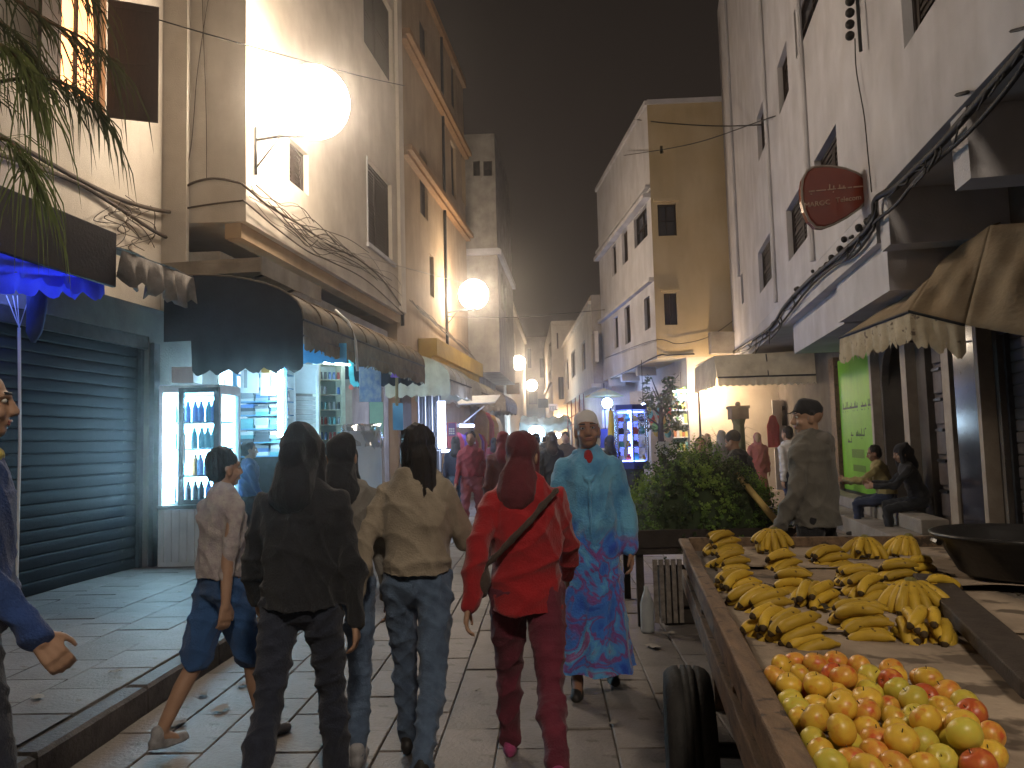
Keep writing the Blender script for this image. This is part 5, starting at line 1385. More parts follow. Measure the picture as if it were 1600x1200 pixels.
cable('dark cable along the foot of the ochre house overhang', [fY.at(955, 592, .06), fY.at(990, 575, .06), fY.at(1028, 556, .06), fY0.at(1045, 555, .06), fY0.at(1085, 553, .06)], .025)
# satellite of rubble and box on canopy
pxpanel('air_unit', 'old air conditioning box above the cream canopy', 'box', 1112, 518, 1155, 552, 23.6, W_DIRTY, th=.4)

# ================================================================== PLANT AT THE TOP LEFT
t = thing('palm_tree', 'tree with long drooping thin leaves hanging into the top left corner', 'tree', (-6.2, 5.0, 0.15))
PALM = mat('palm_leaf', (.060, .070, .028), (.035, .042, .018), 7, .6, transl=.25)
PALM2 = mat('palm_leaf_light', (.13, .16, .045), (.07, .085, .03), 7, .6, transl=.25)
m = MB(); m.tube([(-6.0, 5.2, .15), (-5.55, 5.05, 2.5), (-5.1, 5.0, 4.4), (-4.6, 5.0, 5.2)], [.14, .11, .09, .05], 8); m.build('trunk', WOOD_MID, t, smooth=True)
arcs = [([(-90, 150), (0, 128), (60, 122), (120, 140), (165, 190)], 5.0, PALM), ([(-80, -60), (10, -10), (70, 30), (130, 60), (180, 100)], 4.7, PALM), ([(-90, 60), (0, 70), (40, 110), (62, 170)], 4.8, PALM2),
        ([(-90, 210), (0, 215), (40, 250), (60, 300)], 4.6, PALM2), ([(-60, -80), (40, -60), (110, -40), (160, 20)], 5.2, PALM), ([(-90, 20), (-10, 30), (30, 60), (50, 100)], 5.1, PALM)]
for k, (pts, Y, mt_) in enumerate(arcs):
    rr = random.Random(30 + k); base = [Vector((-4.6, 5.0, 5.0))] + [AY(x, y, Y + .05 * i) for i, (x, y) in enumerate(pts)]
    sp = spline(base, 6); m = MB(); m.tube(sp, [.022 * (1 - .8 * i / len(sp)) for i in range(len(sp))], 5)
    fo = m.build('branch', WOOD_MID, t, smooth=True)
    m = MB()
    for q in range(130 if k in (0, 2) else 70):
        s_ = rr.random(); i = 6 + int(s_ * (len(sp) - 8)); p = sp[i] + Vector((rr.uniform(-.03, .03), rr.uniform(-.05, .05), 0))
        dirv = (sp[min(i + 1, len(sp) - 1)] - sp[i]).normalized(); ln = rr.uniform(.2, .55)
        d1 = (dirv * rr.uniform(.3, 1.0) + Vector((rr.uniform(-.3, .3), rr.uniform(-.5, .5), rr.uniform(-.2, .3)))).normalized()
        P1 = p + d1 * ln * .35 + Vector((0, 0, -.03)); P2 = p + d1 * ln * .6 + Vector((0, 0, -ln * .35)); P3 = p + d1 * ln * .7 + Vector((0, 0, -ln * .8))
        w = Vector((.0035, .001, 0)) * rr.uniform(.8, 1.6)
        m.add([p - w, p + w, P1 - w * 1.3, P1 + w * 1.3, P2 - w, P2 + w, P3], [(0, 1, 3, 2), (2, 3, 5, 4), (4, 5, 6)])
    tag(m.build('leaves', mt_, fo), kind='stuff')
# ================================================================== FRUIT CART
ZR = 0.93; ZB = 0.865
cA = AZ(1066, 842, ZR); cB = AZ(1245, 1200, ZR)
cv = Vector((cA.x - cB.x, cA.y - cB.y)).normalized(); cw = Vector((cv.y, -cv.x))
cL = Vector((cA.x - cB.x, cA.y - cB.y)).length + 0.5
cO = Vector((cA.x, cA.y)) - cv * cL
CW = 1.72
def cp(s_, w_, z): q = cO + cv * s_ + cw * w_; return Vector((q.x, q.y, z))
def cbx(m, s0, s1, w0, w1, z0, z1):
    m.add([cp(s0,w0,z0),cp(s0,w1,z0),cp(s1,w1,z0),cp(s1,w0,z0),cp(s0,w0,z1),cp(s0,w1,z1),cp(s1,w1,z1),cp(s1,w0,z1)], [(0,3,2,1),(4,5,6,7),(0,1,5,4),(1,2,6,5),(2,3,7,6),(3,0,4,7)])
CART_W = mat('cart_wood', (0.22, 0.145, 0.09), (0.10, 0.065, 0.042), 6, 0.65, 0.4, 50, stretch=(5, 1, 5), spots=(0.05, 0.035, 0.025), spot_scale=14, spot_amt=0.6)
CART_G = mat('cart_wood_grey', (0.25, 0.22, 0.19), (0.13, 0.11, 0.095), 5, 0.75, 0.4, 50, stretch=(5, 1, 5), spots=(0.06, 0.05, 0.045), spot_scale=9, spot_amt=0.62)
t = thing('fruit_cart', 'wooden barrow with rubber tyres carrying bananas and apples', 'cart', (cp(cL / 2, CW / 2, 0).x, cp(cL / 2, CW / 2, 0).y, 0))
def plk(name, s0, s1, w0, w1, z0, z1, mt=CART_W, bev=.006):
    m = MB(); cbx(m, s0, s1, w0, w1, z0, z1); return m.build(name, mt, t, bevel=bev)
plk('side_board', 0, cL, 0, .032, ZB - .09, ZR - .025); plk('rim_rail', 0, cL + .02, -.022, .040, ZR - .024, ZR + .002, bev=.008)
plk('side_board', 0, cL, CW - .035, CW, ZB - .09, ZR + .02)
plk('end_board', cL - .035, cL, .037, CW - .037, ZB - .05, ZR + .01); plk('end_board', 0, .035, .037, CW - .037, ZB - .05, ZR + .01)
npl = 9
for k in range(npl):
    w0 = .038 + k * (CW - .076) / npl; plk('bed_plank', .037, cL - .037, w0 + .004, w0 + (CW - .076) / npl - .004, ZB - .03, ZB + random.uniform(-.003, .0), CART_G)
plk('frame_beam', -.3, cL, -.012, .07, .64, .745); plk('frame_beam', -.3, cL, CW - .07, CW, .64, .745)
for s_ in (.4, 1.5, 2.6, cL - .35): plk('cross_beam', s_, s_ + .07, .0, CW, .748, ZB - .093)
sw = 2.18
for (wc) in (-.02, CW + .02):
    pass
TYRE = mat('tyre_rubber', (.035, .033, .032), (.02, .02, .02), 9, .75, .3, 60)
for sgn, wc in ((-1, -.10), (1, CW - .02)):
    c_ = cp(sw, wc, .315); ax = Vector((cw.x, cw.y, 0)); Mx = Matrix((( cw.x, cv.x, 0, c_.x), (cw.y, cv.y, 0, c_.y), (0, 0, 1, c_.z), (0, 0, 0, 1)))
    def wl(prof, n=40):
        m = MB(); b = len(m.v)
        for (r_, x) in prof:
            for k in range(n):
                a = 2 * math.pi * k / n; m.v.append(tuple(Mx @ Vector((x, r_ * math.cos(a), r_ * math.sin(a)))))
        for i in range(len(prof) - 1):
            for k in range(n):
                k2 = (k + 1) % n; m.f.append((i*n+k, i*n+k2, (i+1)*n+k2, (i+1)*n+k)); m.m.append(0)
        return m
    prof = [(.19, -.075), (.25, -.092), (.285, -.090), (.302, -.075), (.312, -.052), (.314, -.034), (.300, -.030), (.300, -.024), (.315, -.020), (.3155, -.004), (.303, 0), (.3155, .004), (.315, .020), (.300, .024), (.300, .030), (.314, .034), (.312, .052), (.302, .075), (.285, .09), (.25, .092), (.19, .075)]
    ty = wl(prof).build('tyre', TYRE, t, smooth=True)
    wl([(.05, -.03), (.06, -.05), (.12, -.03), (.17, -.06), (.192, -.07), (.192, .07), (.17, .06), (.12, .03), (.06, .05), (.05, .03)]).build('rim', METAL_DK, ty, smooth=True)
m = MB(); m.tube([cp(sw, -.14, .315), cp(sw, CW + .02, .315)], .03, 10); m.build('axle', METAL_DK, t)
for w_ in (.12, CW - .2): 
    m = MB(); cbx(m, sw - .05, sw + .05, w_, w_ + .08, .34, .64); m.build('axle_block', CART_W, t)
for w_ in (.15, CW - .15):
    m = MB(); m.bar(cp(cL - .3, w_, .012), cp(cL - .3, w_, .64), .06); m.build('leg', CART_W, t)
# cardboard on the bed
CARD = mat('cardboard', (.42, .335, .25), (.25, .195, .145), 3.2, .85, .35, 30, spots=(.13, .10, .075), spot_scale=6.5, spot_amt=.565)
CARD2 = mat('cardboard_dark', (.30, .23, .165), (.20, .15, .11), 3.5, .85, .3, 30, spots=(.09, .07, .055), spot_scale=6, spot_amt=.57)
def sheet(label, s0, s1, w0, w1, z, rz, mt=CARD, lift=.012, seed=1):
    rr = random.Random(seed); m = MB(); cs, cw_ = (s0 + s1) / 2, (w0 + w1) / 2
    def fn(a, b):
        ds = (a - .5) * (s1 - s0); dw = (b - .5) * (w1 - w0); r_ = rz
        s_ = cs + ds * math.cos(r_) - dw * math.sin(r_); w_ = cw_ + ds * math.sin(r_) + dw * math.cos(r_)
        e = (abs(a - .5) * 2) ** 6 + (abs(b - .5) * 2) ** 6
        return cp(s_, min(max(w_, .042), CW - .042), z + lift * .25 * (1 + math.sin(6 * a + 4 * b + seed)) * .5 + lift * .55 * min(1, e) * abs(math.sin(a * 3 + b * 5 + seed)))
    m.grid(fn, 16, 12); o = m.build('cardboard_sheet', mt, smooth=True, solid=.004); return tag(o, label, 'cardboard')
sheet('dirty flattened cardboard under the apples', .45, 1.95, .06, 1.35, ZB + .006, .02, CARD, .006, 3)
sheet('flattened cardboard across the cart between the apples and the bananas', 1.75, 2.45, .05, 1.2, ZB + .013, -.03, CARD, .008, 7)
sheet('darker cardboard beneath the middle banana bunches', 2.52, 3.0, .10, 1.0, ZB + .012, .09, CARD2, .01, 5)
sheet('pale cardboard beneath the farthest banana bunches', 3.05, cL - .05, .25, 1.5, ZB + .016, .03, CARD, .01, 8)
sheet('crumpled pale cardboard by the dark basin', 2.5, 3.4, 1.0, 1.55, ZB + .024, .25, CARD, .02, 11)

for k_, (s_, w_) in enumerate(((2.12, .62), (2.2, .95), (2.5, .3), (2.75, 1.12), (2.3, 1.2), (3.3, .9), (2.06, .42))):
    rr = random.Random(k_); m = MB(); c_ = cp(s_, w_, ZB + .036); a_ = rr.uniform(0, 6); L_ = rr.uniform(.03, .07)
    m.grid(lambda q, v: c_ + Vector(((q - .5) * L_ * math.cos(a_) - (v - .5) * L_ * .5 * math.sin(a_), (q - .5) * L_ * math.sin(a_) + (v - .5) * L_ * .5 * math.cos(a_), .006 * math.sin(q * 5 + v * 3))), 4, 3)
    tag(m.build('leaf_scrap', mat('scrap_dark', (.06, .05, .03), None, 20, .8), smooth=True), ('dark scrap on the cardboard just above the apples', 'dark scrap on the cardboard by the big long bunch', 'dark scrap beside the side board near the spotted bananas', 'dark scrap before the dark crowned hand', 'dark scrap right of the big long bunch', 'dark scrap between the farthest bunches', 'dark scrap at the corner of the apples')[k_], 'scrap')
# bananas
BAN = mat('banana_skin', (.60, .40, .042), (.43, .27, .03), 9, .5, .12, 60, spots=(.10, .055, .02), spot_scale=45, spot_amt=.655, rnd=.25)
BTIP = mat('banana_tip', (.07, .045, .02), None, 9, .7)
BCROWN = mat('banana_crown', (.20, .18, .05), (.10, .08, .03), 20, .7)
ban = []
for k in range(4):
    rr = random.Random(k); ln = (.145, .16, .135, .15)[k]; bend = (.9, 1.1, .75, 1.25)[k]; rad = (.0175, .0185, .0175, .018)[k]
    m = MB(); pts = []; rs = []; N = 12
    for i in range(N + 1):
        q = i / N; a = (q - .12) * bend
        R0 = ln / bend
        pts.append(Vector((R0 * math.sin(a), 0, R0 * (math.cos(a) - 1) * 1.0 + 0)))
        rs.append(rad * (.34 if q < .04 else .42 if q < .10 else min(1, .42 + (q - .08) * 4.2) if q < .24 else 1 if q < .78 else max(.32, 1 - ((q - .78) / .22) ** 2 * .75)))
    m.tube(pts, rs, 7)
    for fi in range(len(m.f)):
        ring = fi // 7
        if ring >= N - 1: m.m[fi] = 1
    m.m[-1] = 1
    ban.append(m.mesh('banana', [BAN, BTIP], smooth=True))
rb = random.Random(99)
BUNCH = []
def bunch(px, py, ang, n, label, style='pile', z=0.0, sc=1.13, spread=1.25, tilt=0.0, yh=None):
    p = AZ(px, py, ZB + .045 + z)
    t = thing('banana_bunch', label, 'bananas', (p.x, p.y, ZB + .022 + z), 0, 'banana bunches on the cart')
    n = int(n * 1.55); BUNCH.append((p, ang))
    def put(M):
        o = link_mesh('banana', ban[rb.randrange(4)], t); o.matrix_local = M; return o
    if style == 'fan':        # hand standing on its tips, crown up
        for k in range(n):
            a = ang + (k / (n - 1) - .5) * spread * 2
            tl = rb.uniform(.22, .38) + .26 * (k % 2)
            M = Matrix.Translation((0.02 * math.cos(a), .02 * math.sin(a), .082 * sc)) @ Matrix.Rotation(a, 4, 'Z') @ Matrix.Rotation(tl + .1 * math.sin(k), 4, 'Y') @ Matrix.Scale(sc, 4)
            put(M)
        m = MB(); m.ball((0, 0, .085 * sc), (.026, .026, .02), 10); c_ = link_mesh('crown', m.mesh('crown', BCROWN, smooth=True), t)
    else:                      # lying hand, fruit side by side in layers
        lay = [n - n // 3 - n // 4, n // 3, n // 4]
        for L_, cnt in enumerate(lay):
            for k in range(cnt):
                off = (k - (cnt - 1) / 2) * .036 + rb.uniform(-.004, .004)
                a = ang + rb.uniform(-.2, .2) - off * 3.2 * spread * .5
                d = Vector((math.cos(ang), math.sin(ang), 0)); w = Vector((-d.y, d.x, 0))
                q = -d * (.075 + rb.uniform(-.015, .015)) * sc + w * off * sc + Vector((0, 0, (.0 + .029 * L_ + rb.uniform(0, .006)) * sc))
                M = Matrix.Translation(q) @ Matrix.Rotation(a, 4, 'Z') @ Matrix.Rotation(rb.uniform(-.55, .55) if L_ == 0 else rb.uniform(-.9, .9), 4, 'X') @ Matrix.Rotation(rb.uniform(-.22, -.05), 4, 'Y') @ Matrix.Scale(sc, 4)
                put(M)
        d = Vector((math.cos(ang), math.sin(ang), 0)); m = MB(); m.ball(-d * .082 * sc + Vector((0, 0, .022)), (.024, .03, .024), 8); link_mesh('crown', m.mesh('crown', BCROWN, smooth=True), t)
    return t
D_ = math.radians
bunch(1122, 848, D_(200), 7, 'small banana bunch on top in the far left corner of the cart', z=.045)
bunch(1132, 876, D_(185), 10, 'banana bunch in the far left corner, under the small one')
bunch(1210, 848, D_(230), 9, 'banana hand standing with its crown up at the far board', 'fan', z=.03, spread=1.3)
bunch(1212, 880, D_(190), 9, 'stacked banana bunch just before the standing hand at the far board')
bunch(1284, 872, D_(195), 10, 'banana bunch third from the left in the far row')
bunch(1352, 862, D_(250), 8, 'banana hand with a pale stalk, fourth in the far row', 'fan', spread=1.1)
bunch(1421, 860, D_(215), 7, 'loose banana hand by itself nearest the basin at the far board', 'fan', spread=1.0)
bunch(1392, 897, D_(180), 9, 'banana bunch right of the pale stalked hand, one row nearer')
bunch(1448, 888, D_(25), 4, 'few bananas with cut pale ends beside the basin')
bunch(1325, 905, D_(170), 9, 'banana bunch in the middle of the cart with a spread crown')
bunch(1345, 922, D_(200), 6, 'flat low banana bunch at the right foot of the middle bunch')
bunch(1140, 914, D_(205), 8, 'banana bunch against the side board, second from the far corner')
bunch(1232, 912, D_(160), 6, 'small arched banana bunch behind the spotted ones')
bunch(1272, 936, D_(235), 9, 'brown spotted banana bunch left of the big long bunch')
bunch(1178, 942, D_(195), 11, 'tall heaped banana bunch against the side board, third from the far corner')
bunch(1212, 984, D_(210), 13, 'big heaped banana bunch nearest the apples on the left')
bunch(1330, 968, D_(165), 12, 'big long banana bunch in the middle front')
bunch(1425, 940, D_(250), 9, 'banana hand with a dark crown and fingers pointing to the viewer', 'fan', spread=1.2)
bunch(1447, 985, D_(255), 8, 'banana bunch in front of the dark crowned hand')
bunch(1482, 922, D_(10), 3, 'two or three loose bananas lying before the basin')
o = link_mesh('banana', ban[1]); p = AZ(1508, 950, ZB + .04); o.location = p; o.rotation_euler = (0, -.1, D_(175)); tag(o, 'single banana lying alone on the pale cardboard strip', 'banana')

# apples
AP = {'y': mat('apple_yellow', (.72, .49, .06), (.68, .40, .05), 1.4, .36, spots=(.58, .13, .03), spot_scale=1.1, spot_amt=.56, rnd=.12, spec=.45),
      'g': mat('apple_green', (.56, .50, .07), (.62, .46, .06), 1.4, .36, spots=(.66, .34, .05), spot_scale=1.1, spot_amt=.58, rnd=.12, spec=.45),
      'o': mat('apple_orange', (.66, .42, .06), (.64, .26, .045), 1.4, .36, spots=(.55, .10, .03), spot_scale=1.1, spot_amt=.50, rnd=.12, spec=.45),
      'r': mat('apple_red', (.58, .15, .035), (.48, .07, .025), 1.4, .36, spots=(.66, .36, .06), spot_scale=1.1, spot_amt=.58, rnd=.12, spec=.45)}
STEM = mat('apple_stem', (.06, .04, .02), None, 9, .8)
ame = {}
for k_, mt_ in AP.items():
    m = MB(); prof = []
    for i in range(25):
        a = math.pi * i / 24; r_ = math.sin(a); z = -math.cos(a)
        rr_ = r_ * (1.0 + .06 * z); zz = z * .88
        zz -= (.17 if z > 0 else -.07) * math.exp(-(r_ / .24) ** 2)
        prof.append((max(rr_, .001), zz))
    m.lathe(prof, 16)
    m.tube([(0, 0, .5), (.02, 0, .72), (.07, .03, .98)], .035, 5, mi=1)
    ame[k_] = m.mesh('apple', [mt_, STEM], smooth=True)
al = [(155,215,'o'),(190,150,'y'),(270,125,'o'),(395,140,'r'),(505,130,'o'),(300,205,'y'),(570,215,'o'),(635,155,'o'),(700,215,'g'),(830,175,'o'),(830,240,'r'),(980,235,'r'),(1010,325,'r'),(1110,310,'o'),(250,270,'y'),(225,340,'g'),(360,315,'r'),(400,262,'y'),(490,240,'r'),(300,405,'g'),(375,375,'y'),(490,325,'y'),(515,405,'y'),(650,355,'r'),(655,420,'y'),(735,315,'g'),(870,325,'g'),(1235,360,'g'),(1270,435,'r'),(1090,400,'y'),(1100,480,'y'),(810,390,'r'),(800,460,'y'),(960,460,'g'),(335,490,'y'),(460,450,'y'),(490,530,'r'),(650,510,'y'),(375,585,'g'),(600,605,'g'),(760,590,'o'),(860,570,'y'),(1000,630,'g'),(1180,600,'g'),(1255,560,'y'),(1370,560,'o'),(1220,700,'r'),(745,665,'r'),(460,665,'y'),(490,730,'g'),(690,730,'y'),(870,740,'r'),(1010,540,'g'),(560,290,'r'),(950,390,'g'),(1060,560,'y'),(560,480,'y'),(1120,690,'g'),(1330,660,'y'),(600,700,'o'),(980,730,'y')]
al = [(x_, y_, 'o' if (k_ == 'r' and i_ % 2) else k_) for i_, (x_, y_, k_) in enumerate(al)] + [(430, 340, 'y'), (700, 440, 'o'), (900, 230, 'y'), (560, 360, 'y'), (1180, 470, 'y'), (420, 520, 'y'), (880, 640, 'y'), (1050, 260, 'y'), (620, 270, 'y'), (1270, 640, 'g'), (540, 660, 'y'), (260, 330, 'y')]
rad = []; pos = []
for (zx, zy, k_) in al:
    px = 1170 + zx / 3.72; py = 1000 + zy / 3.72
    r_ = random.uniform(.030, .0350); p = AZ(px, py, ZB + .012 + r_); pos.append(p); rad.append(r_)
pos = [p.copy() for p in pos]; zmin = [ZB + .015 + r_ * .9 for r_ in rad]
for it in range(160):
    for i in range(len(pos)):
        for j in range(i):
            d = pos[i] - pos[j]; mn = (rad[i] + rad[j]) * .965; l = d.length
            if l < mn:
                if l < 1e-5: d = Vector((.001, 0, .001)); l = d.length
                d = d / l * (mn - l) * .5
                d.x *= .75; d.y *= .75; d.z = abs(d.z) * (1 if d.z > 0 else -1) + (.0012 if d.z >= 0 else -.0002)
                pos[i] += d; pos[j] -= d
        q = Vector((pos[i].x, pos[i].y)) - cO; w_ = q.dot(cw)
        if w_ < .04 + rad[i]: pos[i] += Vector((cw.x, cw.y, 0)) * (.04 + rad[i] - w_)
        pos[i].z = max(zmin[i], pos[i].z - (.0012 if it < 120 else .0004))
order = sorted(range(len(pos)), key=lambda i: -(Vector((pos[i].x, pos[i].y)) - cO).dot(cv))
ordn = ['first', 'second', 'third', 'fourth', 'fifth', 'sixth', 'seventh', 'eighth', 'ninth', 'tenth', 'eleventh', 'twelfth']
rowlab = {}
rows = [order[i:i + 8] for i in range(0, len(order), 8)]
for ri, row in enumerate(rows):
    row.sort(key=lambda i: (Vector((pos[i].x, pos[i].y)) - cO).dot(cw))
    for ci, i in enumerate(row): rowlab[i] = (ri, ci)
cn = {'y': 'yellow', 'g': 'greenish', 'o': 'orange blushed', 'r': 'red flushed'}
for i, (zx, zy, k_) in enumerate(al):
    o = link_mesh('apple', ame[k_]); o.location = pos[i]; o.scale = (rad[i],) * 3
    o.rotation_euler = (random.gauss(0, .7), random.gauss(0, .7), random.uniform(0, 6.28))
    ri, ci = rowlab[i]
    tag(o, f'{cn[k_]} apple, {ordn[ci]} from the side board in the {ordn[ri]} row counted from the bananas', 'apple', 'apples on the cart')

# black basin and plank on the cart
BASIN = mat('basin_black', (.022, .021, .021), (.012, .012, .012), 5, .32, .1, 30, spec=.5)
p = AZ(1585, 868, ZB + .13); t = thing('basin', 'wide black basin on the right side of the fruit cart', 'basin', (p.x, p.y, ZB + .03))
Mx = Matrix.Translation((p.x + .02, p.y, ZB + .03)) @ Matrix.Scale(1.0, 4)
m = MB(); rB = .33
m.lathe([(0, .0), (.19, .0), (.24, .03), (.31, .16), (.345, .185), (.35, .20), (.335, .205), (.30, .17), (.23, .06), (.17, .025), (0, .02)], 40, Mx); m.build('bowl', BASIN, t, smooth=True)
for sgn in (-1, 1):
    m = MB(); m.tube([Vector((p.x + .02 + sgn * .02, p.y - .335 * 1, ZB + .19)) if False else Mx @ Vector((.33 * math.cos(a), .33 * math.sin(a) * 1, .16)) * 1 for a in (1.2 + sgn * 1.57, 1.35 + sgn * 1.57, 1.5 + sgn * 1.57)], .015, 6); m.build('handle', BASIN, t)
m = MB(); a = AZ(1450, 905, ZB + .05); b_ = AZ(1640, 1080, ZB + .05)
m.bar(a, b_, .12, .05); tag(m.build('plank', mat('plank_dark', (.07, .055, .045), (.04, .03, .025), 6, .7, .4, 40, stretch=(3, 3, 3)), bevel=.006), 'dark plank lying slantwise along the right of the cart', 'plank')

# ================================================================== HERB CART
t = thing('herb_cart', 'low dark barrow under the heap of green herbs', 'cart', (1.55, 7.0, 0))
hc = AY(1085, 800, 7.0)
x0, x1 = hc.x - .62, hc.x + .80
DKW = mat('wood_black', (.045, .035, .028), (.025, .02, .016), 6, .8, .4, 40)
m = MB(); m.box((x0, 6.45, .60), (x1, 7.7, .66)); m.build('bed', DKW, t)
for (a_, b2) in (((x0, 6.43, .66), (x1, 6.47, .80)), ((x0, 7.68, .66), (x1, 7.72, .80)), ((x0 - .02, 6.47, .66), (x0 + .02, 7.68, .80)), ((x1 - .02, 6.47, .66), (x1 + .02, 7.68, .80))):
    m = MB(); m.box(a_, b2); m.build('side_board', DKW, t)
for x, y in ((x0 + .06, 6.52), (x1 - .06, 6.52), (x0 + .06, 7.62), (x1 - .06, 7.62)):
    m = MB(); m.box((x - .03, y - .03, .012), (x + .03, y + .03, .598)); m.build('leg', DKW, t)
for k in range(5):
    m = MB(); x = x0 + .16 + k * .05; m.box((x, 6.44, .05), (x + .035, 6.47, .56)); m.build('slat', CART_G, t)
for y in (6.6, 7.5):
    c_ = Vector((x1 - .1, y, .25)); 
    m = MB(); m.lathe([(.1, -.03), (.22, -.045), (.25, -.02), (.25, .02), (.22, .045), (.1, .03)], 24, Matrix.Translation(c_) @ Matrix.Rotation(R(90), 4, 'X')); m.build('wheel', TYRE, t, smooth=True)
for k, (xx, yy, w, h) in enumerate(((x0 + .52, 6.75, .5, .42), (x0 + 1.0, 6.8, .42, .38))):
    ct = thing('crate', 'dark crate under the herb barrow, ' + ('nearer the blue robed woman' if k == 0 else 'nearer the fruit cart'), 'crate', (xx, yy, .012))
    for j in range(3):
        m = MB(); m.box((xx - w/2, yy - .25, .03 + j * h / 3), (xx + w/2, yy - .23, .03 + j * h / 3 + h / 3 - .03)); m.build('slat', DKW, ct)
    m = MB(); m.box((xx - w/2, yy - .228, .014), (xx + w/2, yy + .3, .04)); m.box((xx - w/2, yy + .28, .042), (xx + w/2, yy + .3, h)); m.box((xx - w/2 - .021, yy - .25, .014), (xx - w/2 - .001, yy + .3, h)); m.box((xx + w/2 + .001, yy - .25, .014), (xx + w/2 + .021, yy + .3, h)); m.build('box', DKW, ct)
bt = AY(1009, 905, 6.3)
m = MB(); m.lathe([(0, 0), (.05, 0), (.055, .02), (.055, .22), (.03, .30), (.018, .33), (.018, .36), (0, .36)], 14, Matrix.Translation((bt.x, 6.3, .016))); tag(m.build('bottle', mat('bottle_clear', (.42, .44, .44), (.3, .32, .32), 5, .15, spec=.7), smooth=True), 'pale water bottle standing on the road by the herb barrow', 'bottle')
HERB = [mat('herb_green', (.11, .20, .035), (.065, .125, .025), 8, .6, transl=.25), mat('herb_bright', (.20, .31, .05), (.13, .22, .035), 8, .6, transl=.25), mat('herb_dark', (.035, .06, .018), (.02, .035, .012), 8, .7, transl=.15)]
m = MB(); rr = random.Random(77)
cx_, cy_ = (x0 + x1) / 2 - .02, 7.05
def mound(u, v):   # height of the heap
    d = math.sqrt((u / .76) ** 2 + (v / .62) ** 2)
    if d > 1: return None
    bumps = .07 * math.sin(u * 9 + 1) * math.sin(v * 8) + .05 * math.sin(u * 15 + v * 11)
    return .72 + (.68 + .10 * (1 if u < 0 else -.5) * abs(u)) * (1 - d ** 2.4) + bumps - (.16 * max(0, u))
for k in range(2600):
    u = rr.uniform(-.76, .76); v = rr.uniform(-.62, .55); h = mound(u, v)
    if h is None: continue
    if v > .1 and rr.random() < .5: continue
    zz = h - rr.random() ** 2 * .22; c_ = Vector((cx_ + u, cy_ + v, zz))
    out = Vector((u * 1.4, v * 1.4 - .35, .55 + rr.uniform(-.2, .3))).normalized()
    clump = math.sin(u * 13 + 2) + math.sin(v * 12 + u * 7) + rr.gauss(0, .5)
    mi = 1 if clump > .75 else (2 if clump < -.6 else 0)
    # sprig: a stalk with small leaves
    ax = (out + Vector((rr.uniform(-.6, .6), rr.uniform(-.6, .6), rr.uniform(-.4, .5)))).normalized(); L_ = rr.uniform(.06, .13)
    sd_ = ax.cross(Vector((rr.uniform(-1, 1), rr.uniform(-1, 1), rr.uniform(-1, 1)))).normalized(); ot = ax.cross(sd_)
    w = sd_ * .0022; m.add([c_ - w, c_ + w, c_ + ax * L_], [(0, 1, 2)], mi)
    for q in range(7):
        b = c_ + ax * L_ * (.25 + .75 * q / 6); an = q * 2.4
        d = (sd_ * math.cos(an) + ot * math.sin(an)) * .8 + ax * .5; d.normalize(); s_ = rr.uniform(.016, .03); wv = d.cross(ax).normalized() * s_ * .42
        m.add([b, b + d * s_ * .5 - wv, b + d * s_, b + d * s_ * .5 + wv], [(0, 1, 2, 3)], mi)
o = m.build('herb_leaves', HERB); tag(o, 'heap of bunched green herbs on the low barrow', 'herbs', kind='stuff')
m = MB()
m.grid(lambda a, b: (lambda u, v: Vector((cx_ + u, cy_ + v, max(.665, (mound(u, v) or .665) - .09))))((a - .5) * 1.46, (b - .5) * 1.2), 26, 20); tag(m.build('herb_stalks', HERB[2], smooth=True), 'packed dark stalks inside the herb heap', 'herbs', kind='stuff')
m = MB(); m.tube([AY(1152, 742, 6.9), AY(1216, 818, 6.2)], .028, 8); tag(m.build('pole', mat('pole_yellow', (.50, .36, .12), (.36, .25, .08), 7, .6), smooth=True), 'yellowish wooden pole slanting down from the herb heap', 'pole')
# litter on the road and pavement
rr = random.Random(50); PAP = mat('litter_paper', (.34, .31, .27), (.22, .20, .17), 6, .9)
for k, (px, py, w) in enumerate(((345, 1108, .12), (272, 1132, .13), (318, 1085, .08), (430, 1020, .07), (280, 925, .06), (515, 1010, .08), (745, 1080, .05), (960, 1130, .07), (1020, 1010, .12), (1045, 990, .10), (180, 1050, .08), (60, 1090, .09), (395, 985, .06), (380, 1070, .08))):
    z = .165 if (k in (4, 10, 11)) else .026; p = AZ(px, py, z); m = MB()
    if -2.58 < p.x < -2.38: p.x = -2.3
    a = rr.uniform(0, 3); m.grid(lambda q, v: p + Vector(((q - .5) * w * math.cos(a) - (v - .5) * w * .6 * math.sin(a), (q - .5) * w * math.sin(a) + (v - .5) * w * .6 * math.cos(a), .012 * abs(math.sin(q * 5 + v * 4 + k)))), 5, 4)
    where = ('pale scrap by the kerb under the walker', 'pale scrap at the kerb nearest the viewer', 'twisted scrap lying against the kerb stone', 'scrap beside the kerb behind the dark hooded walker', 'scrap on the pavement before the fridge', 'scrap on the tiles between the two dark walkers', 'small scrap behind the red jacket', 'scrap left of the cart wheel', 'crumpled scrap near the herb barrow', 'larger crumpled scrap at the herb barrow foot', 'scrap in the middle of the pavement', 'scrap on the pavement by the blue jacket', 'scrap on the kerb by the kiosk', 'scrap on the tiles near the kerb')[k]
    tag(m.build('paper_scrap', PAP, smooth=True), where + ', paper litter', 'litter')
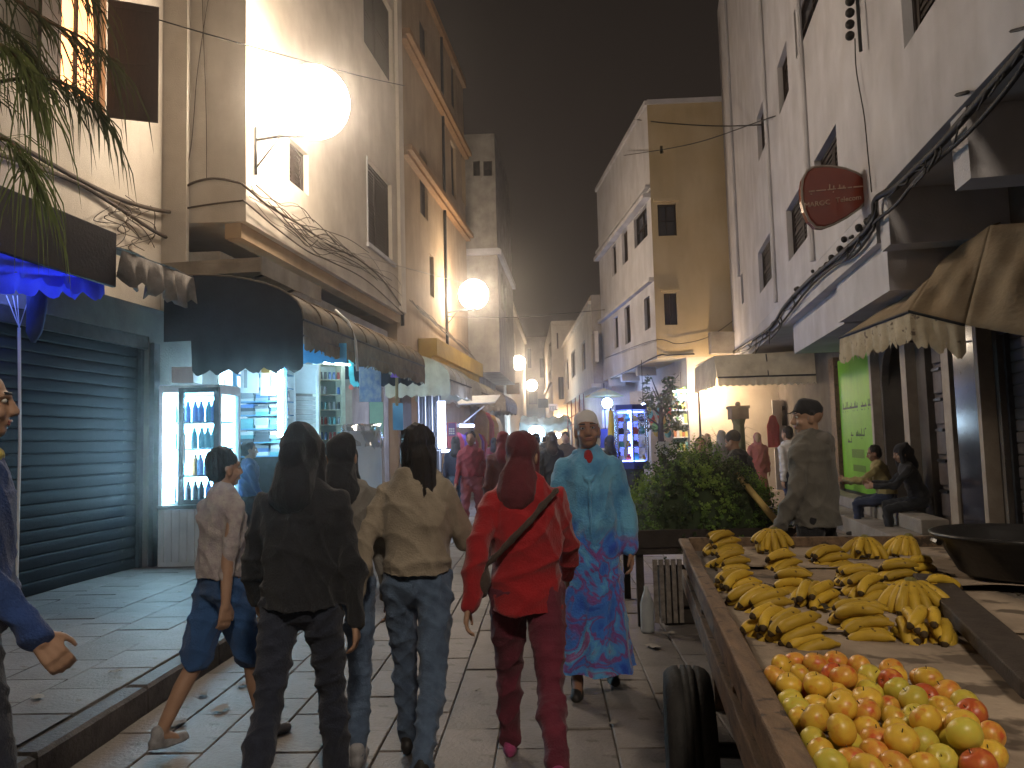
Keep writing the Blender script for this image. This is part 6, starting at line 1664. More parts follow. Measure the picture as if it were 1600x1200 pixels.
# ================================================================== PEOPLE
def rcone(vs, fs, a, b, ra, rb, n=14, k=4):
    """tapered capsule"""
    a = Vector(a); b = Vector(b); d = b - a; L = d.length
    d = d / L if L > 1e-6 else Vector((0, 0, 1))
    x = d.cross(Vector((0, 0, 1)) if abs(d.z) < .9 else Vector((1, 0, 0))).normalized(); y = d.cross(x)
    rings = []
    for i in range(k + 1):
        t = -math.pi / 2 + (math.pi / 2) * i / k; rings.append((a + d * ra * math.sin(t), max(ra * math.cos(t), 1e-4)))
    for i in range(k + 1):
        t = (math.pi / 2) * i / k; rings.append((b + d * rb * math.sin(t), max(rb * math.cos(t), 1e-4)))
    base = len(vs)
    for c, r in rings:
        for j in range(n):
            an = 2 * math.pi * j / n; vs.append(c + (x * math.cos(an) + y * math.sin(an)) * r)
    for i in range(len(rings) - 1):
        for j in range(n):
            j2 = (j + 1) % n; fs.append((base+i*n+j, base+i*n+j2, base+(i+1)*n+j2, base+(i+1)*n+j))
    fs.append(tuple(base + n - 1 - j for j in range(n))); e = base + (len(rings) - 1) * n; fs.append(tuple(e + j for j in range(n)))

def ellip(vs, fs, c, r, M=None, n=18, k=12):
    base = len(vs); c = Vector(c)
    for i in range(k + 1):
        t = math.pi * i / k
        for j in range(n):
            an = 2 * math.pi * j / n
            v = Vector((r[0] * max(math.sin(t), 1e-3) * math.cos(an), r[1] * max(math.sin(t), 1e-3) * math.sin(an), -r[2] * math.cos(t)))
            if M is not None: v = M @ v
            vs.append(c + v)
    for i in range(k):
        for j in range(n):
            j2 = (j + 1) % n; fs.append((base+i*n+j, base+i*n+j2, base+(i+1)*n+j2, base+(i+1)*n+j))
    fs.append(tuple(base + n - 1 - j for j in range(n))); e = base + k * n; fs.append(tuple(e + j for j in range(n)))

def loft(vs, fs, rings, n=28):
    """rings: list of list of n points; closed at both ends"""
    base = len(vs); n = len(rings[0])
    for r in rings: vs.extend(r)
    for i in range(len(rings) - 1):
        for j in range(n):
            j2 = (j + 1) % n; fs.append((base+i*n+j, base+i*n+j2, base+(i+1)*n+j2, base+(i+1)*n+j))
    fs.append(tuple(base + n - 1 - j for j in range(n))); e = base + (len(rings) - 1) * n; fs.append(tuple(e + j for j in range(n)))

def fused(name, vs, fs, mt, parent, vox=.01, smooth=5, fold=0.0, ff=18.0, seed=0, cut=None, vert=1.0, label=None):
    """one continuous skin round overlapping shapes, smoothed, with cloth folds"""
    me = bpy.data.meshes.new(name); me.from_pydata([tuple(v) for v in vs], [], fs); me.update()
    o = bpy.data.objects.new(name, me); C.objects.link(o)
    md = o.modifiers.new('r', 'REMESH'); md.mode = 'VOXEL'; md.voxel_size = vox; md.adaptivity = 0.0
    if smooth:
        ms = o.modifiers.new('s', 'SMOOTH'); ms.factor = .5; ms.iterations = smooth
    dg = bpy.context.evaluated_depsgraph_get()
    out = bpy.data.meshes.new_from_object(o.evaluated_get(dg)); bpy.data.objects.remove(o); bpy.data.meshes.remove(me)
    n = len(out.vertices)
    if fold and n:
        co = np.empty(n * 3); out.vertices.foreach_get('co', co); co = co.reshape(-1, 3)
        nr = np.empty(n * 3); out.vertex_normals.foreach_get('vector', nr); nr = nr.reshape(-1, 3)
        rs = np.random.RandomState(seed); f = np.zeros(n)
        x, y, z = co[:, 0], co[:, 1], co[:, 2]
        for q in range(5):
            kx, ky = rs.uniform(-1, 1, 2) * ff; kz = rs.uniform(.25, .9) * ff * vert
            ph = rs.uniform(0, 6.28); wp = np.sin(x * rs.uniform(4, 9) + z * rs.uniform(3, 8) + ph) * 1.6 + np.sin(y * 7 + z * 11 + ph) * .8
            s = np.sin(kx * x + ky * y + kz * z + wp + ph); f += (1 - np.abs(s)) ** 2 * rs.uniform(.5, 1.0) - .3
        co = co + nr * (f * fold)[:, None]
        out.vertices.foreach_set('co', co.ravel())
    out.name = name; out.materials.clear(); out.materials.append(mt)
    out.polygons.foreach_set('use_smooth', [True] * len(out.polygons)); out.update()
    return link_mesh(name, out, parent, label)

SKIN_D = mat('skin_brown', (.30, .165, .10), (.25, .13, .08), 8, .5, .05, 60, spec=.4)
SKIN_L = mat('skin_olive', (.40, .25, .17), (.34, .20, .13), 8, .5, .05, 60, spec=.4)
HAIR = mat('hair_black', (.018, .013, .011), (.010, .008, .007), 30, .5, .5, 90, stretch=(4, 4, .6))
EYE_W = mat('eye_white', (.62, .60, .57), None, 5, .3); EYE_B = mat('eye_brown', (.02, .012, .008), None, 5, .2)
LIP = mat('lip', (.26, .10, .08), None, 9, .5)
SHOE_D = mat('shoe_dark', (.03, .028, .027), None, 9, .5); SHOE_W = mat('shoe_grey_white', (.36, .36, .37), (.16, .16, .17), 14, .6)
def cloth(name, c, c2=None, **k): return mat(name, c, c2, k.pop('scale', 9), k.pop('rough', .9), k.pop('bump', .35), k.pop('bscale', 120), sheen=k.pop('sheen', .15), **k)

def rot(v, ax, a): return Matrix.Rotation(a, 3, ax) @ Vector(v)

class Body:
    """joint positions for a 1.75 m figure facing +y, x to its right; scaled to H"""
    def __init__(s, H=1.7, lean=0, legs=((12, 8, 2), (-14, 18, 2)), arms=((18, 10, 20, 0), (-20, 10, 14, 0)), head=(0, 0, 0), seat=None, wide=1.0, twist=0):
        s.H = H; k = H / 1.75; s.k = k
        hip_z = .93
        s.leg = []
        for sd, (th, kn, out) in zip((1, -1), legs):   # sd=+1 is the right leg (x>0)
            h = Vector((sd * .092 * wide, 0, hip_z))
            d1 = Vector((sd * math.sin(R(out)), math.sin(R(th)) , -math.cos(R(th)))).normalized()
            kn_ = h + d1 * .45
            d2 = Vector((sd * math.sin(R(out)) * .5, math.sin(R(th - kn)), -math.cos(R(th - kn)))).normalized()
            an = kn_ + d2 * .41
            s.leg.append([h, kn_, an, R(th - kn)])
        low = min(l[2].z - .075 + (-.04 if False else 0) for l in s.leg)
        dz = -low
        for l in s.leg:
            for i in range(3): l[i] = l[i] + Vector((0, 0, dz))
        s.pelvis = Vector((0, 0, .96 + dz))
        L = R(lean)
        up = Vector((0, math.sin(L), math.cos(L)))
        s.up = up
        s.waist = s.pelvis + up * .13; s.chest = s.pelvis + up * .36; s.neck = s.pelvis + up * .535
        s.hd = s.neck + up * .06 + Vector((0, .02, 0)) + Vector((0, 0, .085))
        s.HM = Matrix.Rotation(R(head[0]), 3, 'Z') @ Matrix.Rotation(R(-head[1]), 3, 'X') @ Matrix.Rotation(R(head[2]), 3, 'Y')
        s.arm = []
        TW = Matrix.Rotation(R(twist), 3, 'Z')
        for sd, (pt, ab, el, inw) in zip((1, -1), arms):
            sh = s.pelvis + up * .452 + TW @ Vector((sd * .168 * wide, 0, 0))
            d1 = TW @ Vector((sd * math.sin(R(ab)), math.sin(R(pt)) * math.cos(R(ab)), -math.cos(R(pt)) * math.cos(R(ab)))).normalized()
            e = sh + d1 * .295
            a2 = R(pt + el); d2 = Vector((sd * math.sin(R(ab * .5 - inw)), math.sin(a2) * math.cos(R(inw)), -math.cos(a2) * math.cos(R(inw)))); d2 = TW @ d2.normalized()
            w = e + d2 * .255
            s.arm.append([sh, e, w, d2, sd])
        s.wide = wide
        s.bulk = 1.0
    def S(s, vs): return [Vector(v) * s.k for v in vs]

def hand(vs, fs, w, d, sd, curl=25):
    d = d.normalized(); fwd = Vector((0, 1, 0)); kx = (fwd - d * fwd.dot(d))
    if kx.length < .3: kx = Vector((0, 0, 1)) - d * d.z
    kx.normalize(); pn = d.cross(kx) * (1 if sd > 0 else -1)        # towards the thigh
    inward = Vector((-sd, 0, 0))
    if pn.dot(inward) < 0: pn = -pn
    rcone(vs, fs, w - d * .03, w + d * .02, .027, .026)
    for o in (-.026, 0, .026): rcone(vs, fs, w + d * .02 + kx * o * .7, w + d * .082 + kx * o, .0155, .0145, 8, 3)
    for i, (o, L) in enumerate(((.031, .072), (.0105, .080), (-.0105, .075), (-.030, .060))):
        b = w + d * .085 + kx * o; c1 = R(curl * .7); c2 = R(curl * 1.9); c3 = R(curl * 2.9)
        p1 = b + (d * math.cos(c1) + pn * math.sin(c1) + kx * o * 1.2).normalized() * L * .45
        p2 = p1 + (d * math.cos(c2) + pn * math.sin(c2)) * L * .32; p3 = p2 + (d * math.cos(c3) + pn * math.sin(c3)) * L * .25
        rcone(vs, fs, b - d * .02, p1, .0098, .0092, 8, 3); rcone(vs, fs, p1, p2, .0092, .0086, 8, 3); rcone(vs, fs, p2, p3, .0086, .0075, 8, 3)
    tb = w + d * .022 + kx * .022; t1 = tb + (d * .62 + kx * .68 + pn * .3).normalized() * .042; t2 = t1 + (d * .85 + kx * .3 + pn * .35).normalized() * .030
    t3 = t2 + (d * .95 + pn * .3).normalized() * .022
    rcone(vs, fs, tb - d * .01, t1, .0145, .0115, 8, 3); rcone(vs, fs, t1, t2, .0112, .0098, 8, 3); rcone(vs, fs, t2, t3, .0098, .008, 8, 3)

def headgeo(B, vs, fs):
    c = B.hd; M = B.HM
    P = lambda x, y, z: c + M @ Vector((x, y, z))
    rcone(vs, fs, B.neck - B.up * .06, c + Vector((0, -.012, -.04)), .058, .054)
    ellip(vs, fs, P(0, -.014, .035), (.076, .095, .092), M)
    ellip(vs, fs, P(0, .018, -.03), (.064, .072, .085), M)
    ellip(vs, fs, P(0, .050, -.082), (.036, .034, .028), M)              # chin
    for sd in (-1, 1):
        ellip(vs, fs, P(sd * .040, .058, -.030), (.024, .022, .022), M)  # cheeks
        rcone(vs, fs, P(sd * .012, .084, .030), P(sd * .050, .064, .028), .013, .010, 8, 3)   # brow
        ellip(vs, fs, P(sd * .077, -.012, -.012), (.010, .022, .034), M @ Matrix.Rotation(sd * .25, 3, 'Z'))  # ear
        rcone(vs, fs, P(sd * .004, .088, .022), P(sd * .012, .098, -.028), .009, .012, 8, 3)  # nose wings
    rcone(vs, fs, P(0, .086, .022), P(0, .108, -.024), .010, .0135, 8, 3)
    rcone(vs, fs, P(-.016, .084, -.058), P(.016, .084, -.058), .010, .010, 8, 3)

def torso(B, vs, fs, g=0.0, hip=True, hem=None):
    w = B.wide
    Mx = Matrix.Rotation(math.atan2(-B.up.y, B.up.z), 3, 'X')
    ellip(vs, fs, B.chest + B.up * .03, (.158 * w + g, .108 + g, .19 + g), Mx)
    ellip(vs, fs, B.pelvis + B.up * .445, (.152 * w + g, .070 + g, .06 + g), Mx)
    for sd in (-1, 1): rcone(vs, fs, B.neck + Vector((sd * .03, -.01, .0)), B.pelvis + B.up * .462 + Vector((sd * .13 * w, 0, 0)), .048 + g * .5, .040 + g * .6)
    ellip(vs, fs, B.waist + B.up * .04, (.138 * w + g, .098 + g, .16 + g), Mx)
    if hip: ellip(vs, fs, B.pelvis, (.155 * w + g, .112 + g, .13 + g), Mx)

def armgeo(B, vs, fs, i, g=0.0, upto=1.0):
    sh, e, w, d, sd = B.arm[i]
    rcone(vs, fs, sh + Vector((-sd * .035, 0, .0)), sh + (e - sh) * .2, .056 + g, .050 + g)
    rcone(vs, fs, sh, e, .048 + g, .039 + g); rcone(vs, fs, e, e + (w - e) * min(upto, .35), .039 + g, .040 + g)
    if upto > .35: rcone(vs, fs, e + (w - e) * .3, e + (w - e) * upto, .041 + g, .030 + g)

def leggeo(B, vs, fs, i, g=0.0, flare=0.0):
    h, k, a, _ = B.leg[i]
    rcone(vs, fs, h + Vector((0, 0, .02)), h + (k - h) * .5, .088 + g, .074 + g); rcone(vs, fs, h + (k - h) * .5, k, .074 + g, .056 + g)
    rcone(vs, fs, k, k + (a - k) * .35 + Vector((0, -.01, 0)), .055 + g, .054 + g + flare); rcone(vs, fs, k + (a - k) * .35 + Vector((0, -.01, 0)), a, .054 + g + flare * .6, .038 + g + flare)

def shoes(B, t, mt):
    for i in (0, 1):
        h, k, a, ang = B.leg[i]; sd = 1 if i == 0 else -1
        pit = max(-.9, min(.5, ang)) ; M = Matrix.Rotation(-0.0 + (ang if a.z > .13 * 1 else 0) * .9, 3, 'X')
        if a.z <= .16: M = Matrix.Identity(3)
        P = lambda x, y, z: a + M @ Vector((x, y, z))
        vs, fs = [], []
        rcone(vs, fs, P(0, -.03, -.035), P(0, .03, -.045), .036, .038, 10, 3); rcone(vs, fs, P(0, .03, -.045), P(sd * .012, .145, -.052), .040, .032, 10, 3)
        rcone(vs, fs, P(0, -.01, .02), P(0, -.01, -.02), .041, .040, 10, 3); ellip(vs, fs, P(0, .055, -.064), (.042, .125, .012), M)
        fused('shoe', B.S(vs), fs, mt, t, .008 * B.k, 3)

def hairgeo(B, vs, fs, style='short'):
    c = B.hd; M = B.HM; P = lambda x, y, z: c + M @ Vector((x, y, z))
    if style == 'short':
        ellip(vs, fs, P(0, -.026, .048), (.087, .101, .097), M); ellip(vs, fs, P(0, -.058, -.01), (.079, .062, .076), M)
    elif style == 'long':
        ellip(vs, fs, P(0, -.024, .046), (.086, .100, .095), M); ellip(vs, fs, P(0, -.060, -.04), (.088, .062, .11), M)
        rcone(vs, fs, P(0, -.075, -.05), P(0, -.105, -.24), .080, .055); 
        for sd in (-1, 1): rcone(vs, fs, P(sd * .068, -.01, .02), P(sd * .078, -.03, -.17), .03, .022)
    elif style == 'cap':
        ellip(vs, fs, P(0, -.012, .060), (.088, .104, .082), M)
        for sd in (-.4, 0, .4): rcone(vs, fs, P(sd * .1, .07, .058), P(sd * .12, .135, .040), .014, .008, 8, 3)
        rcone(vs, fs, P(-.08, -.02, .03), P(.08, -.02, .03), .02, .02)
    elif style == 'knit':
        ellip(vs, fs, P(0, -.020, .052), (.087, .104, .098), M)
    elif style == 'scarf':
        ellip(vs, fs, P(0, -.026, .038), (.092, .100, .104), M); ellip(vs, fs, P(0, -.04, -.06), (.084, .072, .10), M)
        for sd in (-1, 1): rcone(vs, fs, P(sd * .070, .0, .02), P(sd * .058, .03, -.12), .028, .04)
        rcone(vs, fs, P(0, -.05, -.08), P(0, -.07, -.20), .09, .12); rcone(vs, fs, P(-.05, .03, -.14), P(.05, .03, -.14), .05, .05)
    elif style == 'wrap':
        ellip(vs, fs, P(0, -.018, .052), (.088, .104, .090), M); ellip(vs, fs, P(0, -.065, -.03), (.070, .050, .085), M)
        for sd in (-1, 1): rcone(vs, fs, P(sd * .078, -.02, .03), P(sd * .066, -.045, -.09), .020, .024)
        rcone(vs, fs, P(0, -.085, -.06), P(.01, -.10, -.20), .055, .06)
    elif style == 'hood':
        ellip(vs, fs, P(0, -.030, .046), (.102, .118, .116), M); ellip(vs, fs, P(0, -.055, -.06), (.098, .088, .11), M)
        rcone(vs, fs, P(0, -.075, -.08), P(0, -.085, -.18), .10, .115); rcone(vs, fs, P(0, -.10, .10), P(0, -.125, .0), .06, .07)
        for sd in (-1, 1): rcone(vs, fs, P(sd * .078, .02, .05), P(sd * .072, .03, -.14), .03, .045)
    elif style == 'hood_down':
        rcone(vs, fs, P(-.085, -.07, -.155), P(.085, -.07, -.155), .055, .055); ellip(vs, fs, P(0, -.11, -.19), (.10, .055, .085), M)
        for sd in (-1, 1): rcone(vs, fs, P(sd * .09, -.06, -.15), P(sd * .06, .05, -.165), .05, .035)

def eyes(B, t):
    c = B.hd; M = B.HM
    for sd in (-1, 1):
        p = c + M @ Vector((sd * .031, .0735, .012)); m = MB(); m.ball(p * B.k, (.0125 * B.k, .010 * B.k, .0085 * B.k), 12)
        e = m.build('eye', EYE_W, None, smooth=True); e.parent = t
        q = c + M @ Vector((sd * .031, .0825, .012)); m = MB(); m.ball(q * B.k, (.0062 * B.k, .0035 * B.k, .0062 * B.k), 10); ir = m.build('iris', EYE_B, None, smooth=True); ir.parent = e
        vs, fs = [], []; P = lambda x, y, z: c + M @ Vector((x, y, z))
        rcone(vs, fs, P(sd * .018, .092, .037), P(sd * .050, .076, .038), .0045, .0032, 8, 2); m = MB(); m.add(B.S(vs), fs); b_ = m.build('eyebrow', HAIR, None, smooth=True); b_.parent = t
    vs, fs = [], []; P = lambda x, y, z: c + M @ Vector((x, y, z))
    rcone(vs, fs, P(-.021, .088, -.056), P(.0, .0945, -.053), .004, .0055, 8, 2); rcone(vs, fs, P(.0, .0945, -.053), P(.021, .088, -.056), .0055, .004, 8, 2)
    rcone(vs, fs, P(-.018, .088, -.064), P(.018, .088, -.064), .0055, .0055, 8, 2)
    m = MB(); m.add(B.S(vs), fs); l_ = m.build('lips', LIP, None, smooth=True); l_.parent = t

def person(label, loc, face, B, top=None, bottom=None, skin=SKIN_L, hair='short', hair_mt=HAIR, shoe=SHOE_D, vox=.010, detail=True, top_len=.0, top_g=.026, bot_g=.016, sleeve=(1.0, 1.0),
           extra=None, robe=None, shorts=False, hem_z=None, flare=0.0, group=None, extra_mt=None, hood=None, fold=.012):
    """face: heading in degrees, 0 = away from the camera (+y)"""
    t = thing('person', label, 'person', loc, R(face), group); k = B.k; rs = abs(hash(label)) % 1 + len(label)
    vs, fs = [], []
    headgeo(B, vs, fs)
    torso(B, vs, fs, -.010)
    for i in (0, 1):
        armgeo(B, vs, fs, i, -.004); hand(vs, fs, B.arm[i][2], B.arm[i][3], B.arm[i][4]); leggeo(B, vs, fs, i, -.004)
        h, kn, a, ang = B.leg[i]; rcone(vs, fs, a, a + Vector((0, .1, -.05)), .036, .028)
    fused('body', B.S(vs), fs, skin, t, (vox * .62 if detail else vox) * k, 3)
    if detail: eyes(B, t)
    if hair:
        vs, fs = [], []; hairgeo(B, vs, fs, hair); nm = {'short': 'hair', 'long': 'hair', 'cap': 'cap', 'knit': 'cap', 'scarf': 'headscarf', 'wrap': 'headscarf', 'hood': 'hood'}[hair]
        fused(nm, B.S(vs), fs, hair_mt, t, vox * (.62 if detail and hair in ('short', 'long') else .9) * k, 3 if hair in ('short', 'long') else 4, .0055 if hair in ('short', 'long') else .007, 85 if hair in ('short', 'long') else 22, rs, vert=.12 if hair in ('short', 'long') else .8)
        if hair in ('scarf', 'hood') :
            pass
    if hood is not None:
        vs, fs = [], []; hairgeo(B, vs, fs, 'hood_down'); fused('collar', B.S(vs), fs, hood, t, vox * k, 5, .006, 20, rs)
    if robe is not None:
        vs, fs = [], []; torso(B, vs, fs, .022)
        rings = []
        z0 = hem_z if hem_z is not None else .10
        for q in range(15):
            f = q / 14; zc = B.pelvis.z + .36 - f * (B.pelvis.z + .36 - z0); n_ = 40; rg_ = []
            wx = (.165 + .02 * f + .075 * f ** 1.5) * B.wide; wy = .125 + .03 * f + .07 * f ** 1.4
            yc = B.chest.y * (1 - f)
            for j in range(n_):
                an = 2 * math.pi * j / n_; am = 1 + (.02 + .075 * f) * f * math.sin(an * 7 + 1.3 + f * 1.5) + .035 * f * math.sin(an * 13 + 2 * f)
                rg_.append(Vector((wx * math.cos(an) * am, yc + wy * math.sin(an) * am, zc)))
            rings.append(rg_)
        loft(vs, fs, rings)
        for i in (0, 1): 
            armgeo(B, vs, fs, i, .022, .93); sh, e, w, d, sd = B.arm[i]; rcone(vs, fs, e + (w - e) * .4, e + (w - e) * .93, .056, .064)
        fused('robe', B.S(vs), fs, robe, t, vox * k, 3, fold * 1.2, 17, rs, vert=.35)
    if top is not None:
        vs, fs = [], []; torso(B, vs, fs, top_g, hip=False)
        rings = []; hem = .04 - top_len * 1.3
        for q in range(13):
            f = q / 12; hh = .40 + (hem - .40) * f; c_ = B.pelvis + B.up * hh; rg_ = []
            wx = (.150 + .012 * math.cos(f * 5.2) + .010 * f) * B.wide + top_g; wy = .106 + .006 * math.cos(f * 5.2) + .030 * f + top_g
            if f > .86: wx -= .008; wy -= .008
            for j in range(40):
                an = 2 * math.pi * j / 40; am = 1 + .018 * f * math.sin(an * 5 + f * 4); rg_.append(c_ + Vector((wx * math.cos(an) * am, wy * math.sin(an) * am, 0)))
            rings.append(rg_)
        loft(vs, fs, rings)
        for i in (0, 1):
            armgeo(B, vs, fs, i, top_g * .62, sleeve[i]); sh, e, w, d, sd = B.arm[i]
            if sleeve[i] > .9: rcone(vs, fs, e + (w - e) * .86, e + (w - e) * .99, .036 + top_g * .6, .037 + top_g * .6)
        rcone(vs, fs, B.neck - B.up * .05, B.neck + B.up * .0, .088, .070)
        fused('jacket', B.S(vs), fs, top, t, vox * k, 4, fold, 19, rs, vert=.9)
    if bottom is not None:
        vs, fs = [], []; ellip(vs, fs, B.pelvis + Vector((0, 0, -.01)), (.152 * B.wide + bot_g, .112 + bot_g, .12))
        for i in (0, 1):
            if shorts:
                h, kn, a, _ = B.leg[i]; rcone(vs, fs, h, h + (kn - h) * .9, .095 + bot_g, .085 + bot_g)
            else: leggeo(B, vs, fs, i, bot_g, flare)
        fused('trousers' if not shorts else 'shorts', B.S(vs), fs, bottom, t, vox * k, 4, fold * .8, 24, rs + 3, vert=1.4)
    shoes(B, t, shoe)
    if extra: extra(B, t, k)
    return t

def gpos(px, py, z=0.016): p = AZ(px, py, z); return (p.x, p.y, z)

C_BLK = cloth('cloth_black', (.022, .023, .028), (.014, .015, .018)); C_NAVY = cloth('cloth_navy_jacket', (.035, .045, .085), (.022, .03, .06))
C_JEAN = cloth('denim_blue', (.10, .15, .23), (.06, .09, .15), scale=20); C_JEAND = cloth('denim_dark', (.028, .034, .055), (.018, .022, .036), scale=20)
C_GREY = cloth('sweater_grey', (.20, .185, .165), (.15, .14, .125)); C_BEIGE = cloth('jacket_beige', (.33, .28, .21), (.24, .20, .15))
C_RED = cloth('hoodie_red', (.36, .014, .018), (.24, .010, .014), sheen=.3); C_CRIM = cloth('trousers_crimson', (.16, .025, .045), (.09, .016, .03))
C_WINE = cloth('djellaba_wine', (.22, .03, .045), (.14, .02, .03)); C_DKBR = cloth('cloth_dark_brown', (.07, .05, .04), (.045, .032, .026))
C_PINK = cloth('scarf_pink', (.42, .16, .18), (.32, .11, .13)); C_WHITE = cloth('scarf_white', (.70, .68, .67), (.58, .56, .55)); C_OLIV = cloth('coat_olive_grey', (.16, .15, .13), (.11, .105, .09))
C_PLAID = cloth('shirt_pale_plaid', (.42, .38, .36), (.26, .22, .24), scale=24); C_BLUESH = cloth('shorts_blue', (.035, .10, .26), (.025, .07, .19))
C_SWEAT2 = cloth('jacket_grey_panel', (.23, .215, .19), (.17, .16, .14)); C_TAN = cloth('robe_tan', (.40, .30, .20), (.30, .22, .15))
C_BLUEJ = cloth('jacket_royal_blue', (.025, .06, .20), (.018, .04, .13)); C_YCOL = cloth('collar_yellow', (.55, .46, .10), (.42, .35, .07))

# patterned blue plush robe: turquoise above, mixed blues and plums below
def robe_material():
    m = bpy.data.materials.new('robe_blue_print'); m.use_nodes = True; nt = m.node_tree; N = nt.nodes; L = nt.links; b = N['Principled BSDF']
    b.inputs['Roughness'].default_value = .9; b.inputs['Sheen Weight'].default_value = .35
    tc = N.new('ShaderNodeTexCoord'); sp = N.new('ShaderNodeSeparateXYZ'); L.new(tc.outputs['Object'], sp.inputs[0])
    n1 = N.new('ShaderNodeTexNoise'); n1.inputs['Scale'].default_value = 9; n1.inputs['Detail'].default_value = 4; L.new(tc.outputs['Object'], n1.inputs['Vector'])
    r1 = N.new('ShaderNodeValToRGB'); r1.color_ramp.elements[0].position = .35; r1.color_ramp.elements[0].color = (.05, .22, .46, 1); r1.color_ramp.elements[1].position = .62; r1.color_ramp.elements[1].color = (.14, .42, .66, 1); L.new(n1.outputs['Fac'], r1.inputs[0])
    n2 = N.new('ShaderNodeTexNoise'); n2.inputs['Scale'].default_value = 4.5; n2.inputs['Detail'].default_value = 3; n2.inputs['Distortion'].default_value = 1.2; L.new(tc.outputs['Object'], n2.inputs['Vector'])
    r2 = N.new('ShaderNodeValToRGB'); cr = r2.color_ramp; cr.interpolation = 'EASE'
    cr.elements[0].position = .30; cr.elements[0].color = (.02, .08, .50, 1); cr.elements[1].position = .72; cr.elements[1].color = (.24, .26, .55, 1)
    for p_, c_ in ((.44, (.04, .18, .62, 1)), (.505, (.20, .06, .26, 1)), (.54, (.06, .24, .64, 1)), (.60, (.10, .36, .66, 1)), (.65, (.26, .08, .26, 1))):
        e = cr.elements.new(p_); e.color = c_
    L.new(n2.outputs['Fac'], r2.inputs[0])
    ad = N.new('ShaderNodeMath'); ad.operation = 'MULTIPLY_ADD'; L.new(n2.outputs['Fac'], ad.inputs[0]); ad.inputs[1].default_value = .55; L.new(sp.outputs['Z'], ad.inputs[2])
    mr = N.new('ShaderNodeMapRange'); mr.inputs['From Min'].default_value = 1.16; mr.inputs['From Max'].default_value = 1.30; L.new(ad.outputs[0], mr.inputs['Value'])
    mx = N.new('ShaderNodeMix'); mx.data_type = 'RGBA'; L.new(mr.outputs[0], mx.inputs['Factor']); L.new(r2.outputs[0], mx.inputs['A']); L.new(r1.outputs[0], mx.inputs['B']); L.new(mx.outputs['Result'], b.inputs['Base Color'])
    n4 = N.new('ShaderNodeTexNoise'); n4.inputs['Scale'].default_value = 90; L.new(tc.outputs['Object'], n4.inputs['Vector'])
    bp = N.new('ShaderNodeBump'); bp.inputs['Strength'].default_value = .5; bp.inputs['Distance'].default_value = .02; L.new(n4.outputs['Fac'], bp.inputs['Height']); L.new(bp.outputs[0], b.inputs['Normal'])
    return m
ROBE_BLUE = robe_material()

# --- big foreground figures (heading 0 = walking away, 180 = towards the viewer)
p = AY(12, 700, 2.25)
person('man at the left edge in a royal blue jacket with a pale yellow collar', (p.x - .16, 2.3, .16), -55, Body(1.66, arms=((10, 10, 25, 0), (-14, 10, 20, 0))), top=C_BLUEJ, bottom=C_JEAND, hair='short', hood=C_YCOL, vox=.011)
p = gpos(345, 1168)
def bag_extra(B, t, k):
    w = B.arm[1][2] * k; m = MB(); m.tube([w + Vector((0, .02, -.09)), w + Vector((0, .02, -.16))], .006, 5); m.lathe([(0, -.36), (.08, -.35), (.09, -.25), (.05, -.18), (.01, -.15)], 10, Matrix.Translation(w + Vector((0, .02, 0))))
    b_ = m.build('snack_bag', cloth('bag_rust', (.28, .09, .07)), None, smooth=True); b_.parent = t
person('boy in a pale plaid shirt and blue shorts walking on the kerb side, trainers on', (p[0] - .02, p[1] + .05, .016), -38, Body(1.55, legs=((17, 6, 3), (-13, 17, 3)), arms=((-18, 12, 12, 0), (24, 14, 40, 10))), top=C_PLAID, bottom=C_BLUESH, shorts=True, hair='short', shoe=SHOE_W, sleeve=(.45, .45), vox=.011, top_g=.02)
person('person in a dark hooded jacket and black trousers walking away, hood up', (AY(470, 900, 3.35).x, 3.35, .016), 2, Body(1.62, lean=3, legs=((17, 8, 2), (-18, 20, 2)), arms=((-14, 12, 10, 2), (16, 15, 22, 6)), wide=1.06, twist=5, head=(-8, 4, 3)), top=C_BLK, bottom=C_JEAND, hair='hood', hair_mt=C_BLK, top_len=.05, top_g=.032, flare=.012)
person('person in a grey sweater half hidden behind the dark hooded walker', (AY(535, 900, 3.95).x, 3.95, .016), 6, Body(1.60, legs=((-14, 12, 2), (16, 8, 2)), arms=((-16, 12, 12, 0), (14, 10, 10, 0))), top=C_GREY, bottom=C_JEAN, hair='scarf', hair_mt=C_BLK, top_len=.06, shoe=SHOE_W)
person('long haired woman in a short beige jacket and faded jeans walking away', (AY(652, 900, 3.75).x, 3.75, .016), -4, Body(1.64, lean=2, legs=((-20, 24, 2), (18, 8, 2)), arms=((26, 12, 40, 6), (-22, 16, 14, 0)), twist=-7, head=(28, 0, -4)), top=C_BEIGE, bottom=C_JEAN, hair='long', top_len=.0, top_g=.03)
def sling(B, t, k):
    vs, fs = [], []; a = B.pelvis + Vector((.17, -.06, .50)); b_ = B.pelvis + Vector((-.20, -.13, .14))
    for i in range(8):
        q = i / 8; q2 = (i + 1) / 8; f = lambda q: a.lerp(b_, q) + Vector((0, -.075 * math.sin(q * math.pi), 0)); rcone(vs, fs, f(q), f(q2), .022, .022, 8, 3)
    ellip(vs, fs, B.pelvis + Vector((-.235, -.08, .06)), (.06, .10, .10)); fused('shoulder_bag', B.S(vs), fs, C_DKBR, t, .011, 3, .005, 25, 4)
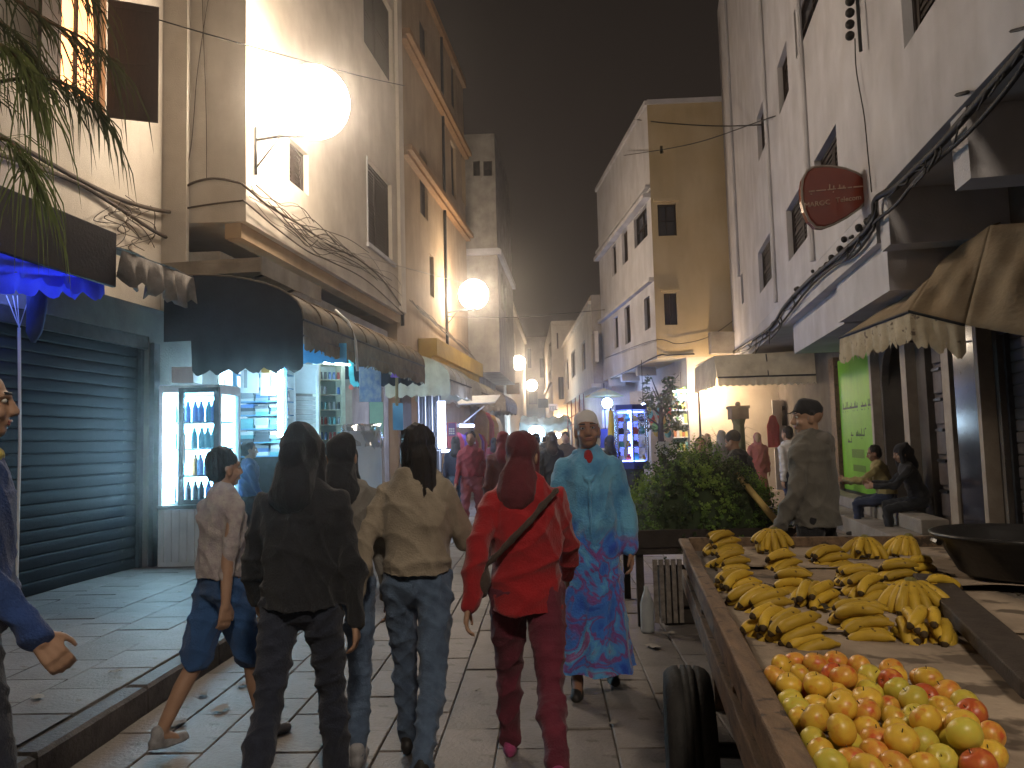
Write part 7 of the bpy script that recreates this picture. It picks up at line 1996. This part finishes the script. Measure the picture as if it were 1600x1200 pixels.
person('woman in a red hooded jacket and crimson trousers walking away', (AY(822, 900, 3.7).x, 3.7, .016), 3, Body(1.60, lean=4, legs=((-22, 26, 1), (20, 8, 1)), arms=((22, 15, 24, 0), (-26, 20, 20, 0)), wide=1.03, twist=8, head=(-14, 4, 4)), top=C_RED, bottom=C_CRIM, hair='scarf', hair_mt=cloth('scarf_maroon', (.12, .02, .028), (.08, .014, .02)), top_len=.12, top_g=.034, extra=sling, shoe=cloth('shoe_pink', (.42, .07, .20)), bot_g=.022)
def red_shirt(B, t, k):
    vs, fs = [], []; ellip(vs, fs, B.neck + Vector((0, .072, -.035)), (.036, .034, .062)); fused('undershirt', B.S(vs), fs, C_RED, t, .008, 3)
    vs, fs = [], []
    for sd in (-1, 1): rcone(vs, fs, B.neck + Vector((sd * .075, .02, .0)), B.neck + Vector((sd * .018, .118, -.16)), .026, .020); rcone(vs, fs, B.neck + Vector((sd * .075, .02, 0)), B.neck + Vector((sd * .07, -.06, .0)), .03, .03)
    rcone(vs, fs, B.neck + Vector((0, .122, -.16)), B.neck + Vector((0, .150, -.52)), .013, .012); fused('lapel', B.S(vs), fs, ROBE_BLUE, t, .009, 4, .003, 30, 3)
g = gpos(930, 1078)
person('woman in a turquoise and violet printed robe and white headscarf, facing the viewer', (AY(925, 900, 4.85).x, 4.85, .016), 178, Body(1.70, legs=((6, 6, 2), (-8, 10, 2)), arms=((4, 12, 14, 4), (-4, 12, 16, 2)), head=(2, -3, 3), wide=1.0), robe=ROBE_BLUE, hair='wrap', hair_mt=C_WHITE, skin=SKIN_D, extra=red_shirt, vox=.0095, hem_z=.14, fold=.010)
def jacket_panel(B, t, k):
    vs, fs = [], []; ellip(vs, fs, B.chest + Vector((.02, -.085, -.07)), (.125, .075, .075)); fused('jacket_panel', B.S(vs), fs, cloth('panel_pale_grey', (.30, .29, .26), (.24, .23, .21)), t, .011, 4, .004, 20, 3)
person('man in a dark cap and grey panelled jacket standing behind the fruit cart, turned left', (AY(1272, 760, 5.5).x, 5.5, .016), 48, Body(1.76, legs=((3, 4, 3), (-4, 6, 3)), arms=((6, 9, 22, 6), (6, 10, 24, 6)), head=(32, 4, 0), wide=1.1), top=C_OLIV, bottom=C_BLK, hair='cap', hair_mt=C_BLK, top_len=.08, top_g=.038, hood=C_GREY)
# seated men on the step
SE = Body(1.70, lean=14, legs=((84, 86, 5), (80, 80, 5)), arms=((40, 8, 50, 20), (52, 8, 40, 20)), head=(10, 12, 0))
def seat(label, px, y, face, B, **k):
    x = AY(px, 780, y).x; return person(label, (x, y, .016), face, B, vox=.013, **k)
seat('man in a yellowish jacket and dark trousers seated on the step before the dark doorway', 1388, 11.9, 62, SE, top=cloth('jacket_mustard', (.34, .28, .12), (.24, .19, .08)), bottom=C_NAVY, hair='short', skin=SKIN_D, shoe=SHOE_D)
seat('dark clothed person hunched on the step beside the man in yellowish jacket', 1440, 10.9, 70, Body(1.72, lean=20, legs=((84, 84, 4), (78, 76, 4)), arms=((46, 8, 46, 18), (40, 10, 50, 18)), head=(20, 14, 0)), top=C_BLK, bottom=C_BLK, hair='hood', hair_mt=C_BLK, shoe=SHOE_W)
# people beyond the herbs
def mid(label, px, y, H, face, **k):
    kw = dict(legs=((10, 8, 2), (-12, 14, 2)), arms=((14, 9, 14, 0), (-14, 9, 14, 0)))
    kw.update(k.pop('pose', {}))
    return person(label, (AY(px, 700, y).x, y, .016), face, Body(H, **kw), vox=.018 if y > 14 else .014, detail=(y < 12), **k)
mid('stooping man in black with a dark knitted cap behind the herb heap', 1172, 8.7, 1.62, 40, pose=dict(lean=22, head=(10, 20, 0)), top=C_BLK, bottom=C_BLK, hair='knit', hair_mt=C_BLK, skin=SKIN_D, top_len=.1)
mid('dark haired person with a bare face peering over the middle of the herb heap', 1094, 10.5, 1.52, 165, top=C_DKBR, bottom=C_BLK, hair='scarf', hair_mt=C_DKBR, skin=SKIN_L)
mid('woman in a grey headscarf before the warm lit wall', 1128, 15.5, 1.66, 20, robe=C_OLIV, hair='scarf', hair_mt=C_SWEAT2)
mid('person in a pink headscarf and rose robe right of the totem post', 1184, 16.5, 1.60, 170, robe=cloth('robe_rose', (.40, .13, .12), (.3, .09, .09)), hair='scarf', hair_mt=C_PINK)
mid('small tan robed figure farthest against the warm lit wall', 1106, 20.5, 1.62, 200, robe=C_TAN, hair='scarf', hair_mt=C_TAN)
mid('second tan robed figure just left of the grey headscarf, far back', 1097, 21.6, 1.60, 185, robe=C_OLIV, hair='short')
mid('figure with a pale plastic bag in a white shirt by the white door leaf', 1232, 12.6, 1.66, 30, top=C_WHITE, bottom=C_NAVY, hair='short')
mid('person in black passing left of the glowing cabinet, behind the robed woman', 953, 13.2, 1.60, 20, top=C_BLK, bottom=C_BLK, hair='scarf', hair_mt=C_BLK)
# crowd down the street
mid('man in a wine red tracksuit coming down the street left of the red jacket', 736, 12.8, 1.72, 175, top=C_WINE, bottom=cloth('trousers_rose', (.34, .10, .12), (.25, .07, .09)), hair='short', skin=SKIN_D)
mid('person in navy walking away beside the man in wine red tracksuit', 712, 14.2, 1.66, 10, top=C_NAVY, bottom=C_JEAN, hair='scarf', hair_mt=C_BLK)
mid('woman in a dark brown robe and maroon scarf just ahead of the red jacket', 786, 9.5, 1.66, 5, robe=cloth('robe_brown', (.12, .04, .035), (.08, .026, .024)), hair='scarf', hair_mt=C_WINE)
mid('person in an olive grey coat in the crowd under the market tent', 838, 14.0, 1.68, -5, top=C_OLIV, bottom=C_BLK, hair='short', top_len=.1)
mid('person in black beside the olive grey coat in the crowd', 862, 13.0, 1.66, 8, top=C_BLK, bottom=C_JEAND, hair='hood', hair_mt=C_DKBR, top_len=.1)
mid('person in dark brown with a pale face left of the robed woman', 884, 15.5, 1.70, 172, top=C_DKBR, bottom=C_BLK, hair='short')
mid('person with a white bag arm in grey far down the middle of the street', 822, 19.0, 1.66, 4, top=C_GREY, bottom=C_NAVY, hair='short')
mid('woman in a tan robe far down the street by the lit stall', 806, 22.0, 1.62, 178, robe=C_TAN, hair='scarf', hair_mt=C_WHITE)
mid('person in wine red far down the street on the left', 772, 20.0, 1.66, 0, robe=C_WINE, hair='scarf', hair_mt=C_BLK)
mid('dark figure farthest down the street before the tent', 850, 27.0, 1.70, 0, top=C_BLK, bottom=C_BLK, hair='short')
mid('pair walker in navy farthest down the street, right of the dark figure', 868, 26.0, 1.66, 180, top=C_NAVY, bottom=C_BLK, hair='short')
mid('person in a blue top behind the boy, near the lit kiosk counter', 388, 9.9, 1.62, -60, top=C_BLUEJ, bottom=C_BLK, hair='short', skin=SKIN_D)
# ================================================================== HAZE volume added to spread a glow round the lamps
hz = bpy.data.materials.new('glow_haze'); hz.use_nodes = True
hn = hz.node_tree.nodes; hn.remove(hn['Principled BSDF'])
pv = hn.new('ShaderNodeVolumePrincipled'); pv.inputs['Color'].default_value = (.9, .86, .82, 1); pv.inputs['Density'].default_value = 0.0045; pv.inputs['Anisotropy'].default_value = 0.94
hz.node_tree.links.new(pv.outputs[0], hn['Material Output'].inputs['Volume'])
tag(MB().box((-19, -11, -1.3), (19, 113, 17.2)).build('haze', hz), kind='stuff')
